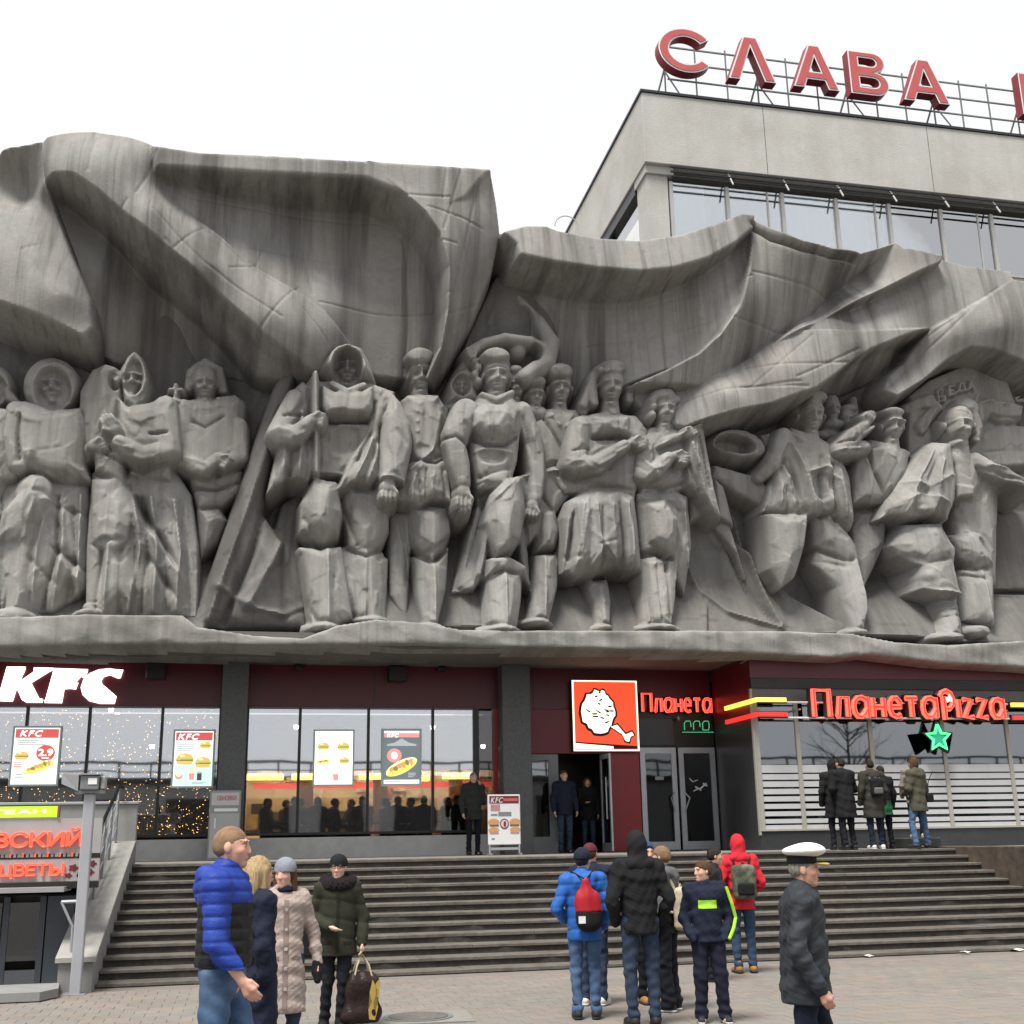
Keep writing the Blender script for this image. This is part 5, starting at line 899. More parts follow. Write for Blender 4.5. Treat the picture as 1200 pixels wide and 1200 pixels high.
# ------------------------------------------------------------------ pizza cafe: black entrance and the glazed pavilion
pe = thing('cafe_entrance', 'black clad cafe entrance with two aluminium glass doors', 'entrance', (9.7, YW, HP)); XF = XP-.0; ZDP = W(800, 876)[2]
bx('upper_wall', M['blackwall'], pe, XE+.002, XF-.01, YW+.05, YW+.3, ZDP+.02, ZS-.01); xm = W(796, 930)[0]
bx('transom_panel', mat('smoke_panel', (.035, .037, .04), .25, .1), pe, XE+.05, xm-.05, YW+.03, YW+.049, ZDP+.06, W(780, 842)[2])
for k, (a, c) in enumerate(((XE+.03, xm-.03), (xm+.03, XF-.03))):
    d = MB().box(a, a+.12, YW, YW+.06, HP+.02, ZDP).box(c-.12, c, YW, YW+.06, HP+.02, ZDP).box(a+.121, c-.121, YW, YW+.06, HP+.02, HP+.2).box(a+.121, c-.121, YW, YW+.06, ZDP-.13, ZDP).build('door', M['alu'], pe)
    bx('pane', M['glass_dk'], d, a+.122, c-.122, YW+.02, YW+.03, HP+.201, ZDP-.131); h = xm+(-.12 if k == 0 else .12)
    MB().tube([(h, YW-.01, HP+1.28), (h+(-.1 if k == 0 else .1), YW-.08, HP+1.15), (h, YW-.01, HP+.85)], .017, 8).build('handle', M['alu'], d)
# white squiggle decal on the right leaf
q = MB(); d0 = W(812, 915); 
for (x0, y0, x1, y1, r) in ((808, 912, 812, 916, .012), (812, 916, 818, 914, .010), (815, 922, 822, 926, .02), (820, 925, 828, 918, .02), (824, 918, 829, 921, .022), (813, 927, 819, 924, .014)): q.tube([(*W(x0, y0)[:1], YW+.012, W(x0, y0)[2]), (*W(x1, y1)[:1], YW+.012, W(x1, y1)[2])], r, 6)
q.build('decal', M['whitem'], pe); bx('sticker', M['lightgrey'], pe, W(768, 912)[0], W(778, 912)[0], YW+.008, YW+.012, W(770, 914)[2], W(770, 910)[2])
bx('back_room', M['blackwall'], pe, XE, XF, YW+1.2, YW+1.3, HP, ZDP+.1)
pv = thing('cafe_pavilion', 'glazed cafe pavilion with pale mullions and a dark plinth', 'pavilion', (14, YP, HP)); ZPT = 4.86; ZPB = 1.9
bx('return_wall', M['granite'], pv, XP, XP+.25, YP+.06, YW-.001, HP-.01, ZS-.005); bx('plinth', M['granite'], pv, XP-.02, 34, YP-.02, YP+.3, HP-.4, ZPB-.04)
bx('header', mat('header_grey', (.13, .13, .125), .5, .08), pv, XP+.01, 34, YP+.02, YP+.3, ZPT-.28, ZPT); bx('top_beam', M['maroon'], pv, XP-.03, 34, YP-.05, YP+.29, ZPT+.22, ZS-.004); bx('dark_beam', M['blackwall'], pv, XP-.01, 34, YP-.03, YP+.28, ZPT+.001, ZPT+.219)
M['cream'] = mat('cream_frame', (.36, .35, .31), .45, .06, 5, dirt=(.3, .29, .25)); bx('return_trim', M['maroon'], pv, XP-.012, XP-.001, YP+.06, YW-.02, W(845, 850)[2], ZS-.05)
mx_ = [XP+.05, at(936, 885, YP)[0], at(1022, 885, YP)[0], at(1107, 885, YP)[0], at(1183, 885, YP)[0], 18.3, 19.9, 21.5]
for k, x in enumerate(mx_): bx('mullion', M['cream'], pv, x-.045, x+.045, YP-.03, YP+.08, ZPB+.0, ZPT-.285)
bx('corner_post', M['cream'], pv, XP-.035, XP+.0, YP-.03, YP+.055, HP+.3, ZPT-.02)
bx('sill', M['cream'], pv, XP-.02, 34, YP-.05, YP+.09, ZPB-.039, ZPB-.001)
M['slat'] = mat('white_blind', (.5, .51, .52), .5, .05, 4)
for a, c in zip(mx_[:-1], mx_[1:]):
    bx('pane', M['glass_hi'], pv, a+.046, c-.046, YP+.0, YP+.012, ZPB+.0, ZPT-.286)
    z = 3.22; hh = [.16, .115, .115, .11, .105, .10, .095, .09, .24]; gp = [.03, .035, .04, .045, .05, .055, .06, .035]
    for k, h in enumerate(hh):
        bx('slat', M['slat'], pv, a+.05, c-.05, YP-.014, YP-.002, z-h, z); z -= h+(gp[k] if k < 8 else 0)
bx('interior_wall', mat('cafe_dim_wall', (.06, .065, .075), .8, .2, 1.5), pv, XP+.3, 34, 28.5, 28.6, HP, ZS); bx('interior_floor', M['floor_in'], pv, XP+.3, 34, YP+.31, 28.5, HP-.1, HP-.003)
for k, x in enumerate((11.9, 14.0, 15.6, 17.0)): bx('curtain', mat('blue_grey_curtain', (.16, .18, .22), .9, .15, 3, stretch=(14, 1, .3)) if k == 0 else bpy.data.materials['blue_grey_curtain'], pv, x, x+.75, YP+.35, YP+.39, ZPB, ZPT)
# ================================================================== THE TALL BLOCK BEHIND
tb = thing('office_block', 'concrete office block with ribbon windows rising behind the relief', 'building', (20, 32, 0)); YT = 32.0
cx = at(754, 150, YT)[0]; zt = at(754, 108, YT)[2]; zc = at(790, 193, YT)[2]; XEND = 46; YE = 70
bx('parapet_band', M['roofband'], tb, cx, XEND, YT, YE, zc, zt, bev=.02); bx('coping', M['darkmetal'], tb, cx-.05, XEND, YT-.05, YE, zt+.001, zt+.09)
for k in range(5): x = cx+4.2+k*6.0; bx('band_joint', M['darkmetal'], tb, x-.008, x+.008, YT-.003, YT+.0, zc+.02, zt-.02)
sill = zc-2.75
bx('core', mat('dark_core', (.03, .03, .03), .8), tb, cx+1.6, XEND, YT+1.3, YE-1, 0, zc-.002)
bx('corner_pier', M['roofband'], tb, cx+.12, at(783, 240, YT+.3)[0], YT+.25, YT+1.25, 12, zc-.12); bx('pier_head', M['roofband'], tb, cx+.05, at(786, 210, YT+.3)[0]+.05, YT+.15, YT+1.3, zc-.28, zc-.003)
M['winframe'] = mat('window_frame_pale', (.38, .38, .37), .45, .06); M['winglass'] = glass('office_glass', .38, (.88, .92, .94))
M['curt'] = mat('pale_net_curtain', (.80, .84, .86), .9, .12, 2, stretch=(9, 1, .2)); x0 = at(787, 240, YT+.3)[0]; dx = (at(1165, 285, YT+.3)[0]-x0)/6
for fl, (zb, zh) in enumerate(((sill, zc-.45), (sill-3.6, sill-1.0), (sill-7.2, sill-4.6))):
    bx('spandrel', M['roofband'], tb, x0+.05, XEND, YT+.2, YT+.6, zb-1.0, zb-.06)
    for k in range(16):
        x = x0+k*dx; w = bx('window', M['winframe'], tb, x-.06, x+.06, YT+.25, YT+.42, zb, zh)
        bx('pane', M['winglass'], w, x+.061, x+dx-.061, YT+.32, YT+.34, zb+.05, zh-.001)
        if k != 1 and k % 5 != 4: bx('curtain', M['curt'], w, x+.1, x+dx-.12 if k % 3 else x+dx*.62, YT+.43, YT+.46, zb, zh)
        if k % 2: bx('mullion', M['winframe'], w, x+dx*.72, x+dx*.72+.06, YT+.3, YT+.36, zb+.02, zh-.002)
    bx('window_sill', M['winframe'], tb, x0, XEND, YT+.15, YT+.24, zb-.055, zb-.001)
for k, dz in enumerate((.1, .3, .5)):
    MB().tube([(x0-.1, YT-.02-.05*k, zc-dz), (XEND, YT-.02-.05*k, zc-dz)], .034, 6).build('shade_bar', M['darkmetal'], tb)
for k in range(15): x = x0+dx*(k+1)-.0; MB().tube([(x, YT-.25, zc-.66), (x, YT+.1, zc-.04)], .03, 6).build('bracket', M['winframe'], tb)
# side wall towards the corner: band above, dark ribbon window, pale panels
bx('side_wall', M['roofband'], tb, cx+.1, cx+.5, YT+4.2, YE, 8, zc-2.9); bx('side_window', M['winglass'], tb, cx+.22, cx+.26, YT+1.3, YE, zc-2.9, zc-.4); bx('side_head', M['darkmetal'], tb, cx+.06, cx+.5, YT+1.3, YE, zc-.42, zc-.003); bx('side_panel', M['whitem'], tb, cx+.14, cx+.3, YT+1.26, YT+4.2, 8, zc-1.3)
for k in range(8): bx('side_mullion', M['darkmetal'], tb, cx+.15, cx+.22, YT+4.2+k*3, YT+4.3+k*3, zc-2.9, zc-.42)
# little wire hoop seen at the gap between banner and block
hp_ = at(664, 262, 27.0); wh = MB(); wh.tube([(hp_[0]+.32*math.cos(a), 27.0, hp_[2]-.1+.32*math.sin(a)) for a in [k*math.pi/10 for k in range(11)]], .015, 6); tag(wh.build('wire_hoop', M['alu']), 'thin wire hoop arching above the gap behind the right banner', 'wire')
# ================================================================== ACROSS THE SQUARE, behind the viewer (it mirrors in the glass)
ob = thing('opposite_building', 'long low building across the square behind the viewer', 'building', (0, -48, 0))
bx('wall', M['plinth'], ob, -70, 90, -60, -48, 0, 6.6); bx('roof', M['darkmetal'], ob, -70.3, 90.3, -60.3, -47.7, 6.6, 7.1)
bx('roof_rail', M['darkmetal'], ob, -70, 90, -48.2, -48.1, 8.15, 8.35); bx('roof_rail', M['darkmetal'], ob, -70, 90, -48.2, -48.1, 7.55, 7.65)
for k in range(64): bx('rail_post', M['darkmetal'], ob, -70+k*2.5, -69.85+k*2.5, -48.25, -48.1, 7.1, 8.15)
for k in range(26): bx('window', M['blackwall'], ob, -66+k*6, -62.5+k*6, -47.98, -47.9, 1.2, 5.4)

# bare trees across the square, seen only as mirror images in the shop glass
brk = mat('dark_bark', (.035, .028, .022), .9, .3, 12, .4, 40)
for i, (tx, ty, th, lab) in enumerate(((36, -20, 10, 'bare dark tree across the square behind the viewer'),)):
    t = thing('bare_tree', lab, 'tree', (tx, ty, 0), 'bare trees across the square'); rt = random.Random(40+i); mb = MB(); mb.tube([(tx, ty, 0), (tx+.1, ty, th*.3), (tx, ty+.1, th*.6), (tx+.15, ty, th*.95)], [.24, .18, .11, .03], 8); mb.build('trunk', brk, t); br = MB()
    for k in range(34):
        z = th*rt.uniform(.25, .9); an = rt.uniform(0, 6.28); l = (th-z)*.55+.5; p = Vector((tx, ty, z)); d = Vector((math.cos(an), math.sin(an), rt.uniform(.4, 1.1))).normalized(); q = p+d*l; br.tube([p, p+d*l*.5+Vector((0, 0, .1)), q], [.05, .035, .012], 5)
        for m_ in range(4): s0 = p+d*l*rt.uniform(.3, .95); dd = (d+Vector((rt.gauss(0, .6), rt.gauss(0, .6), rt.gauss(.1, .4)))).normalized(); br.tube([s0, s0+dd*l*.45], [.02, .006], 4)
    br.build('branches', brk, t)
# ================================================================== SIGNS AND LETTERING
def font_letters(txt, bold=.0, shear=0.0):
    """outline meshes of single letters at size 1: list of (verts, faces, xmin, xmax, advance start)"""
    out = []; x = 0.0
    for i, ch in enumerate(txt):
        def width(s):
            cu = bpy.data.curves.new('letter_shape', 'FONT'); cu.body = s; cu.size = 1; cu.shear = shear
            ob = bpy.data.objects.new('letter_shape', cu); COL.objects.link(ob); dg = bpy.context.evaluated_depsgraph_get(); dg.update()
            me = bpy.data.meshes.new_from_object(ob.evaluated_get(dg)); v = np.array([q.co[:] for q in me.vertices]); f = [list(p.vertices) for p in me.polygons]
            bpy.data.objects.remove(ob); bpy.data.curves.remove(cu); bpy.data.meshes.remove(me); return v, f
        if ch == ' ': x += .3; out.append(None); continue
        v, f = width(ch)
        if len(v) == 0: out.append(None); x += .3; continue
        w = v[:, 0].max()-v[:, 0].min(); v = v.copy(); v[:, 0] += x-v[:, 0].min(); x += w+.075; out.append((v, f))
    return out, x-.075
def put_text(txt, x0, x1, z0, z1, y, mat_, parent, depth=.004, bold=.0, name='letter', shear=0.0, joined=False, facing=-1):
    """letters between x0..x1 and z0..z1 on the plane y, standing 'depth' proud towards the street"""
    L, w = font_letters(txt, bold, shear); allv = np.concatenate([q[0] for q in L if q is not None]); zb, zt = allv[:, 1].min(), allv[:, 1].max(); xa, xb = allv[:, 0].min(), allv[:, 0].max()
    J = MB(); made = []
    for q in L:
        if q is None: continue
        v, f = q; X = x0+(v[:, 0]-xa)/(xb-xa)*(x1-x0); Z = z0+(v[:, 1]-zb)/(zt-zb)*(z1-z0); mb = J if joined else MB(); n = len(v)
        front = [(a, y-depth, c) for a, c in zip(X, Z)]; back = [(a, y, c) for a, c in zip(X, Z)]
        cnt = {}
        for p in f:
            for i in range(len(p)): e = (p[i], p[(i+1) % len(p)]); cnt[e] = 1
        sides = [(a, b_, b_+n, a+n) for (a, b_) in cnt if (b_, a) not in cnt]
        loops = [(a, b_) for (a, b_) in cnt if (b_, a) not in cnt]
        if bold:
            br = abs(bold)*(z1-z0)
            for a, b_ in loops: mb.tube([front[a], front[b_]], br, 5, caps=True)
        mb.add(front+back, [list(p) for p in f]+[[i+n for i in p[::-1]] for p in f]+[list(s_) for s_ in sides])
        if not joined: made.append(mb.build(name, mat_, parent))
    if joined: made.append(J.build(name, mat_, parent))
    return made
M['neon_red'] = glow('neon_red', (.8, .03, .025), .75); M['neon_hot'] = glow('neon_hot_red', (1.0, .085, .05), 1.5); M['neon_y'] = glow('neon_yellow', (1, .72, .1), .9); M['neon_g'] = glow('neon_green', (.08, 1, .28), 1.1)
M['lit_white'] = glow('lit_white', (1, .97, .93), 1.3); M['poster_white'] = glow('poster_white', (1, 1, .97), .72)
# ---- the big white letters on the fascia
K_ = [(65, 88), (228, 88), (222, 116), (203, 120), (168, 222), (306, 126), (298, 118), (302, 94), (475, 98), (470, 118), (440, 128), (278, 228), (345, 362), (380, 372), (376, 402), (235, 402), (195, 378), (150, 272), (138, 262), (108, 360), (116, 366), (112, 392), (-20, 388), (-16, 362), (12, 356), (80, 122), (62, 114)]
F_ = [(480, 100), (776, 110), (755, 182), (728, 184), (712, 170), (612, 168), (586, 232), (690, 228), (668, 286), (620, 280), (566, 284), (540, 360), (552, 376), (545, 406), (395, 404), (398, 376), (425, 366), (505, 130), (478, 122)]
C_ = [(1085, 115), (1060, 187), (1035, 188), (1010, 165), (960, 162), (890, 185), (848, 240), (832, 300), (860, 345), (920, 358), (990, 355), (1025, 348), (1008, 412), (880, 412), (785, 388), (728, 335), (712, 270), (735, 200), (790, 145), (870, 112), (960, 102), (1030, 112)]
rs = thing('restaurant_letters', 'big white lit slanting letters on the dark red fascia at the left', 'sign', (W(70, 800)[0], YW, 5.0))
for P in (K_, F_, C_):
    pts = [(W(x/7.5, 770+y/7.5)[0], W(x/7.5, 770+y/7.5)[2]) for x, y in P][::-1]
    le = MB().prism(pts, (0, YW-.012, 0), (1, 0, 0), (0, 0, 1), 0, .05).build('letter', M['lit_white'], rs)
# ---- lit square panel over the doorway: red ground, plain cream and black shapes
sg = thing('lit_square_sign', 'square backlit red sign with cream and black shapes above the open doorway', 'sign', (7.9, YW, 4.4)); s0, s1 = W(667, 799), W(746, 881); zc_, zb_ = W(706, 799)[2], W(706, 881)[2]; s0x, s1x = s0[0], s1[0]; SY = YW-.22
MB().box(s0x, s1x, SY, YW-.021, zb_, zc_, bev=.015).build('box', M['darkmetal'], sg)
sw, sh = s1x-s0x, zc_-zb_
def onsg(pts, lift, m_, nm): MB().prism([(s0x+u*sw, zb_+(1-v)*sh) for u, v in pts][::-1], (0, SY-lift, 0), (1, 0, 0), (0, 0, 1), 0, .004).build(nm, m_, sg)
cream = glow('sign_cream', (1, .93, .70), .95); sred = glow('sign_red', (.86, .06, .02), .85); sblk = mat('sign_black', (.012, .01, .01), .5, .1)
onsg([(.0, .0), (1, 0), (1, 1), (0, 1)], .001, cream, 'edge'); onsg([(.025, .02), (.975, .02), (.975, .98), (.025, .98)], .005, sred, 'field')
def ov(cx, cy, rx, ry, n=26, rot=0): return [(cx+rx*math.cos(2*math.pi*k/n)*math.cos(rot)-ry*math.sin(2*math.pi*k/n)*math.sin(rot), cy+rx*math.cos(2*math.pi*k/n)*math.sin(rot)+ry*math.sin(2*math.pi*k/n)*math.cos(rot)) for k in range(n)]
_r = random.Random(12); _w = [_r.uniform(-.025, .025) for k in range(36)]
ds = lambda g: [(.42+(.245+g+_w[k])*math.cos(t)*(1+.2*math.cos(t-2.2)), .40+(.30+g+_w[k])*math.sin(t)*(1+.2*math.cos(t-2.2))) for k, t in enumerate([k*2*math.pi/36 for k in range(36)])]
onsg(ds(.035), .009, sblk, 'shape_outline'); onsg(ds(0), .013, cream, 'shape')
for k in range(15):
    a_, r_ = _r.uniform(0, 6.28), _r.uniform(.05, .2); u, v = .42+r_*math.cos(a_), .40+r_*1.2*math.sin(a_); l = _r.uniform(.02, .06); q = _r.uniform(-.5, .5); onsg([(u-l, v-q*l-.012), (u+l, v+q*l-.012), (u+l*.8, v+q*l+.012), (u-l*.6, v-q*l+.010)], .017, sblk, 'fleck')
onsg([(.54, .66), (.68, .60), (.80, .74), (.90, .70), (.95, .78), (.88, .82), (.86, .90), (.77, .88), (.76, .80)], .006, sblk, 'bone_outline'); onsg([(.57, .66), (.67, .63), (.79, .77), (.89, .73), (.92, .78), (.86, .80), (.84, .87), (.79, .86), (.78, .79)], .0185, cream, 'bone')
onsg([(.03, .97), (.03, .87), (.97, .93), (.97, .97)], .006, sblk, 'band_outline'); onsg([(.03, .97), (.03, .89), (.60, .935), (.60, .97)], .0075, cream, 'band')
# ---- posters behind the glass
def poster(label, pxs, base, items, cat='poster', y=YW-.05, grp='lit food posters in the restaurant windows'):
    (xa, ya), (xb, yb) = pxs; a, c = W((xa), (ya+yb)/2, y)[0], W(xb, (ya+yb)/2, y)[0]; zt_, zb_ = W((xa+xb)/2, ya, y)[2], W((xa+xb)/2, yb, y)[2]
    t = thing('poster', label, cat, ((a+c)/2, y, zb_), grp)
    bx('frame', mat('pale_teal_frame', (.45, .55, .54), .3, .05), t, a-.04, c+.04, y, y+.03, zb_-.04, zt_+.04); bx('sheet', base, t, a, c, y-.004, y-.0005, zb_, zt_)
    w, h = c-a, zt_-zb_
    for k, (pts, m_, nm) in enumerate(items):
        if isinstance(pts, tuple): put_text(pts[0], a+pts[1]*w, a+pts[2]*w, zb_+(1-pts[4])*h, zb_+(1-pts[3])*h, y-.006-.001*k, m_, t, .001, pts[5] if len(pts) > 5 else .01, nm, pts[6] if len(pts) > 6 else 0, joined=True)
        else: MB().prism([(a+u*w, zb_+(1-v)*h) for u, v in pts][::-1], (0, y-.005-.001*k, 0), (1, 0, 0), (0, 0, 1), 0, .001).build(nm, m_, t)
def rc(u0, v0, u1, v1): return [(u0, v0), (u1, v0), (u1, v1), (u0, v1)]
pr = glow('print_red', (.62, .10, .09), .62); prl = glow('print_rose', (.75, .28, .26), .7); py_ = glow('print_yellow', (.85, .74, .12), .75); pyl = glow('print_pale_yellow', (.95, .88, .42), .8); pk = mat('print_dark', (.06, .05, .05), .6, .1, emit=(.06, .05, .05), estr=.5); pg = glow('print_green', (.28, .42, .08), .6); pb = glow('print_brown', (.36, .2, .07), .6); pgy = glow('print_grey', (.42, .46, .47), .6); pdk = glow('print_slate', (.16, .2, .21), .55); pmi = glow('print_mint', (.55, .76, .68), .7)
pbr = glow('print_bun', (.78, .46, .14), .65); pgr2 = glow('print_leaf', (.35, .55, .10), .62); pcr = glow('print_crust', (.70, .38, .08), .62)
def wob(u0, v0, u1, v1, n, a): return [(u0+(u1-u0)*k/n, v0+(a if k % 2 else -a)) for k in range(n+1)]+[(u1-(u1-u0)*k/n, v1+(a if k % 2 else -a)) for k in range(n+1)]
def burger(u, v, s):
    h = s*.62
    return [([(u+s*math.cos(t), v-.1*h-h*.75*math.sin(t)) for t in [k*math.pi/12 for k in range(13)]], pbr, 'food'), (ov(u-.3*s, v-.5*h, .3*s, .12*h), pyl, 'food'), (wob(u-s*1.05, v-.12*h, u+s*1.05, v+.06*h, 10, .05*h), pgr2, 'food'), (wob(u-s, v+.05*h, u+s, v+.3*h, 8, .04*h), pb, 'food'), (rc(u-.9*s, v+.26*h, u+.9*s, v+.34*h), py_, 'food'), ([(u-.98*s, v+.33*h), (u+.98*s, v+.33*h), (u+.8*s, v+.68*h), (u-.8*s, v+.68*h)], pbr, 'food')]
def roll(u, v, l, w, rot):
    q = lambda a, b: (u+a*math.cos(rot)-b*math.sin(rot), v+a*math.sin(rot)+b*math.cos(rot)); out = [(ov(u, v, l, w, rot=rot), pyl, 'food'), (ov(*q(0, w*.25), l*.94, w*.7, rot=rot), py_, 'food'), (ov(*q(l*.02, -w*.28), l*.78, w*.34, rot=rot), pgr2, 'food')]
    for k in range(6): out.append((ov(*q(-l*.62+k*l*.25, -w*.22+(.10 if k % 2 else -.04)*w), l*.15, w*.34, rot=rot+.3*k), (pcr, pb, prl)[k % 3], 'food'))
    for k in range(5): out.append((ov(*q(-l*.6+k*l*.3, w*.42), l*.05, w*.09, rot=rot), pcr, 'food'))
    return out
def lines(u0, v0, u1, n, h, m_):
    r_ = random.Random(int(v0*1000)+n); return [(rc(u0, v0+k*h*1.7, u0+(u1-u0)*r_.uniform(.6, 1), v0+k*h*1.7+h), m_, 'text_line') for k in range(n)]
def fries(u, v, s): return [([(u-.5*s+k*s*.16, v), (u-.5*s+k*s*.16+.1*s, v), (u-.55*s+k*s*.2+.1*s, v-s*(.9+.2*(k % 2))), (u-.55*s+k*s*.2, v-s*(.9+.2*(k % 2)))], py_, 'food') for k in range(6)]+[([(u-.6*s, v-.2*s), (u+.6*s, v-.2*s), (u+.42*s, v+.7*s), (u-.42*s, v+.7*s)], prl, 'food')]
poster('tall food poster with a red price disc reading 2.9', ((15, 853), (68, 919)), M['poster_white'], [(rc(.02, .02, .98, .18), pr, 'banner'), (('KFC', .12, .62, .05, .15, .03, .25), M['lit_white'], 'print')]+lines(.08, .215, .72, 3, .022, pgy)+[(ov(.72, .45, .21, .145), pr, 'price_disc'), (('2.9', .56, .88, .38, .50, .03), M['lit_white'], 'print'), (rc(.64, .53, .80, .545), M['lit_white'], 'text_line')]+burger(.2, .50, .15)+roll(.60, .70, .36, .085, -.28)+lines(.04, .60, .28, 3, .022, prl)+lines(.10, .82, .26, 2, .025, pgy)+lines(.5, .88, .94, 3, .012, pgy))
poster('food poster on a mint ground beside the left stone pillar', ((204, 857), (249, 921)), M['poster_white'], [(rc(.02, .02, .98, .17), pr, 'banner'), (('KFC', .08, .62, .05, .15, .03, .25), M['lit_white'], 'print'), (rc(.03, .62, .99, .99), pmi, 'ground_tint')]+lines(.05, .24, .55, 4, .02, pgy)+burger(.8, .26, .14)+burger(.28, .52, .22)+burger(.76, .58, .2)+fries(.48, .80, .13)+[(ov(.15, .82, .10, .06), prl, 'food'), (ov(.15, .80, .07, .035), pyl, 'food'), (rc(.62, .76, .74, .9), pk, 'food'), (ov(.68, .76, .06, .018), pgy, 'food')]+lines(.5, .93, .95, 2, .014, pgy))
poster('mostly white poster with five small pale yellow dishes', ((369, 857), (413, 919)), glow('poster_bright', (1, 1, .97), 1.0), burger(.22, .29, .15)+burger(.75, .29, .16)+roll(.22, .58, .19, .05, -.1)+burger(.78, .56, .13)+fries(.56, .84, .14)+lines(.1, .37, .36, 2, .012, pgy)+lines(.62, .37, .9, 2, .012, pgy)+lines(.1, .66, .36, 2, .012, pgy)+lines(.66, .70, .92, 2, .012, prl)+lines(.1, .05, .6, 2, .02, pgy))
poster('dark slate poster with one large yellow filled roll', ((449, 856), (492, 919)), pdk, [(rc(.02, .01, .98, .05), M['poster_white'], 'banner'), (rc(.02, .055, .98, .13), prl, 'banner'), (('KFC', .1, .42, .06, .125, .03, .25), M['lit_white'], 'print'), ([(.1, .26), (.3, .23), (.5, .15), (.7, .23), (.9, .26), (.9, .29), (.1, .29)], pgy, 'text_block')]+roll(.5, .68, .44, .125, -.3)+[(ov(.3, .47, .2, .13), prl, 'price_disc'), (ov(.3, .47, .09, .07), M['poster_white'], 'print')]+lines(.68, .79, .9, 3, .018, pgy)+[(rc(.02, .92, .98, .99), M['poster_white'], 'banner')]+lines(.06, .94, .6, 1, .018, pgy))
# ---- folding board on the terrace
by = 24.6; ba, bc = at(572, 965, by)[0], at(610, 965, by)[0]; bzt, bzb = at(590, 931, by)[2], at(590, 990, by)[2]
bd = thing('sandwich_board', 'white framed pavement sign with burger picture before the second pillar', 'signboard', ((ba+bc)/2, by, HP))
MB().box(ba, bc, by, by+.05, bzb, bzt, bev=.012).build('panel', M['whitem'], bd); w, h = bc-ba, bzt-bzb
def onb(pts, k, m_, nm): MB().prism([(ba+.03+u*(w-.06), bzb+.03+(1-v)*(h-.06)) for u, v in pts][::-1], (0, by-.001-.002*k, 0), (1, 0, 0), (0, 0, 1), 0, .0015).build(nm, m_, bd)
pp_ = lambda n, c: mat(n, c, .5, .08, 12)
onb(rc(0, 0, 1, .16), 1, pp_('board_wine', (.16, .02, .03)), 'banner'); onb(rc(.48, .05, .96, .11), 2, pp_('board_rose', (.45, .12, .12)), 'stripe')
put_text('KFC', ba+.06, ba+.06+.38*w, bzt-.03-.135*h, bzt-.03-.03*h, by-.006, M['whitem'], bd, .001, .03, 'print', .25, True)
onb(rc(.04, .18, .36, .32), 1, pp_('board_pink', (.42, .24, .24)), 'text_block'); onb(rc(.30, .34, .74, .43), 1, pp_('board_grey', (.2, .21, .21)), 'text_block'); onb(rc(.05, .38, .27, .42), 1, bpy.data.materials['board_grey'], 'text_block')
bun, patty = pp_('board_bun', (.55, .3, .14)), pp_('board_patty', (.2, .1, .05))
for s_ in (0, 1):
    u = .14 if s_ == 0 else .86
    onb(ov(u, .56, .19, .08), 1, bun, 'picture'); onb(rc(max(0, u-.17), .605, min(1, u+.17), .645), 2, patty, 'picture'); onb(ov(u, .72, .18, .06), 1, bun, 'picture'); onb(rc(max(0, u-.16), .77, min(1, u+.16), .80), 2, bpy.data.materials['board_pink'], 'picture')
onb(ov(.5, .59, .15, .11), 3, bpy.data.materials['board_wine'], 'price_disc'); onb(ov(.5, .59, .12, .085), 4, pp_('board_pale', (.62, .5, .52)), 'price_disc'); put_text('1', ba+.48*w, ba+.54*w, bzb+.36*h, bzb+.46*h, by-.012, bpy.data.materials['board_wine'], bd, .001, .02, 'print', 0, True)
onb(rc(.06, .89, .17, .92), 1, bpy.data.materials['board_grey'], 'text_block')
MB().bar((ba+.03, by+.02, HP+.04), (ba+.03, by+.02, bzb+.02), .03).bar((ba+.03, by-.16, HP+.02), (ba+.03, by+.24, HP+.02), .035).build('foot', M['alu'], bd); MB().bar((bc-.03, by+.02, HP+.04), (bc-.03, by+.02, bzb+.02), .03).bar((bc-.03, by-.16, HP+.02), (bc-.03, by+.24, HP+.02), .035).build('foot', M['alu'], bd)
bx('crossbar', M['alu'], bd, ba+.05, bc-.05, by+.0, by+.04, HP+.10, HP+.15)
# ---- cabinet lettering
put_text('ОБНОВКИ', cx0+.15, cx1-.10, W(265, 938, 25.6)[2], W(265, 932.5, 25.6)[2], 25.587, mat('faded_red', (.42, .1, .12), .6, .15), cb, .002, .012, 'letter')
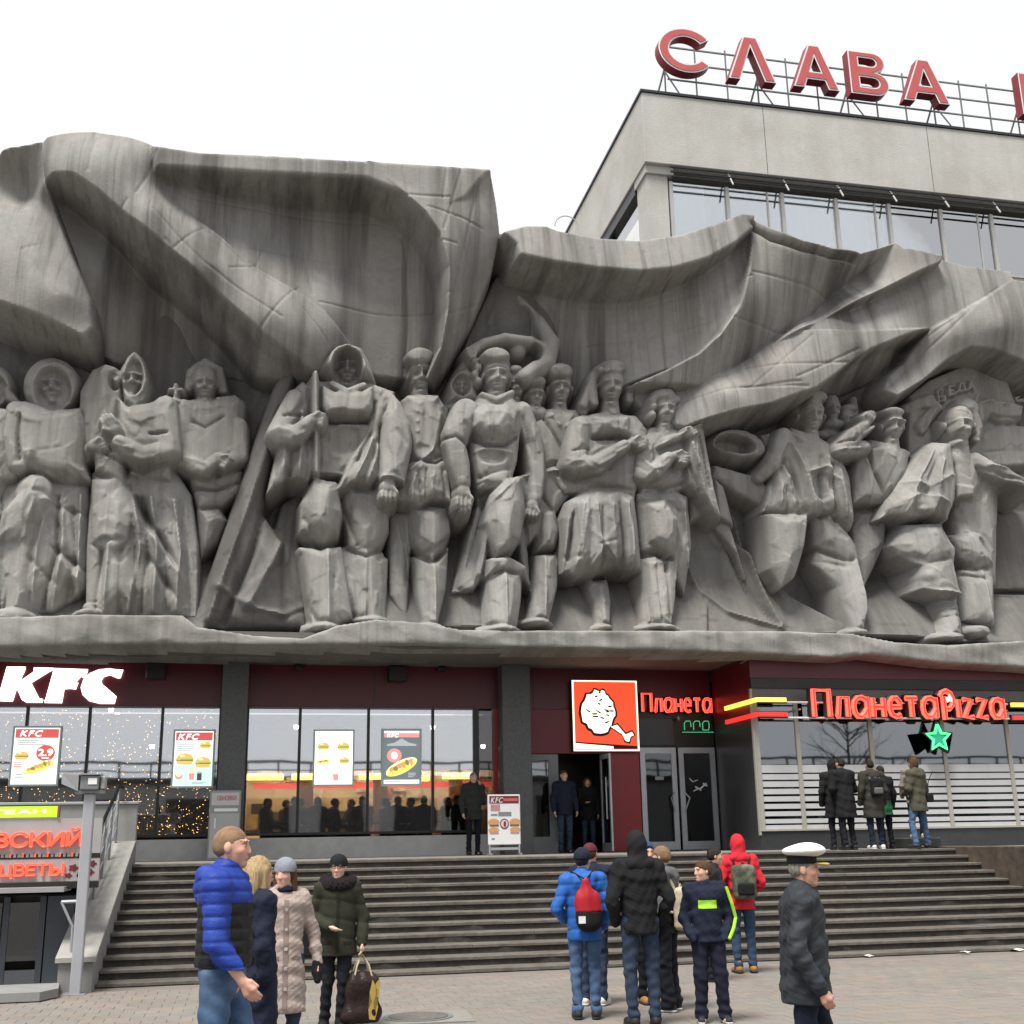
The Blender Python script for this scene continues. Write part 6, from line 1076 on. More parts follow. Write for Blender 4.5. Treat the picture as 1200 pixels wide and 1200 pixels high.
# ---- cafe neon over the black entrance
n1 = thing('neon_name', 'red neon name on the black wall above the glass doors', 'neon sign', (9.7, YW, 4.5))
ya = YW-.1; tx0, tx1 = at(753, 823, ya)[0], at(833, 826, ya)[0]; tz0, tz1 = at(790, 835, ya)[2], at(770, 813, ya)[2]
STROKE = {'П': (.62, [[(0, 0), (0, 1), (.62, 1), (.62, 0)]]), 'л': (.48, [[(0, 0), (.07, .03), (.16, .72), (.48, .72), (.48, 0)]]),
 'а': (.54, [[(.54, .76), (.54, -.04)], [(.54, .62), (.34, .74), (.16, .72), (.03, .58), (0, .36), (.03, .14), (.14, 0), (.28, .0), (.40, .12), (.54, .34)]]), 'н': (.42, [[(0, .72), (0, 0)], [(.42, .72), (.42, 0)], [(0, .37), (.42, .37)]]),
 'е': (.44, [[(.02, .38), (.44, .38), (.42, .58), (.3, .73), (.14, .72), (.02, .56), (0, .3), (.08, .08), (.24, 0), (.42, .06)]]), 'т': (.44, [[(0, .72), (.44, .72)], [(.22, .72), (.22, 0)]]),
 'P': (.5, [[(.06, -.1), (.06, .85)], [(.06, .34), (.3, .34), (.46, .5), (.5, .74), (.4, .98), (.2, 1.08), (0, 1.0), (-.08, .86)]]), 'i': (.0, [[(0, .72), (0, 0)]]), 'z': (.42, [[(0, .72), (.4, .72), (0, 0), (.42, 0)]]), 'a': (.54, [[(.54, .76), (.54, -.04)], [(.54, .62), (.34, .74), (.16, .72), (.03, .58), (0, .36), (.03, .14), (.14, 0), (.28, .0), (.40, .12), (.54, .34)]])}
def neon_word(txt, x0, x1, z0, z1, y, parent, r):
    """each letter: dark channel, fat bright rim and a deeper red face, following the strokes"""
    gap = .24; tot = sum(STROKE[c][0] for c in txt)+gap*(len(txt)-1); s_ = (x1-x0)/tot; x = x0; h = z1-z0
    for c in txt:
        w, ls = STROKE[c]; ch = MB(); hot = MB(); fc = MB()
        for l in ls:
            P3 = lambda dy: [(x+u*s_, y+dy, z0+v*h) for u, v in l]
            ch.tube(P3(r*2.1), r*1.75, 6); hot.tube(P3(0), r, 8); fc.tube(P3(-r*.62), r*.50, 6)
        le = hot.build('letter', M['neon_hot'], parent); ch.build('channel', M['blackwall'], le); fc.build('face', M['neon_red'], le); x += (w+gap)*s_
neon_word('Планета', tx0, tx1, tz0+.02, tz1, ya, n1, .034)
n2 = thing('dim_neon_line', 'half lit dark neon line with thin green outline under the red name', 'neon sign', (10, YW, 4.0)); gx0, gx1 = at(802, 850, ya)[0], at(833, 850, ya)[0]; gz0, gz1 = at(815, 857, ya)[2], at(815, 845, ya)[2]
gdim = glow('dim_green', (.1, .6, .3), .35); gw = (gx1-gx0)/3.2
MB().bar((gx0-.06, ya, gz0-.02), (gx1+.06, ya, gz0-.02), .015).build('outline', gdim, n2)
for k in range(3):
    a = gx0+k*gw*1.1; pts = [(a, ya, gz0+.03), (a, ya, gz1-.05), (a+.05, ya, gz1), (a+gw*.7, ya, gz1), (a+gw*.78, ya, gz1-.05), (a+gw*.78, ya, gz0+.1)]
    if k == 2: pts += [(a+gw*.7, ya, gz0+.03), (a, ya, gz0+.03)]
    MB().tube(pts, .012, 6).build('tube', gdim, n2)
sp = at(795, 842, ya); MB().prism([(.07*math.sin(k*math.pi/5)*(1 if k % 2 == 0 else .42), .07*math.cos(k*math.pi/5)*(1 if k % 2 == 0 else .42)) for k in range(10)][::-1], sp, (1, 0, 0), (0, 0, 1), 0, .02).build('star', M['lightgrey'], n2)
# ---- cafe neon across the pavilion
n3 = thing('neon_name', 'long red neon name with a star carried on rails across the cafe windows', 'neon sign', (15, YP-.4, 4.4)); yn = YP-.42
X_ = lambda px, py: at(px, py, yn)
a0, a1 = X_(950, 826)[0], X_(1099, 830)[0]; zb2, zt2 = X_(1020, 842)[2], X_(960, 808)[2]; p0, p1_ = X_(1100, 828)[0], X_(1177, 830)[0]
for y_ in (823, 841):
    zz = X_(1000, y_)[2]; MB().tube([(X_(893, y_)[0], yn+.1, zz), (34, yn+.1, zz)], .022, 6).build('rail', M['whitem'], n3)
for px_ in (893, 940, 1022, 1107, 1183): MB().bar((X_(px_, 830)[0], yn+.1, zb2+.2), (X_(px_, 830)[0], YP, zb2+.2), .03).build('bracket', M['cream'], n3)
zbp = X_(1140, 845)[2]; ztp = X_(1110, 812)[2]
neon_word('Планета', a0+.06, a1-.06, zb2+.04, zt2-.02, yn-.03, n3, .058); neon_word('Pizza', p0+.08, p1_-.06, zbp+.08, ztp+.0, yn-.03, n3, .058)
sp = X_(1110, 819); MB().prism([(.11*math.sin(k*math.pi/5)*(1 if k % 2 == 0 else .42), .11*math.cos(k*math.pi/5)*(1 if k % 2 == 0 else .42)) for k in range(10)][::-1], (sp[0]+.02, yn-.055, sp[2]), (1, 0, 0), (0, 0, 1), 0, .02).build('star', glow('pink_star', (1, .6, .58), .8), n3)
for i, (c_, yy, lab) in enumerate((('neon_y', (823, 820), 'yellow neon bar running round the pavilion corner above the red one'), ('neon_red', (838, 837), 'red neon bar running round the pavilion corner below the yellow one'))):
    z = X_(910, yy[1])[2]; t = thing('neon_bar', lab, 'neon bar', (XP, YP, z), 'neon bars beside the cafe name')
    MB().bar((XP-.06, yn, z), (X_(921, 820)[0], yn, z), .05, .09).build('tube', M[c_], t); MB().bar((XP-.07, yn+.01, z), (XP-.07, YP+1.35, z), .05, .09).build('tube', M[c_], t); MB().box(XP-.05, X_(921, 820)[0]+.03, yn+.03, yn+.1, z-.07, z+.07).build('casing', M['blackwall'], t)
    t = thing('neon_bar', ['yellow neon bar continuing at the right end of the cafe name', 'red neon bar continuing at the right end of the cafe name'][i], 'neon bar', (18, YP, z), 'neon bars beside the cafe name'); z2 = X_(1192, (826, 841)[i])[2]
    MB().bar((X_(1185, 826)[0], yn, z2), (X_(1185, 826)[0]+2.2, yn, z2), .05, .09).build('tube', M[c_], t); MB().box(X_(1185, 826)[0]-.02, X_(1185, 826)[0]+2.2, yn+.03, yn+.1, z2-.07, z2+.07).build('casing', M['blackwall'], t)
gs = at(1099, 865, YP-.3); ns = thing('neon_star', 'green neon star hanging before the cafe window below the name', 'neon sign', gs)
star = lambda r, k: (r*math.sin(k*math.pi/5)*(1 if k % 2 == 0 else .45), r*math.cos(k*math.pi/5)*(1 if k % 2 == 0 else .45))
MB().prism([star(.40, k) for k in range(10)][::-1], (gs[0], YP-.2, gs[2]), (1, 0, 0), (0, 0, 1), 0, .1).build('backing', M['blackwall'], ns)
MB().tube([(gs[0]+star(.29, k)[0], YP-.33, gs[2]+star(.29, k)[1]) for k in range(11)], .034, 8).build('tube', M['neon_g'], ns); MB().prism([star(.18, k) for k in range(10)][::-1], (gs[0], YP-.315, gs[2]), (1, 0, 0), (0, 0, 1), 0, .006).build('core', glow('star_teal', (.02, .35, .2), .5), ns); MB().bar((gs[0], YP-.25, gs[2]+.3), (gs[0], YP-.25, gs[2]+.7), .03).build('hanger', M['darkmetal'], ns)
# ---- underpass shop boards at the left
yk = 17.5; X2 = lambda x, y: at(x, y, yk)
l1 = thing('lime_sign', 'lime green lit strip sign with white letters over the shop board', 'sign', (X2(30, 950)[0], yk, X2(30, 968)[2])); gzt, gzb = X2(35, 945)[2], X2(35, 957.5)[2]
bx('panel', glow('lime_light', (.42, .85, .02), .75), l1, -9, X2(67, 952)[0], yk, yk+.1, gzb, gzt, bev=.0); bx('end_cap', mat('rust_cap', (.2, .1, .06), .6), l1, X2(67, 952)[0]+.001, X2(69.5, 952)[0], yk-.01, yk+.11, gzb-.01, gzt+.01)
put_text('ГЕАН', X2(-8, 952)[0], X2(54, 952)[0], gzb+.045, gzt-.04, yk-.001, M['lit_white'], l1, .004, .02)
l2 = thing('shop_board', 'grey shop board with red and black lettering over the sunken doors', 'sign', (-4.5, yk, zs0)); bzt, bzb = X2(60, 959)[2], X2(60, 1034)[2]; xr_ = X2(118, 990)[0]
bx('panel', mat('board_silver', (.36, .355, .36), .5, .1, 2, dirt=(.27, .26, .25)), l2, -9, xr_, yk+.02, yk+.1, bzb, bzt); bx('dark_strip', M['blackwall'], l2, -9, xr_+.002, yk+.012, yk+.019, X2(60, 1006)[2], X2(60, 1000.5)[2]); bx('lower_panel', mat('board_pale_pink', (.36, .33, .33), .5, .1), l2, -9, xr_+.001, yk+.010, yk+.018, bzb+.01, X2(60, 1007)[2]); bx('base_strip', M['blackwall'], l2, -9, xr_, yk-.03, yk+.1, bzb-.08, bzb-.001)
redl = mat('red_sign_letter', (.72, .09, .05), .35, .06, emit=(1, .1, .05), estr=.45)
put_text('ВСКИЙ', X2(-7, 985)[0], X2(97, 985)[0], X2(45, 992.5)[2], X2(45, 971)[2], yk+.015, redl, l2, .05, .045)
for k in range(22):
    xa = X2(-4, 1003)[0]+k*.052; zq = X2(45, 1004.5)[2]; bx('small_mark', M['lightgrey'] if k % 3 else redl, l2, xa, xa+.022+.012*(k % 3), yk+.006, yk+.0115, zq, zq+.055-.012*(k % 2))
put_text('ЦВЕТЫ', X2(0, 1020)[0], X2(75, 1020)[0], X2(45, 1029)[2], X2(45, 1012.5)[2], yk+.009, redl, l2, .03, .04)
fm = mat('flower_maroon', (.13, .02, .025), .5, .2)
for (x, y, r) in ((86, 1017, .055), (80, 1026, .04), (108, 1012, .05), (105, 1022, .05)):
    c = X2(x, y); MB().prism([(r*(1+.25*math.cos(5*a))*math.cos(a), r*.75*(1+.25*math.cos(5*a))*math.sin(a)) for a in [k*2*math.pi/30 for k in range(30)]], (c[0], yk+.009, c[2]), (1, 0, 0), (0, 0, 1), 0, .006).build('flower_print', fm, l2)
# ---- roof letters
rf = thing('roof_letters', 'giant red letters with white rims on a steel frame along the roof edge', 'sign', (16, 33, zt)); YR = 33.2
redf = mat('roof_letter_face', (.46, .085, .09), .5, .08, 3, dirt=(.40, .13, .13)); redd = mat('roof_letter_side', (.22, .018, .028), .5, .1, 3); rim = M['whitem']
def stroke_outline(letter):
    if letter == 'С':
        o = [(math.cos(a), math.sin(a)) for a in np.linspace(.62, 2*math.pi-.62, 30)]; i = [(x*.62, y*.62) for x, y in o[::-1]]
        return [[(.52+.52*x, .5+.5*y) for x, y in o+i]]
    if letter == 'Л': return [[(.36, 1), (.64, 1), (1.0, 0), (.76, 0), (.5, .78), (.24, 0), (0, 0)]]
    if letter == 'П': return [[(0, 0), (0, 1), (.9, 1), (.9, 0), (.66, 0), (.66, .8), (.24, .8), (.24, 0)]]
    if letter == 'А': return [[(.38, 1), (.62, 1), (1.0, 0), (.76, 0), (.69, .2), (.31, .2), (.24, 0), (0, 0)], [(.38, .38), (.62, .38), (.5, .74)]]
    if letter == 'В':
        u = [(.60+.30*math.cos(a), .765+.235*math.sin(a)) for a in np.linspace(math.pi/2, -math.pi/2+.25, 10)]; l = [(.62+.34*math.cos(a), .27+.27*math.sin(a)) for a in np.linspace(math.pi/2-.3, -math.pi/2, 12)]
        hu = [(.56+.12*math.cos(a), .765+.095*math.sin(a)) for a in np.linspace(-math.pi/2, math.pi/2, 7)]; hl = [(.58+.14*math.cos(a), .29+.115*math.sin(a)) for a in np.linspace(-math.pi/2, math.pi/2, 7)]
        return [[(0, 0), (0, 1)]+u+l, [(.25, .67)]+hu+[(.25, .86)], [(.25, .175)]+hl+[(.25, .405)]]
def glyph_mesh(rings, x0, z0, w, h, y, t, m_face, m_side, parent, grow=0.0, name='letter'):
    cu = bpy.data.curves.new('letter_outline', 'CURVE'); cu.dimensions = '2D'; cu.fill_mode = 'BOTH'; cu.extrude = t/2; cu.offset = grow
    for r_ in rings:
        s_ = cu.splines.new('POLY'); s_.points.add(len(r_)-1); s_.use_cyclic_u = True
        for p, (u, v) in zip(s_.points, r_): p.co = (u*w, v*h, 0, 1)
    ob = bpy.data.objects.new('letter_outline', cu); COL.objects.link(ob); dg = bpy.context.evaluated_depsgraph_get(); dg.update(); me = bpy.data.meshes.new_from_object(ob.evaluated_get(dg))
    v = [(x0+q.co.x, y-q.co.z, z0+q.co.y) for q in me.vertices]; f = [list(p.vertices) for p in me.polygons]; fm_ = [0 if abs(p.normal.z) > .5 else 1 for p in me.polygons]
    bpy.data.objects.remove(ob); bpy.data.curves.remove(cu); bpy.data.meshes.remove(me)
    return mesh_obj(name, v, f, None, parent, mats=[m_face, m_side], fmat=fm_)
spec = [('С', 772, 831, 32, 86), ('Л', 853, 908, 42, 98), ('А', 929, 982, 53, 106), ('В', 996, 1041, 60, 114), ('А', 1058, 1111, 70, 124), ('П', 1197, 1250, 88, 138)]
for ch, xa, xb, ya_, yb_ in spec:
    zt_r = at(800, 33, YR)[2]; zb_r = at(800, 84, YR)[2]; x0_ = at(xa, (ya_+yb_)/2+4, YR)[0]; x1_ = at(xb, (ya_+yb_)/2+4, YR)[0]
    if ch in 'П': x1_ = x0_+1.75
    rg_ = stroke_outline(ch); us = [u for r_ in rg_ for u, v in r_]; sc = (x1_-x0_)/(max(us)-min(us)); hgt = zt_r-zb_r
    a = glyph_mesh(rg_, x0_, zb_r, sc, hgt, YR+.19, .38, rim, redd, rf); glyph_mesh(rg_, x0_, zb_r, sc, hgt, YR-.012, .02, redf, redd, a, grow=-.055, name='face')
xa_, xb_ = at(790, 60, YR)[0], 46
for zz in (zt_r-.25, (zt_r+zb_r)/2, zb_r+.2): MB().bar((xa_, YR+.75, zz), (xb_, YR+.75, zz), .05).build('rail', M['alu_d'], rf)
k = 0
for x in np.arange(xa_-.1, 36, 1.15):
    k += 1; MB().bar((x, YR+.75, zt), (x, YR+.75, zt_r-.1), .045).build('post', M['alu_d'], rf)
    if k % 3 == 1: MB().bar((x, YR+.75, zb_r+.6), (x-.5, YR+1.9, zt), .05).bar((x, YR+.75, zb_r+.5), (x+.7, YR-.1, zt), .05).build('strut', M['alu_d'], rf)
# ================================================================== PEOPLE: one continuous body each, clothes and hair as its children
def surface_net(V, org, res):
    """quads on the zero surface of a sampled distance field"""
    ins = V < 0; nx, ny, nz = V.shape
    c = np.zeros((nx-1, ny-1, nz-1), np.int8)
    for i in (0, 1):
        for j in (0, 1):
            for k in (0, 1): c += ins[i:nx-1+i, j:ny-1+j, k:nz-1+k]
    act = (c > 0) & (c < 8); I = np.argwhere(act)
    if len(I) == 0: return np.zeros((0, 3)), np.zeros((0, 4), int)
    ids = np.full(act.shape, -1, np.int32); ids[tuple(I.T)] = np.arange(len(I)); acc = np.zeros((len(I), 3)); cnt = np.zeros(len(I))
    corner = [(i, j, k) for i in (0, 1) for j in (0, 1) for k in (0, 1)]; val = {q: V[I[:, 0]+q[0], I[:, 1]+q[1], I[:, 2]+q[2]] for q in corner}
    for a in corner:
        for ax in range(3):
            if a[ax] == 0:
                b = list(a); b[ax] = 1; b = tuple(b); va, vb = val[a], val[b]; m = (va < 0) != (vb < 0); t = np.where(m, va/(va-vb+1e-12), 0)
                p = np.array(a, float)[None]+np.zeros((len(I), 3)); p[:, ax] = t; acc += p*m[:, None]; cnt += m
    P = (I+acc/cnt[:, None])*res+np.array(org); Q = []
    for ax in range(3):
        u, w = (ax+1) % 3, (ax+2) % 3; sl = [slice(None)]*3; sl2 = [slice(None)]*3; sl[ax] = slice(0, -1); sl2[ax] = slice(1, None)
        A = ins[tuple(sl)]; B = ins[tuple(sl2)]; E = np.argwhere(A != B); ok = (E[:, u] > 0) & (E[:, w] > 0) & (E[:, u] < V.shape[u]-1) & (E[:, w] < V.shape[w]-1); E = E[ok]
        if not len(E): continue
        def at_(du, dw): q = E.copy(); q[:, u] += du; q[:, w] += dw; return ids[tuple(q.T)]
        q = np.stack([at_(-1, -1), at_(0, -1), at_(0, 0), at_(-1, 0)], -1); fl = ~A[tuple(E.T)]; q[fl] = q[fl][:, ::-1]; Q.append(q)
    return P, np.concatenate(Q)
class Sdf:
    def __init__(s, lo, hi, res):
        s.lo = np.array(lo, float); s.res = res; n = np.ceil((np.array(hi)-s.lo)/res).astype(int)+1
        s.ax = [s.lo[i]+np.arange(n[i])*res for i in range(3)]; s.V = np.full(tuple(n), .5, np.float32)
    def win(s, lo, hi, m):
        r = []
        for i in range(3):
            a = max(0, int((lo[i]-m-s.lo[i])/s.res)); b = min(len(s.ax[i]), int((hi[i]+m-s.lo[i])/s.res)+2)
            if b <= a: return None, None
            r.append(slice(a, b))
        g = (s.ax[0][r[0]][:, None, None], s.ax[1][r[1]][None, :, None], s.ax[2][r[2]][None, None, :]); return tuple(r), g
    def mix(s, w, d, k):
        a = s.V[w]
        if k > 0: h = np.clip(.5+.5*(a-d)/k, 0, 1); s.V[w] = a*(1-h)+d*h-k*h*(1-h)
        else: s.V[w] = np.minimum(a, d)
    def cap(s, a, b, ra, rb, k=.02, fy=1.0):
        a = np.array(a, float); b = np.array(b, float); m = max(ra, rb)+k+.03; w, g = s.win(np.minimum(a, b), np.maximum(a, b), m)
        if w is None: return s
        e = b-a; e2 = e.copy(); e2[1] /= fy; px, py, pz = g[0]-a[0], (g[1]-a[1])/fy, g[2]-a[2]
        t = np.clip((px*e2[0]+py*e2[1]+pz*e2[2])/(e2@e2+1e-9), 0, 1); d = np.sqrt((px-e2[0]*t)**2+(py-e2[1]*t)**2+(pz-e2[2]*t)**2)-(ra+(rb-ra)*t)
        s.mix(w, d*(.5+.5*fy), k); return s
    def ell(s, c, r, k=.015, yaw=0.0, sub=False):
        c = np.array(c, float); r = np.array(r, float); m = r.max()+k+.02; w, g = s.win(c, c, m)
        if w is None: return s
        X, Y = g[0]-c[0], g[1]-c[1]; cs, sn = math.cos(yaw), math.sin(yaw); u, v, z = (X*cs+Y*sn)/r[0], (-X*sn+Y*cs)/r[1], (g[2]-c[2])/r[2]
        q = np.sqrt(u*u+v*v+z*z); d = (q-1)*r.min()
        if sub: s.V[w] = np.maximum(s.V[w], -d)
        else: s.mix(w, d, k)
        return s
    def box(s, c, h, rnd_=.03, k=.0, sub=False):
        c = np.array(c); h = np.array(h); w, g = s.win(c-h, c+h, .08)
        if w is None: return s
        q = [np.abs(g[i]-c[i])-h[i]+rnd_ for i in range(3)]; d = np.sqrt(sum(np.maximum(x, 0)**2 for x in q))+np.minimum(np.maximum(np.maximum(q[0], q[1]), q[2]), 0)-rnd_
        if sub: s.V[w] = np.maximum(s.V[w], -d)
        else: s.mix(w, d, k)
        return s
    def above(s, z): s.V = np.maximum(s.V, (z-s.ax[2])[None, None, :]); return s
    def below(s, z): s.V = np.maximum(s.V, (s.ax[2]-z)[None, None, :]); return s
    def ripple(s, fn): s.V = s.V+fn(s.ax[0][:, None, None], s.ax[1][None, :, None], s.ax[2][None, None, :]).astype(np.float32); return s
    def build(s, name, m_, parent, label=None):
        P, Q = surface_net(s.V, s.lo, s.res)
        me = bpy.data.meshes.new(name); me.vertices.add(len(P)); me.vertices.foreach_set('co', P.astype(np.float32).ravel())
        me.loops.add(Q.size); me.loops.foreach_set('vertex_index', Q.astype(np.int32).ravel()); me.polygons.add(len(Q)); me.polygons.foreach_set('loop_start', np.arange(0, Q.size, 4, dtype=np.int32))
        me.update(calc_edges=True); me.validate(); me.polygons.foreach_set('use_smooth', np.ones(len(me.polygons), bool))
        if m_ is not None: me.materials.append(m_)
        o = bpy.data.objects.new(name, me); COL.objects.link(o); o.parent = parent
        if label: o['label'] = label
        return o
_cm = {}
def cloth(name, col, rough=.85, bump=.3, bs=110, var=.1, **k):
    if name not in _cm: _cm[name] = mat(name, col, rough, var, 14, bump, bs, spec=.2, **k)
    return _cm[name]
def skin_material():
    m, nt, b, N, L = nodes_of('skin'); a = N.new('ShaderNodeAttribute'); a.attribute_name = 'paint'; tc = N.new('ShaderNodeTexCoord'); n = N.new('ShaderNodeTexNoise'); n.inputs['Scale'].default_value = 30; L.new(tc.outputs['Object'], n.inputs[0])
    r = N.new('ShaderNodeMapRange'); r.inputs[3].default_value = .88; r.inputs[4].default_value = 1.1; L.new(n.outputs[0], r.inputs[0]); x = N.new('ShaderNodeMix'); x.data_type = 'RGBA'; x.blend_type = 'MULTIPLY'; x.inputs[0].default_value = 1
    L.new(a.outputs['Color'], x.inputs[6]); L.new(r.outputs[0], x.inputs[7]); L.new(x.outputs[2], b.inputs['Base Color']); b.inputs['Roughness'].default_value = .55; b.inputs['Specular IOR Level'].default_value = .3
    b.inputs['Subsurface Weight'].default_value = .08; b.inputs['Subsurface Radius'].default_value = (.02, .008, .004); return m
SKIN = skin_material()
def rot2(p, c, a): x, y = p[0]-c[0], p[1]-c[1]; return (c[0]+x*math.cos(a)-y*math.sin(a), c[1]+x*math.sin(a)+y*math.cos(a), p[2])
def person(label, foot, rz, H=1.75, group=None, La=None, Ra=None, Ll=None, Rl=None, yaw=0, fat=0.0, top=None, legs=None, shoe=None, hair=None, hat=None, skin=(.56, .34, .25), res=.0095, cres=.013, z0=None, hands='LR', lean=0.0, female=False):
    """a standing or walking figure; joints in metres for a 1.75 m person facing -Y, x > 0 is its left side"""
    k = H/1.75; z0 = G0 if z0 is None else z0
    root = thing('person', label, 'person', (foot[0], foot[1], z0), group, R(rz))
    top = dict(dict(c='navy', hem=.86, inf=.035, sleeve=.95, puff=0, collar=.075, flare=.0, hood=None), **(top or {})); legs = dict(dict(c='jeans', w=.0), **(legs or {}))
    sc = lambda p: np.array([p[0]*k, p[1]*k, p[2]*k]); ln = lambda z: -lean*max(0, z-.95)
    P = lambda x, y, z: np.array([x*k, (y+ln(z))*k, z*k])
    wd = 0.9 if female else 1.0
    hipL, hipR = P(.092, 0, .92), P(-.092, 0, .92); Ll = Ll or ((.10, -.015, .50), (.10, .03, .085)); Rl = Rl or ((-.10, -.015, .50), (-.10, .03, .085))
    La = La or ((.245*wd+.01, .03, 1.13), (.255*wd, -.06, .88)); Ra = Ra or ((-.245*wd-.01, .03, 1.13), (-.255*wd, -.06, .88))
    legsJ = [[hipL, sc(Ll[0]), sc(Ll[1])], [hipR, sc(Rl[0]), sc(Rl[1])]]; shL, shR = P(.175*wd, .01, 1.425), P(-.175*wd, .01, 1.425); armsJ = [[shL, sc(La[0])+np.array([0, ln(La[0][2])*k, 0]), sc(La[1])+np.array([0, ln(La[1][2])*k, 0])], [shR, sc(Ra[0])+np.array([0, ln(Ra[0][2])*k, 0]), sc(Ra[1])+np.array([0, ln(Ra[1][2])*k, 0])]]
    pts = np.array([q for j in legsJ+armsJ for q in j]); lo = pts.min(0)-.26*k; hi = pts.max(0)+.26*k; lo[2] = -.02; hi[2] = 1.80*k; hc = P(0, -.02, 1.63); nk = (hc[0], hc[1]+.02*k); ya = R(yaw)
    lo[1] = min(lo[1], hc[1]-.2*k); hi[1] = max(hi[1], hc[1]+.2*k)
    HD = lambda x, y, z: np.array(rot2((hc[0]+x*k, hc[1]+y*k, hc[2]+z*k), nk, ya))
    # ---- body
    B = Sdf(lo, hi, res); f = fat
    B.cap(P(0, .0, .95), P(0, .0, 1.12), (.135+f)*k, (.125+f)*k, .03, .72).cap(P(0, 0, 1.12), P(0, .0, 1.33), (.125+f)*k, (.15+f*.6)*k, .03, .7).cap(shL*.85+shR*.15, shR*.85+shL*.15, .06*k, .06*k, .05)
    B.cap(P(0, .015, 1.42), HD(0, .01, -.06), .056*k, .052*k, .03)
    for (h_, kn, an) in legsJ:
        B.cap(h_, kn, .083*k, .055*k, .03).cap(kn, an, .054*k, .036*k, .02); B.cap(an+np.array([0, .02, -.04])*k, an+np.array([0, -.13, -.05])*k, .035*k, .03*k, .02)
    for i, (s_, e_, w_) in enumerate(armsJ):
        B.cap(s_, e_, .05*k, .04*k, .03).cap(e_, w_, .041*k, .027*k, .015)
        d = (w_-e_); d /= np.linalg.norm(d); sd = np.array([1.0, 0, 0]) if i == 0 else np.array([-1.0, 0, 0]); nrm = np.cross(d, sd); nrm /= np.linalg.norm(nrm)+1e-9; across = np.cross(nrm, d)
        fw = np.array([0, -1.0, 0]); fw = fw-d*(fw@d); fw = fw/(np.linalg.norm(fw)+1e-9) if np.linalg.norm(fw) > .2 else across; inn = -sd; inn = inn-d*(inn@d); inn = inn/(np.linalg.norm(inn)+1e-9)
        if 'LR'[i] in hands:
            pc = w_+d*.038*k; B.cap(w_, pc+d*.03*k+fw*.02*k, .024*k, .022*k, .012).cap(w_, pc+d*.03*k-fw*.02*k, .024*k, .022*k, .012)
            for q in range(4):
                o_ = fw*(.027-.018*q)*k; l = (.062, .071, .067, .053)[q]*k; a = pc+d*.035*k+o_; b = a+d*l*.5+inn*.012*k; B.cap(a, b, .0105*k, .0100*k, .004).cap(b, b+d*l*.38+inn*.022*k, .0098*k, .0085*k, .003)
            t1 = pc-d*.01*k+fw*.036*k; B.cap(w_+d*.015*k+fw*.015*k, t1, .015*k, .0125*k, .008).cap(t1, t1+d*.045*k+fw*.012*k+inn*.012*k, .012*k, .009*k, .003)
    E_ = lambda x, y, z, r, kk=.012, sub=False: B.ell(HD(x, y, z), np.array(r)*k, kk, ya, sub)
    E_(0, .012, .025, (.076, .096, .092), .02); E_(0, -.022, -.035, (.058, .068, .082), .03); E_(0, -.066, -.092, (.026, .024, .022), .02)
    for q in (-1, 1):
        E_(q*.036, -.052, -.018, (.026, .030, .024), .015); E_(q*.0775, .008, .0, (.010, .020, .031), .006); E_(q*.031, -.094, .014, (.017, .014, .0095), .0, True); E_(q*.031, -.080, .013, (.0125, .0125, .0115), .002); E_(q*.031, -.086, .034, (.026, .012, .008), .010)
    B.cap(HD(0, -.086, .016), HD(0, -.101, -.020), .009*k, .0115*k, .012); E_(0, -.100, -.028, (.0185, .013, .009), .006)
    E_(0, -.087, -.058, (.024, .012, .0055), .004); E_(0, -.086, -.068, (.021, .012, .006), .003)
    body = B.build('body', SKIN, root)
    me = body.data; v = np.empty(len(me.vertices)*3, np.float32); me.vertices.foreach_get('co', v); v = v.reshape(-1, 3); x, y = v[:, 0]-nk[0], v[:, 1]-nk[1]; hx = (x*math.cos(-ya)-y*math.sin(-ya))/k; hy = (x*math.sin(-ya)+y*math.cos(-ya))/k-.02; hz = v[:, 2]/k-1.63
    col = np.tile(np.array([*skin, 1.0], np.float32), (len(v), 1)); fr = hy < -.055
    def paint(m_, c, a=1.0): col[m_, :3] = col[m_, :3]*(1-a)+np.array(c, np.float32)*a
    paint(fr & (np.abs(hz+.02) < .03) & (np.abs(np.abs(hx)-.045) < .02), (.62, .27, .21), .35); paint(fr & (np.hypot(hx/.022, (hz+.063)/.0105) < 1), (.45, .16, .14), .8)
    brow = (hair or {}).get('c3', (.08, .05, .03)); paint(fr & (np.hypot((np.abs(hx)-.034)/.022, (hz-.034)/.0065) < 1), brow, .8)
    paint(fr & (np.hypot((np.abs(hx)-.031)/.0135, (hz-.012)/.0055) < 1), (.50, .45, .41)); paint(fr & (np.hypot((np.abs(hx)-.031)/.0070, (hz-.012)/.0060) < 1), (.03, .025, .02)); paint(fr & (np.hypot((np.abs(hx)-.031)/.018, (hz-.0205)/.0035) < 1), (.06, .04, .035), .8)
    if (hair or {}).get('stubble'): paint((hy < -.0) & (hz < -.045) & (hz > -.13), (.24, .16, .11), hair['stubble'])
    ca = me.color_attributes.new('paint', 'FLOAT_COLOR', 'POINT'); ca.data.foreach_set('color', col.ravel())
    # ---- trousers
    lw = legs['w']; T = Sdf((lo[0], lo[1], 0), (hi[0], hi[1], 1.08*k), cres)
    T.cap(P(-.05, 0, .95), P(.05, 0, .95), (.125+f)*k, (.125+f)*k, .03, .8)
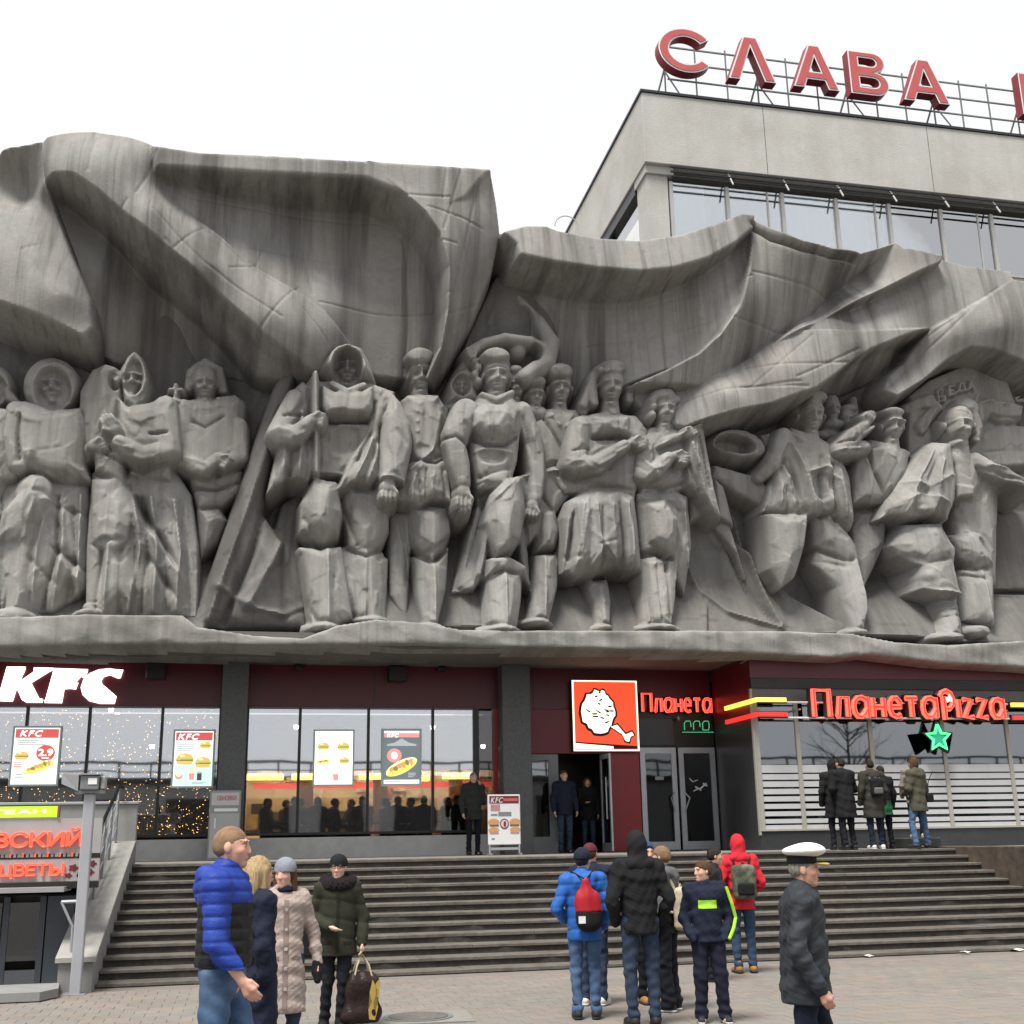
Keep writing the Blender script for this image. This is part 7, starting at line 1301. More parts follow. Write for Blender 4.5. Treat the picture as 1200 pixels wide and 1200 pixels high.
    for i, (h_, kn, an) in enumerate(legsJ):
        T.cap(h_, kn, (.092+lw*.5)*k, (.066+lw)*k, .025).cap(kn, an, (.065+lw)*k, (.050+lw)*k, .02); T.cap(an+np.array([0, 0, .03]), an+np.array([0, -.01, -.02]), (.057+lw)*k, (.058+lw)*k, .02)
    ph = rnd.uniform(0, 6); T.ripple(lambda X, Y, Z: .007*np.sin(Z*38+X*22+ph)*np.sin(Z*17-Y*30+ph*2)+.006*np.sin(Z*75+Y*25+ph)*(np.exp(-((Z-.16*k)/.1)**2)+.7*np.exp(-((Z-.5*k)/.08)**2)))
    T.above(.045*k); T.build('trousers', legs['m'], root)
    # ---- shoes
    sh = shoe or {}
    for i, (h_, kn, an) in enumerate(legsJ):
        ang = R((sh.get('out', 8))*(1 if i == 0 else -1)); dv = np.array([math.sin(ang), -math.cos(ang), 0]); gz = max(0, an[2]-.085*k); S_ = Sdf((an[0]-.16, an[1]-.24, gz-.01), (an[0]+.16, an[1]+.14, an[2]+.1), .010)
        hp = np.array([an[0], an[1], gz]); S_.cap(hp-dv*.035*k+[0, 0, .05*k], hp+dv*.15*k+[0, 0, .038*k], .046*k, .040*k, .02).cap(hp+[0, 0, .05*k], an+[0, 0, sh.get('hi', .0)*k], .047*k, .046*k, .02).above(gz+.012)
        so = S_.build('shoe', sh.get('m', cloth('black_shoe', (.02, .02, .02), .5)), root)
        S2 = Sdf((an[0]-.16, an[1]-.24, gz-.01), (an[0]+.16, an[1]+.14, gz+.1), .010); S2.cap(hp-dv*.038*k+[0, 0, .03], hp+dv*.155*k+[0, 0, .03], .050*k, .044*k, .01).below(gz+.026).above(gz+.0); S2.build('sole', sh.get('sole', cloth('dark_sole', (.03, .03, .03), .7)), so)
    # ---- jacket, coat or hoodie
    t = top; inf = t['inf']; hem = t['hem']; J = Sdf((lo[0], lo[1], hem*k-.03), (hi[0], hi[1], 1.66*k), cres)
    J.cap(P(0, 0, min(hem, 1.0)-.05), P(0, 0, 1.12), (.14+inf+f+t['flare'])*k, (.13+inf+f)*k, .04, .78).cap(P(0, 0, 1.12), P(0, .005, 1.33), (.13+inf+f)*k, (.152+inf+f*.6)*k, .04, .74).cap(shL, shR, (.066+inf*.6)*k, (.066+inf*.6)*k, .05)
    if hem < .7: J.cap(P(0, 0, hem-.05), P(0, 0, 1.0), (.165+inf+t['flare'])*k, (.14+inf+f)*k, .03, .85)
    for (s_, e_, w_) in armsJ: J.cap(s_, e_, (.057+inf*.5)*k, (.047+inf*.42)*k, .03).cap(e_, e_+(w_-e_)*t['sleeve'], (.048+inf*.42)*k, (.036+inf*.4)*k, .015)
    if t['collar']: J.cap(P(0, .02, 1.44), HD(0, .02, -.115), t['collar']*k, t['collar']*.95*k, .03)
    if t['hood'] == 'down': J.cap(P(-.09, .09, 1.47), P(.09, .09, 1.47), .055*k, .055*k, .04).cap(P(-.07, .12, 1.40), P(.07, .12, 1.40), .05*k, .05*k, .04)
    if t['hood'] == 'up':
        J2 = Sdf((hc[0]-.22*k, hc[1]-.22*k, 1.40*k), (hc[0]+.22*k, hc[1]+.26*k, 1.80*k), cres*.8)
        J2.ell(HD(0, .02, .028), np.array((.098, .120, .122))*k, .01, ya).cap(HD(0, .03, -.02), P(0, .03, 1.45), .095*k, .105*k, .04).cap(P(-.09, .07, 1.46), P(.09, .07, 1.46), .06*k, .06*k, .04); J2.ell(HD(0, -.10, -.015), np.array((.066, .09, .095))*k, 0, ya, True)
        J2.ripple(lambda X, Y, Z: .004*np.sin(X*40+Z*30)*np.sin(Z*25-Y*33)); J2.build('hood', t['m'], root)
    if t['puff']: pw = 2*math.pi/t['puff']; J.ripple(lambda X, Y, Z: .010*(1-np.abs(np.sin(Z*pw/2+.7*np.sin(X*5+Y*3))))**2-.002+.003*np.sin(X*60+Z*21)*np.sin(Y*45+Z*13))
    else: rf_ = min(1.0, .013/cres)**2; J.ripple(lambda X, Y, Z: .009*np.sin(Z*26+X*17+ph)*np.sin(Z*13-X*19+Y*15+ph)+rf_*.006*np.sin(Z*52+X*31+Y*40)*np.sin(X*37-Z*11+ph)+rf_*rf_*.004*np.abs(np.sin(Z*70-X*45+ph)))
    J.above(hem*k); jo = J.build('jacket', t['m'], root)
    if t.get('m2'):                                            # second colour below a line (yoke above)
        jo.data.materials.append(t['m2']); zz = t['split']*k; n = len(jo.data.polygons); cz = np.empty(n*3, np.float32); jo.data.polygons.foreach_get('center', cz); cz = cz.reshape(-1, 3)
        armx = np.full(n, 9.0)
        for (s_, e_, w_) in armsJ:
            for a, b in ((s_, e_), (e_, w_)):
                e = b-a; tt = np.clip(((cz-a)@e)/(e@e), 0, 1); armx = np.minimum(armx, np.linalg.norm(cz-a-tt[:, None]*e, axis=1))
        jo.data.polygons.foreach_set('material_index', ((cz[:, 2] < zz) & (armx > (.058+inf*.55)*k+.006)).astype(np.int32))
    # ---- hair and hats
    h = hair or {}
    hm = h.get('m'); st = h.get('style', 'short')
    if st != 'none' and hm:
        zlo = {'short': 1.50, 'long': 1.10, 'bob': 1.42}[st]; Hs = Sdf((hc[0]-.17*k, hc[1]-.18*k, zlo*k), (hc[0]+.17*k, hc[1]+.2*k, 1.80*k), .0085)
        E2 = lambda x, y, z, r, kk=.012, sub=False: Hs.ell(HD(x, y, z), np.array(r)*k, kk, ya, sub); v_ = h.get('vol', 0)
        E2(0, .013, .0275, (.0785+v_, .098+v_, .0938+v_)); E2(0, .045, -.02 if st != 'short' else .0, (.066+v_, .062+v_, .05 if st == 'short' else .075), .015)
        if st == 'long':
            for q in (-1, 0, 1): Hs.cap(HD(q*.05, .06, .0), HD(q*.055, .13, -.22), .06*k, .055*k, .03).cap(HD(q*.055, .13, -.22), HD(q*.045, .165, -.47), .055*k, .03*k, .03)
            for q in (-1, 1): Hs.cap(HD(q*.075, .0, .02), HD(q*.085, .02, -.2), .03*k, .035*k, .02)
        if st == 'bob':
            for q in (-1, 1): Hs.cap(HD(q*.075, .01, .03), HD(q*.08, .02, -.12), .032*k, .034*k, .02)
        E2(0, -.088, -.028, (.066, .075, .088 if st != 'short' else .085), 0, True)
        if st == 'short': E2(0, -.03, -.10, (.2, .085, .075), 0, True); E2(0, -.06, -.02, (.2, .055, .06), 0, True)
        Hs.ripple(lambda X, Y, Z: .0022*np.sin(np.arctan2(Y-nk[1], X-nk[0])*34+Z*9)+.0012*np.sin(X*150+Y*110+Z*14)); Hs.build('hair', hm, root)
    if hat:
        kind, hmat = hat[0], hat[1]; Q = Sdf((hc[0]-.2*k, hc[1]-.26*k, 1.58*k), (hc[0]+.2*k, hc[1]+.2*k, 1.86*k), .0085); E3 = lambda x, y, z, r, kk=.01, sub=False: Q.ell(HD(x, y, z), np.array(r)*k, kk, ya, sub)
        if kind == 'beanie': E3(0, .014, .038, (.088, .108, .108)); Q.cap(HD(-.0, .012, .03), HD(0, .012, .055), .098*k, .098*k, .01, 1.15); Q.above(hc[2]+.022*k); Q.ripple(lambda X, Y, Z: .002*np.sin(np.arctan2(Y-hc[1], X-hc[0])*40)); Q.build('beanie', hmat, root)
        if kind == 'pom': E3(0, .014, .038, (.088, .108, .108)); Q.above(hc[2]+.022*k); E3(0, .02, .165, (.04, .04, .04), .0); Q.build('knit_hat', hmat, root)
        if kind == 'cap': E3(0, .014, .035, (.088, .106, .098)); Q.above(hc[2]+.03*k); E3(0, -.12, .042, (.07, .08, .010), .008); Q.build('cap', hmat, root)
        if kind == 'captain':
            Q.ell(HD(0, -.0, .135), np.array((.132, .150, .042))*k, .02, ya).ell(HD(0, -.04, .150), np.array((.10, .10, .045))*k, .03, ya); cp = Q.build('cap_crown', hmat, root)
            Q2 = Sdf((hc[0]-.2*k, hc[1]-.26*k, 1.58*k), (hc[0]+.2*k, hc[1]+.2*k, 1.86*k), .0085); Q2.cap(HD(0, .012, .07), HD(0, .012, .09), .096*k, .097*k, .01, 1.12).above(hc[2]+.05*k).below(hc[2]+.115*k); Q2.build('cap_band', hat[2], root)
            Q3 = Sdf((hc[0]-.26*k, hc[1]-.3*k, 1.58*k), (hc[0]+.26*k, hc[1]+.2*k, 1.86*k), .0075); Q3.ell(HD(0, -.118, .045), np.array((.082, .062, .012))*k, .004, ya).ell(HD(0, -.150, .040), np.array((.066, .034, .012))*k, .006, ya); Q3.build('cap_visor', hat[3], root)
    root['k'] = k
    return root, dict(P=P, HD=HD, k=k, arms=armsJ, legs=legsJ, root=root, J=J)
def world_of(root, p):
    a = root.rotation_euler.z; x, y, z = p; return (root.location.x+x*math.cos(a)-y*math.sin(a), root.location.y+x*math.sin(a)+y*math.cos(a), root.location.z+z)
def backpack(root, info, label, main, accent, w=.15, hgt=.21, z=1.18, d=.085, group='backpacks', saggy=False, y=.21, straps=True):
    k = info['k']; t = thing('backpack', label, 'backpack', root.location[:], group, root.rotation_euler.z); P = info['P']
    S_ = Sdf((-.35, -.3, .6*k), (.35, .55, 1.6*k), .012); c = P(0, y, z); S_.box(c, np.array((w, d, hgt))*k, .06*k)
    S_.ripple(lambda X, Y, Z: .005*np.sin(X*30+Z*22)*np.sin(Z*19+1)); S_.build('bag', main, t)
    S2 = Sdf((-.3, -.1, .6*k), (.3, .6, 1.6*k), .012); S2.box(c+np.array((0, d*.85, -hgt*.42))*k, np.array((w*.72, .045, hgt*.36))*k, .03*k); S2.build('pocket', accent, t)
    if straps:
        for q in (-1, 1):
            pts = [P(q*.10, y-.05, z+hgt*.85), P(q*.115, .06, 1.515), P(q*.125, -.06, 1.49), P(q*.13, -.145, 1.38), P(q*.14, -.15, 1.22), P(q*.17, -.04, 1.08), P(q*.13, .14, 1.04)]
            mb = MB(); mb.tube(pts, .017*k, 6); o = mb.build('strap', accent, None); o.parent = t
        mb = MB(); mb.tube([P(-.03, y-.02, z+hgt*.95), P(0, y-.02, z+hgt*1.12), P(.03, y-.02, z+hgt*.95)], .01, 6); o = mb.build('grab_loop', accent, None); o.parent = t
    return t
# ================================================================== THE PEOPLE OF THE PHOTOGRAPH
def gp(px, py): p = onz(px, py, G0); return (p[0], p[1])
def gd(px, D): d = ray(px, 1080); return (float(d[0]/d[1]*D), D)
BLK = cloth('black_cloth', (.012, .012, .013)); NAVY = cloth('navy_cloth', (.012, .016, .032)); JEANS = cloth('blue_denim', (.055, .10, .19), bs=220, var=.2, dirt=(.13, .2, .31), dscale=5, damt=.6); JDARK = cloth('dark_denim', (.022, .034, .062), bs=220, var=.2, dirt=(.08, .1, .14), dscale=5, damt=.5)
ROYAL = cloth('royal_blue_nylon', (.018, .046, .28), .5); BEIGE = cloth('beige_quilt', (.35, .285, .255), .8, .35, 45, .08, dirt=(.28, .22, .19), dscale=32, damt=.4); OLIVE = cloth('dark_olive_cloth', (.028, .030, .020)); GREYW = cloth('grey_wool', (.24, .25, .29), .95, .6, 160)
REDC = cloth('red_jacket_cloth', (.50, .022, .035)); SKYB = cloth('bright_blue_nylon', (.022, .105, .38), .5); TAN = cloth('tan_boot_leather', (.30, .155, .05), .6); WHT = cloth('white_cloth', (.7, .7, .68)); LIME = cloth('lime_print', (.36, .68, .05)); CHAR = cloth('charcoal_jacket', (.028, .033, .040), .6); KHA = cloth('khaki_parka', (.075, .070, .048))
TRK = cloth('black_trouser', (.010, .011, .016)); BRN = cloth('brown_hair', (.075, .04, .02), .6, .5, 260, .45, stretch=(9, 9, .8)); DRK = cloth('dark_hair', (.02, .014, .010), .5, .5, 260, .45, stretch=(9, 9, .8)); FAIR = cloth('fair_hair', (.20, .13, .075), .6, .5, 260, .45, stretch=(9, 9, .8)); BLOND = cloth('blond_hair', (.36, .255, .135), .55, .5, 260, .45, stretch=(9, 9, .8)); GRYH = cloth('grey_hair', (.22, .2, .18), .7, .5, 260, .45, stretch=(9, 9, .8))
WSH = dict(m=cloth('white_trainer', (.62, .62, .60), .5), sole=cloth('white_sole', (.6, .6, .58), .6)); DSH = dict(m=cloth('black_shoe', (.02, .02, .02), .5)); RSH = dict(m=cloth('black_trainer', (.03, .03, .032), .6), sole=cloth('white_sole', (.6, .6, .58), .6)); TSH = dict(m=TAN, sole=cloth('dark_sole', (.03, .03, .03), .7), hi=.05)
def on_front(J, x0, x1, z0, z1, name, m_, parent, sgn=-1, lift=.004, nx=10, nz=6):
    """a printed patch laid on the cloth: follows the jacket's own surface"""
    V = J.V; xs = np.linspace(x0, x1, nx); zs = np.linspace(z0, z1, nz); vv = []
    for z in zs:
        for x in xs:
            i = int(round((x-J.lo[0])/J.res)); kz = int(round((z-J.lo[2])/J.res)); col = V[i, :, kz]; ii = np.where(col < 0)[0]
            j = (ii[0] if sgn < 0 else ii[-1]) if len(ii) else 0; j2 = j+sgn; t = col[j]/(col[j]-col[j2]+1e-9); y = J.ax[1][j]+sgn*t*J.res; vv.append((x, y+sgn*lift, z))
    ff = [(a*nx+b, a*nx+b+1, (a+1)*nx+b+1, (a+1)*nx+b) for a in range(nz-1) for b in range(nx-1)]; o = mesh_obj(name, vv, ff, m_, None, True); o.parent = parent; return o
# man in blue and black puffer jacket, walking to the right
pm, im = person('tall man in a bright blue and black puffer jacket and jeans striding past', gd(264, 7.8), 74, 1.86, Ra=((-.235, -.02, 1.13), (-.20, -.17, .93)), La=((.24, .09, 1.15), (.23, .05, .90)), Ll=((.10, -.13, .52), (.10, .10, .11)), Rl=((-.10, .03, .50), (-.10, .03, .085)), fat=.02,
    top=dict(m=ROYAL, m2=cloth('black_nylon', (.012, .012, .014), .5), split=1.33, hem=.99, inf=.04, puff=.07, hood='down', collar=.085, sleeve=.93), legs=dict(m=JEANS, w=.004), hair=dict(m=cloth('cropped_hair', (.25, .155, .095), .7, .5, 260, .35), style='short', c3=(.16, .10, .05), stubble=.3), skin=(.60, .35, .26), yaw=4, res=.0075, cres=.0085)
q = MB(); q.tube([im['P'](.062*math.cos(a), .005+.066*math.sin(a), 1.515-.015*math.sin(-a)) for a in [j*math.pi/8 for j in range(17)]], .014, 8); o = q.build('shirt_collar', cloth('pale_blue_shirt', (.5, .58, .66)), None); o.parent = pm
Hd = Sdf((-.25, -.1, 1.3), (.25, .35, 1.75), .011); Hd.cap((-.08, .10, 1.57), (.08, .10, 1.57), .062, .062, .05).cap((-.07, .13, 1.50), (.07, .13, 1.50), .055, .055, .05).cap((-.12, .02, 1.575), (-.08, .10, 1.57), .035, .055, .04).cap((.12, .02, 1.575), (.08, .10, 1.57), .035, .055, .04).ripple(lambda X, Y, Z: .004*np.sin(X*45)*np.sin(Z*50)); Hd.build('hood', ROYAL, pm)
# woman with long blond hair beside him
pw, iw = person('woman with long blond hair in a navy coat half hidden by the man in blue', gd(299, 9.0), 118, 1.67, female=True, top=dict(m=NAVY, hem=.42, inf=.045, flare=.02), legs=dict(m=TRK), hair=dict(m=BLOND, style='long', vol=.006), Ra=((-.23, .06, 1.14), (-.22, .02, .9)), hands='')
# woman in pale coat and grey beanie
p3, i3 = person('woman in a grey beanie and long pale beige quilted coat looking aside', gd(333, 10.4), 6, 1.62, female=True, top=dict(m=BEIGE, hem=.50, inf=.032, hood='down', flare=.02, collar=.085), legs=dict(m=JDARK), hair=dict(m=BRN, style='bob'), hat=('beanie', GREYW), yaw=-32, skin=(.58, .36, .28), La=((.27, .05, 1.12), (.30, .0, .88)), Ra=((-.25, .05, 1.12), (-.26, -.04, .88)), cres=.010)
Gv = Sdf((-.1, -.1, -.12), (.1, .1, .12), .01); Gv.cap((0, 0, .04), (0, 0, -.03), .042, .048, .02).cap((0, -.02, -.03), (0, -.03, -.09), .035, .03, .02); gl_ = Gv.build('glove', BLK, p3); gl_.location = i3['arms'][0][2]*1.0+np.array([0, 0, -.03]) if False else tuple(i3['arms'][0][2]+np.array([0, -.005, -.035]))
q = MB(); q.tube([i3['P'](.060*math.cos(a), -.005+.066*math.sin(a), 1.50-.012*math.sin(a)) for a in [j*math.pi/8 for j in range(17)]], .028, 8); o = q.build('scarf', NAVY, None); o.parent = p3
# woman in dark parka with fur collar, glasses and shopping bag
f4 = gp(393, 1207); p4, i4 = person('woman in a black knit hat, glasses and dark olive parka carrying a shopping bag', f4, -4, 1.62, female=True, top=dict(m=OLIVE, hem=.74, inf=.055, puff=.17, flare=.02, collar=.08), legs=dict(m=TRK), hair=dict(m=DRK, style='short'), hat=('beanie', BLK), yaw=-12, skin=(.62, .40, .32), Ra=((-.29, .07, 1.13), (-.07, -.24, 1.04)), La=((.27, .03, 1.12), (.265, -.06, .86)), Ll=((.07, -.06, .5), (.05, -.02, .085)), Rl=((-.09, .0, .5), (-.12, .06, .085)), shoe=DSH, res=.008, cres=.010)
# buttons and pocket flaps, zips and seams laid on the cloth
def placket(J, k, z0, z1, m_, parent, name='zip', hw=.008, x=0.0): return on_front(J, (x-hw)*k, (x+hw)*k, z0*k, z1*k, name, m_, parent, nx=3, nz=24)
STEEL = cloth('zip_metal', (.25, .25, .25), .4)
placket(i3['J'], i3['k'], .54, 1.42, cloth('beige_seam', (.22, .17, .15)), p3, 'placket', .022)
for z in (.70, .86, 1.02, 1.18, 1.34): on_front(i3['J'], -.012, .012, z*i3['k']-.012, z*i3['k']+.012, 'button', cloth('pearl_button', (.5, .45, .42), .3), p3, lift=.012, nx=3, nz=3)
for q in (-1, 1): on_front(i3['J'], (q*.10-.045)*i3['k'], (q*.10+.045)*i3['k'], .93*i3['k'], .96*i3['k'], 'pocket_flap', cloth('beige_seam', (.22, .17, .15)), p3, lift=.006)
placket(i4['J'], i4['k'], .78, 1.40, cloth('olive_seam', (.016, .017, .012)), p4, 'placket', .018)
for q in (-1, 1): on_front(i4['J'], (q*.11-.05)*i4['k'], (q*.11+.05)*i4['k'], .86*i4['k'], .89*i4['k'], 'pocket_flap', cloth('olive_seam', (.016, .017, .012)), p4, lift=.006)
k4 = i4['k']; Fc = Sdf((-.3, -.3, 1.3*k4), (.3, .3, 1.62*k4), .011)
for q in range(14): a = q*2*math.pi/14; Fc.ell((.135*math.cos(a)*k4, (.02+.12*math.sin(a))*k4, (1.485+.03*math.sin(a))*k4), (.072, .07, .07), .02)
Fc.ripple(lambda X, Y, Z: .009*np.sin(X*130+Z*50)*np.sin(Y*120-Z*90)); Fc.build('fur_collar', cloth('black_fur', (.014, .012, .012), .95, 1.0, 60), p4)
gls = MB(); HDp = i4['HD']
for q in (-1, 1): gls.tube([HDp(q*.031+.022*math.cos(a), -.106, .012+.016*math.sin(a)) for a in [j*math.pi/6 for j in range(13)]], .003, 5)
gls.tube([HDp(-.009, -.108, .014), HDp(.009, -.108, .014)], .003, 5); gls.tube([HDp(.053, -.104, .014), HDp(.078, -.01, .012)], .003, 5); gls.tube([HDp(-.053, -.104, .014), HDp(-.078, -.01, .012)], .003, 5)
o = gls.build('glasses', M['blackwall'], None); o.parent = p4
hw = world_of(p4, i4['arms'][0][2]+np.array([0, 0, -.09*k4])); sb = thing('shopping_bag', 'dark brown paper shopping bag with gold print hanging from a hand', 'bag', (hw[0], hw[1], hw[2]-.65), None, R(12))
BB = Sdf((-.3, -.2, -.02), (.3, .2, .5), .012); BB.box((0, 0, .215), (.165, .085, .215), .06, .05).cap((-.12, 0, .07), (.12, 0, .07), .09, .09, .05).cap((-.07, 0, .43), (.07, 0, .43), .05, .05, .06); BB.ripple(lambda X, Y, Z: .011*np.sin(Z*20+X*23)*np.sin(X*29-Z*8)); BB.above(0); bo = BB.build('bag_body', cloth('brown_bag_paper', (.022, .013, .012), .4, .5, 30), sb)
gld = cloth('gold_print', (.42, .30, .08), .45)
for pts in ([(.05, .04), (.11, .03), (.14, .15), (.09, .19), (.13, .30), (.08, .40), (.05, .28), (.075, .20), (.04, .13)], [(.115, .25), (.15, .22), (.15, .40), (.11, .36)]): q = MB(); q.prism(pts, (0, -.100, 0), (1, 0, 0), (0, 0, 1), 0, .003); o = q.build('gold_print', gld, None); o.parent = sb
for yy in (-.05, .05): q = MB(); q.tube([(-.09, yy, .42), (-.06, yy*.7, .53), (0, 0, .63), (.06, yy*.7, .53), (.09, yy, .42)], .009, 6); o = q.build('handle', cloth('cream_cord', (.5, .42, .28), .8), None); o.parent = sb
hw = world_of(p4, np.array([-.33, .02, .62])); hb = thing('handbag', 'black leather handbag hanging between two women', 'bag', (hw[0]+.07, hw[1], .66), None, R(10)); BB = Sdf((-.3, -.2, -.02), (.3, .2, .4), .012); BB.box((0, 0, .16), (.15, .07, .15), .04); BB.build('bag_body', cloth('black_leather', (.015, .015, .016), .35), hb)
q = MB(); q.tube([(-.09, 0, .30), (-.05, 0, .45), (.04, 0, .47), (.09, 0, .30)], .011, 6); o = q.build('handle', cloth('black_leather', (.015, .015, .016), .35), None); o.parent = hb
# ---- the group of boys
p5, i5 = person('boy in a maroon cap and dark blue jacket standing behind the red drawstring bag', gp(697, 1178), 150, 1.70, top=dict(m=NAVY, hem=.80, inf=.045, hood='down'), legs=dict(m=JDARK), hat=('cap', cloth('maroon_cap', (.10, .018, .03))), hair=dict(m=BRN), shoe=WSH, group='boys standing at the foot of the steps', Ra=((-.26, .05, 1.13), (-.16, -.2, 1.0)))
p6, i6 = person('boy in a bright blue jacket and dark beanie with a red drawstring bag', gp(688, 1194), 168, 1.64, top=dict(m=SKYB, hem=.80, inf=.05, puff=.11, hood='down'), legs=dict(m=JEANS), hat=('beanie', NAVY), hair=dict(m=DRK), shoe=dict(m=cloth('black_shoe', (.02, .02, .02), .5), hi=.06), group='boys standing at the foot of the steps', yaw=-25, La=((.30, .06, 1.14), (.20, -.20, 1.0)), Ra=((-.27, .05, 1.13), (-.22, -.16, .93)))
bt = thing('drawstring_bag', 'red and black drawstring bag on the back of the boy in bright blue', 'bag', p6.location[:], None, p6.rotation_euler.z)
S_ = Sdf((-.3, .0, .7), (.4, .5, 1.5), .011); S_.cap((-.03, .19, 1.14), (-.01, .20, 1.32), .125, .045, .05, .55).cap((-.04, .2, 1.05), (-.03, .2, 1.14), .14, .125, .03, .55); S_.ripple(lambda X, Y, Z: .007*np.sin(X*55)*np.clip((Z-1.0)*4, 0, 1)); S_.above(1.04); S_.build('upper', cloth('red_nylon', (.34, .014, .022), .5), bt)
S_ = Sdf((-.3, .0, .7), (.4, .5, 1.2), .011); S_.cap((-.04, .2, 1.00), (-.04, .2, 1.06), .135, .14, .03, .56).ell((-.04, .2, .93), (.125, .08, .09), .03).below(1.04); S_.build('lower', BLK, bt)
q = MB(); q.tube([(0, .2, 1.36), (.12, .08, 1.43), (.14, -.05, 1.39), (.17, -.14, 1.2), (.16, 0, .98)], .008, 6).tube([(-.03, .2, 1.36), (-.10, .08, 1.43), (-.12, -.05, 1.39), (-.15, -.14, 1.2), (-.10, .05, .95)], .008, 6); o = q.build('cord', BLK, None); o.parent = bt
q = MB(); q.box(.0, .07, .278, .284, .93, 1.0); o = q.build('white_patch', WHT, None); o.parent = bt
p7, i7 = person('tall person in a black hooded jacket seen from behind with hands in pockets', gp(755, 1203), 178, 1.80, top=dict(m=BLK, hem=.82, inf=.045, hood='up'), legs=dict(m=JDARK), hair=dict(style='none'), hands='', La=((.285, .06, 1.13), (.215, -.08, .92)), Ra=((-.285, .06, 1.13), (-.215, -.08, .92)), Ll=((.11, -.01, .5), (.105, .03, .085)), Rl=((-.11, -.01, .5), (-.105, .03, .085)), group='boys standing at the foot of the steps', shoe=DSH)
p8, i8 = person('person in tan boots and blue hood hidden behind the black hooded figure', gp(765, 1176), 5, 1.70, top=dict(m=cloth('slate_blue_cloth', (.03, .06, .14)), hem=.80, inf=.04, hood='up'), legs=dict(m=TRK), hair=dict(m=DRK), shoe=TSH, group='boys standing at the foot of the steps')
p9, i9 = person('fair haired boy in a grey and black jacket turned towards the group', gp(785, 1185), -128, 1.66, top=dict(m=cloth('grey_jacket', (.10, .10, .11)), m2=BLK, split=1.30, hem=.82, inf=.05, hood='down'), legs=dict(m=TRK, w=.025), hair=dict(m=FAIR, vol=.008), shoe=RSH, group='boys standing at the foot of the steps', hands='R')
backpack(p9, i9, 'cream canvas backpack sagging on the fair haired boy', cloth('cream_canvas', (.46, .40, .29)), cloth('cream_canvas_dark', (.36, .31, .22)), .14, .23, 1.08, .08)
p10, i10 = person('boy in a navy hoodie with lime stripes turning his head', gp(835, 1199), -14, 1.52, top=dict(m=NAVY, hem=.86, inf=.045, hood='down', collar=.07), legs=dict(m=cloth('navy_track_pants', (.012, .014, .028)), w=.015), hair=dict(m=BRN, vol=.006), shoe=RSH, yaw=-62, group='boys standing at the foot of the steps', hands='', La=((.26, .05, 1.12), (.18, -.12, .90)), Ra=((-.255, .05, 1.12), (-.17, -.12, .90)), skin=(.62, .38, .29), Ll=((.12, -.02, .5), (.15, .02, .085)), Rl=((-.10, -.01, .5), (-.11, .03, .085)))
k10 = i10['k']
on_front(i10['J'], -.10*k10, .11*k10, 1.23*k10, 1.32*k10, 'chest_print', LIME, p10)
q = MB(); s0, e0, w0 = i10['arms'][0]; off = np.array([.052, -.052, 0]); q.tube([s0+off+[0, 0, .03], (s0+e0)/2+off*1.25, e0+off*1.15, (e0+w0)/2+off*.95+[0.01, 0, 0], w0+off*.7], .017, 6); o = q.build('sleeve_stripe', LIME, None); o.parent = p10
q = MB(); q.tube([i10['P'](.09*math.cos(a), .02+.085*math.sin(a), 1.475-.035*math.cos(a+1.57)*0+.02*math.sin(a)) for a in [j*math.pi/8 for j in range(17)]], .022, 8); o = q.build('hood_lining', cloth('lime_lining', (.38, .52, .22)), None); o.parent = p10
p11, i11 = person('dark haired boy in a black jacket bowing his head beside the red hood', gp(838, 1150), 60, 1.62, top=dict(m=cloth('black_leatherette', (.02, .02, .024), .5), hem=.80, inf=.05), legs=dict(m=TRK), hair=dict(m=DRK, vol=.006), group='boys standing at the foot of the steps', yaw=15, lean=.12)
p12, i12 = person('person in a red hooded jacket seen from behind wearing tan boots', gp(874, 1140), 172, 1.76, top=dict(m=REDC, hem=.80, inf=.045, hood='up'), legs=dict(m=cloth('mid_denim', (.03, .055, .10), bs=220)), hair=dict(style='none'), shoe=TSH, group='boys standing at the foot of the steps', hands='', La=((.285, .05, 1.14), (.20, -.16, 1.0)), Ra=((-.28, .05, 1.14), (-.20, -.16, 1.0)))
backpack(p12, i12, 'dark green camouflage backpack on the red hooded jacket', cloth('camo_green', (.06, .075, .05), dirt=(.2, .2, .15), dscale=9, damt=.9), BLK, .155, .22, 1.16, .09)
# ---- old naval officer
p13, i13 = person('elderly man in a white naval cap and charcoal jacket walking to the right', gd(938, 7.85), 66, 1.63, fat=.03, top=dict(m=CHAR, hem=.74, inf=.05, flare=.02, collar=.08), legs=dict(m=NAVY, w=.01), hair=dict(m=GRYH, c3=(.3, .28, .26)), hat=('captain', cloth('white_cap_cotton', (.74, .74, .72), .7), BLK, cloth('gold_visor', (.42, .33, .08), .4)), skin=(.55, .31, .23), Ra=((-.29, .05, 1.10), (-.27, -.10, .84)), La=((.28, .03, 1.1), (.27, -.06, .85)), Ll=((.1, -.12, .5), (.1, .0, .085)), Rl=((-.1, .02, .5), (-.1, .12, .1)), lean=.05, res=.0075, cres=.010)
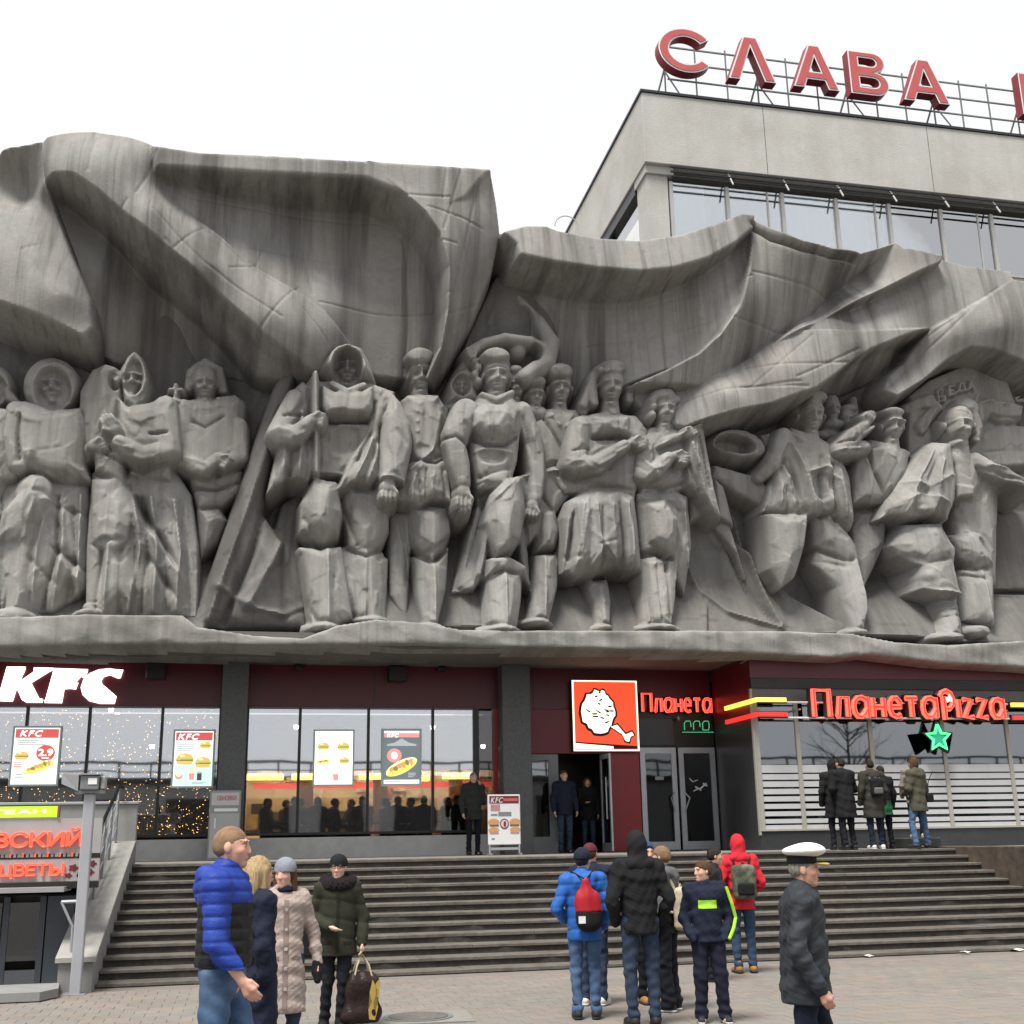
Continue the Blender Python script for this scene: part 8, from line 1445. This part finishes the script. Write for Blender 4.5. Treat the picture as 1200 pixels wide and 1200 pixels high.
# ---- people on the terrace
TZ = HP-.002
def tp(px, Y): p = at(px, 1000, Y); return (p[0], Y)
C = dict(res=.014, cres=.017, z0=TZ)
person('man in a dark jacket on the terrace lifting a hand to his mouth', tp(555, 25.6), 8, 1.70, top=dict(m=cloth('dark_grey_jacket', (.03, .03, .03)), hem=.74, inf=.05), legs=dict(m=TRK), hair=dict(m=GRYH), La=((.24, .0, 1.12), (.10, -.17, 1.47)), group='people on the terrace', **C)
person('man in a black jacket and jeans standing in the open doorway', tp(663, 26.1), 4, 1.76, top=dict(m=NAVY, hem=.80, inf=.05), legs=dict(m=JDARK), hair=dict(m=BRN), group='people on the terrace', **C)
person('fair woman in dark clothes stepping out behind the man in the doorway', tp(691, 26.8), -10, 1.64, female=True, top=dict(m=BLK, hem=.74, inf=.045), legs=dict(m=JDARK), hair=dict(m=BRN, style='bob'), group='people on the terrace', Ra=((-.25, .0, 1.12), (-.08, -.2, 1.15)), **C)
person('person in a brown coat behind the narrow glass beside the doorway', tp(641, 27.3), 20, 1.72, top=dict(m=cloth('brown_coat', (.12, .055, .03)), hem=.5, inf=.05), legs=dict(m=TRK), hair=dict(m=BRN), group='people on the terrace', **C)
person('taller of two people in black seen from behind at the cafe window', tp(996, 22.0), 192, 1.74, top=dict(m=BLK, hem=.60, inf=.055), legs=dict(m=TRK), hair=dict(m=DRK), hands='', Ra=((-.28, -.02, 1.14), (-.1, -.22, 1.1)), La=((.28, -.02, 1.14), (.1, -.22, 1.1)), group='people on the terrace', lean=.06, **C)
person('left one of two people in black with a hood seen from behind', tp(984, 22.35), 165, 1.72, top=dict(m=BLK, hem=.62, inf=.06, hood='up'), legs=dict(m=TRK), hair=dict(style='none'), hands='', group='people on the terrace', **C)
pb_, ib_ = person('person in a dark parka with a black backpack facing the cafe window', tp(1029, 21.95), 178, 1.70, top=dict(m=cloth('dark_parka', (.035, .034, .028)), hem=.60, inf=.06, hood='down'), legs=dict(m=NAVY), hair=dict(m=DRK), shoe=WSH, hands='', group='people on the terrace', **C)
backpack(pb_, ib_, 'black backpack with a grey patch before the cafe window', BLK, cloth('grey_patch', (.12, .12, .12)), .13, .18, 1.2, .07)
person('person in black close behind the parka with a green lining showing', tp(1041, 22.5), 185, 1.62, top=dict(m=BLK, m2=cloth('green_lining', (.02, .12, .05)), split=1.0, hem=.70, inf=.05), legs=dict(m=TRK), hair=dict(m=DRK), hands='', group='people on the terrace', **C)
px_, ix_ = person('woman in an olive parka and blue jeans stepping along the terrace edge', tp(1082, 21.86), 205, 1.74, female=True, top=dict(m=KHA, hem=.70, inf=.055, hood='down', flare=.015), legs=dict(m=JEANS), hair=dict(m=BRN, style='bob', vol=.004), Ll=((.15, -.08, .50), (.22, .02, .085)), Rl=((-.12, .0, .5), (-.17, .02, .085)), group='people on the terrace', La=((.25, -.02, 1.13), (.14, -.2, 1.05)), **C)
hw = world_of(px_, np.array([-.24, .10, .86])); b2 = thing('shoulder_bag', 'small black shoulder bag on the woman in the olive parka', 'bag', hw, None, R(25)); BB = Sdf((-.2, -.15, -.02), (.2, .15, .3), .012); BB.box((0, 0, .09), (.10, .05, .08), .03); BB.build('bag_body', BLK, b2); q = MB(); q.tube([(-.08, 0, .16), (-.04, -.05, .42), (.05, -.1, .60)], .008, 6); o = q.build('strap', BLK, None); o.parent = b2
bk_ = tp(1077, 22.6); tag(MB().box(bk_[0]-.3, bk_[0]+.35, 22.3, 23.0, HP-.003, HP+.20, bev=.02).build('stone_block', M['granite']), 'low dark stone block under the person in the dark cap', 'block')
person('person in a dark cap and white shoes standing on the low block by the cafe', (bk_[0], 22.55), 160, 1.58, top=dict(m=cloth('cream_scarf_coat', (.2, .18, .15)), hem=.72, inf=.04), legs=dict(m=TRK), hair=dict(m=BRN), hat=('cap', BLK), shoe=WSH, hands='', group='people on the terrace', res=.014, cres=.017, z0=HP+.198)
# ---- diners behind the glass: one seated figure built, the others copied and recoloured
sd0, sdi = person('diner in a dark green jacket seated nearest the left pillar', (0, 28.3), 75, 1.72, top=dict(m=cloth('diner_green', (.02, .05, .03)), hem=.80, inf=.05, hood='down'), legs=dict(m=TRK), hair=dict(m=DRK), Ll=((.10, -.45, .90), (.10, -.42, .48)), Rl=((-.10, -.45, .90), (-.10, -.42, .48)), La=((.24, -.12, 1.12), (.12, -.34, 1.12)), Ra=((-.24, -.12, 1.12), (-.12, -.34, 1.12)), res=.02, cres=.024, z0=HP-.42, group='diners in the restaurant', hands='LR')
sd0.location.x = at(313, 945, 28.3)[0]
din = [(345, 27.5, 35, 'diner in dark blue with back to the glass beside the first mullion', NAVY), (372, 27.7, 150, 'diner in black close to the glass left of the white food poster', BLK), (425, 27.5, -30, 'diner in brown close to the glass right of the white food poster', cloth('diner_umber', (.06, .035, .025))), (466, 27.6, 20, 'diner in navy close to the glass below the yellow roll', NAVY), (497, 27.7, 170, 'diner in dark grey close to the glass right of the slate poster', CHAR), (535, 27.6, 40, 'diner in black close to the glass in the last wide pane', BLK), (352, 28.4, -80, 'diner in black seated right of the first dark mullion', BLK), (392, 28.6, 95, 'diner in a grey jacket seated under the white food poster', cloth('diner_grey', (.07, .07, .07))), (412, 29.2, -70, 'diner in blue seated deep behind the white poster', cloth('diner_blue', (.03, .05, .10))), (452, 28.5, 80, 'diner in charcoal seated under the dark slate poster', CHAR), (482, 28.6, -95, 'diner in black leaning under the right part of the slate poster', BLK), (524, 28.4, 60, 'diner in an olive jacket seated beside the last wide pane', OLIVE), (541, 29.3, -60, 'diner in rust red seated deep behind the last pane', cloth('diner_rust', (.22, .07, .03))), (335, 29.4, 100, 'diner in brown seated deep beside the first mullion', cloth('diner_brown', (.11, .06, .035)))]
for px, Y, rz, lab, m_ in din:
    c = copy_tree(sd0); c.location = (at(px, 945, Y)[0], Y, HP-.42); c.rotation_euler = (0, 0, R(rz)); c['label'] = lab
    for ch in c.children:
        if ch.name.startswith('jacket'): ch.data = ch.data.copy(); ch.data.materials[0] = m_
M['wood'] = mat('table_wood', (.25, .13, .06), .5, .2, 5)
for i, (px, Y) in enumerate(((332, 28.35), (430, 28.55), (503, 28.5))):
    x = at(px, 945, Y)[0]; t = thing('dining_table', ['small wooden table between the diners by the left pillar', 'small wooden table between the two food posters', 'small wooden table below the right edge of the slate poster'][i], 'table', (x, Y, HP), 'tables in the restaurant'); bx('top', M['wood'], t, x-.35, x+.35, Y-.35, Y+.35, HP+.70, HP+.74, bev=.01); MB().tube([(x, Y, HP), (x, Y, HP+.7)], .04, 8).build('leg', M['darkmetal'], t); bx('tray', mat('pale_tray', (.4, .33, .25), .5), t, x-.2, x+.2, Y-.15, Y+.15, HP+.741, HP+.80)
M['seat'] = mat('bench_seat', (.1, .05, .03), .6)
for px, Y, rz, lab, m_ in [(313, 28.3, 75, '', 0)]+din:
    x = at(px, 945, Y)[0]; a = R(rz); x += .0; s_ = thing('stool', 'dark stool under the '+' '.join((lab or 'diner in a dark green jacket nearest the left pillar').replace('close to the glass ', '').replace('seated ', '').replace('with back to the glass ', '').split()[:12]), 'stool', (x, Y, HP), 'stools in the restaurant'); MB().tube([(x, Y, HP), (x, Y, HP+.30)], .04, 8).build('leg', M['darkmetal'], s_); MB().tube([(x, Y, HP+.30), (x, Y, HP+.36)], .19, 14).build('seat', M['seat'], s_)
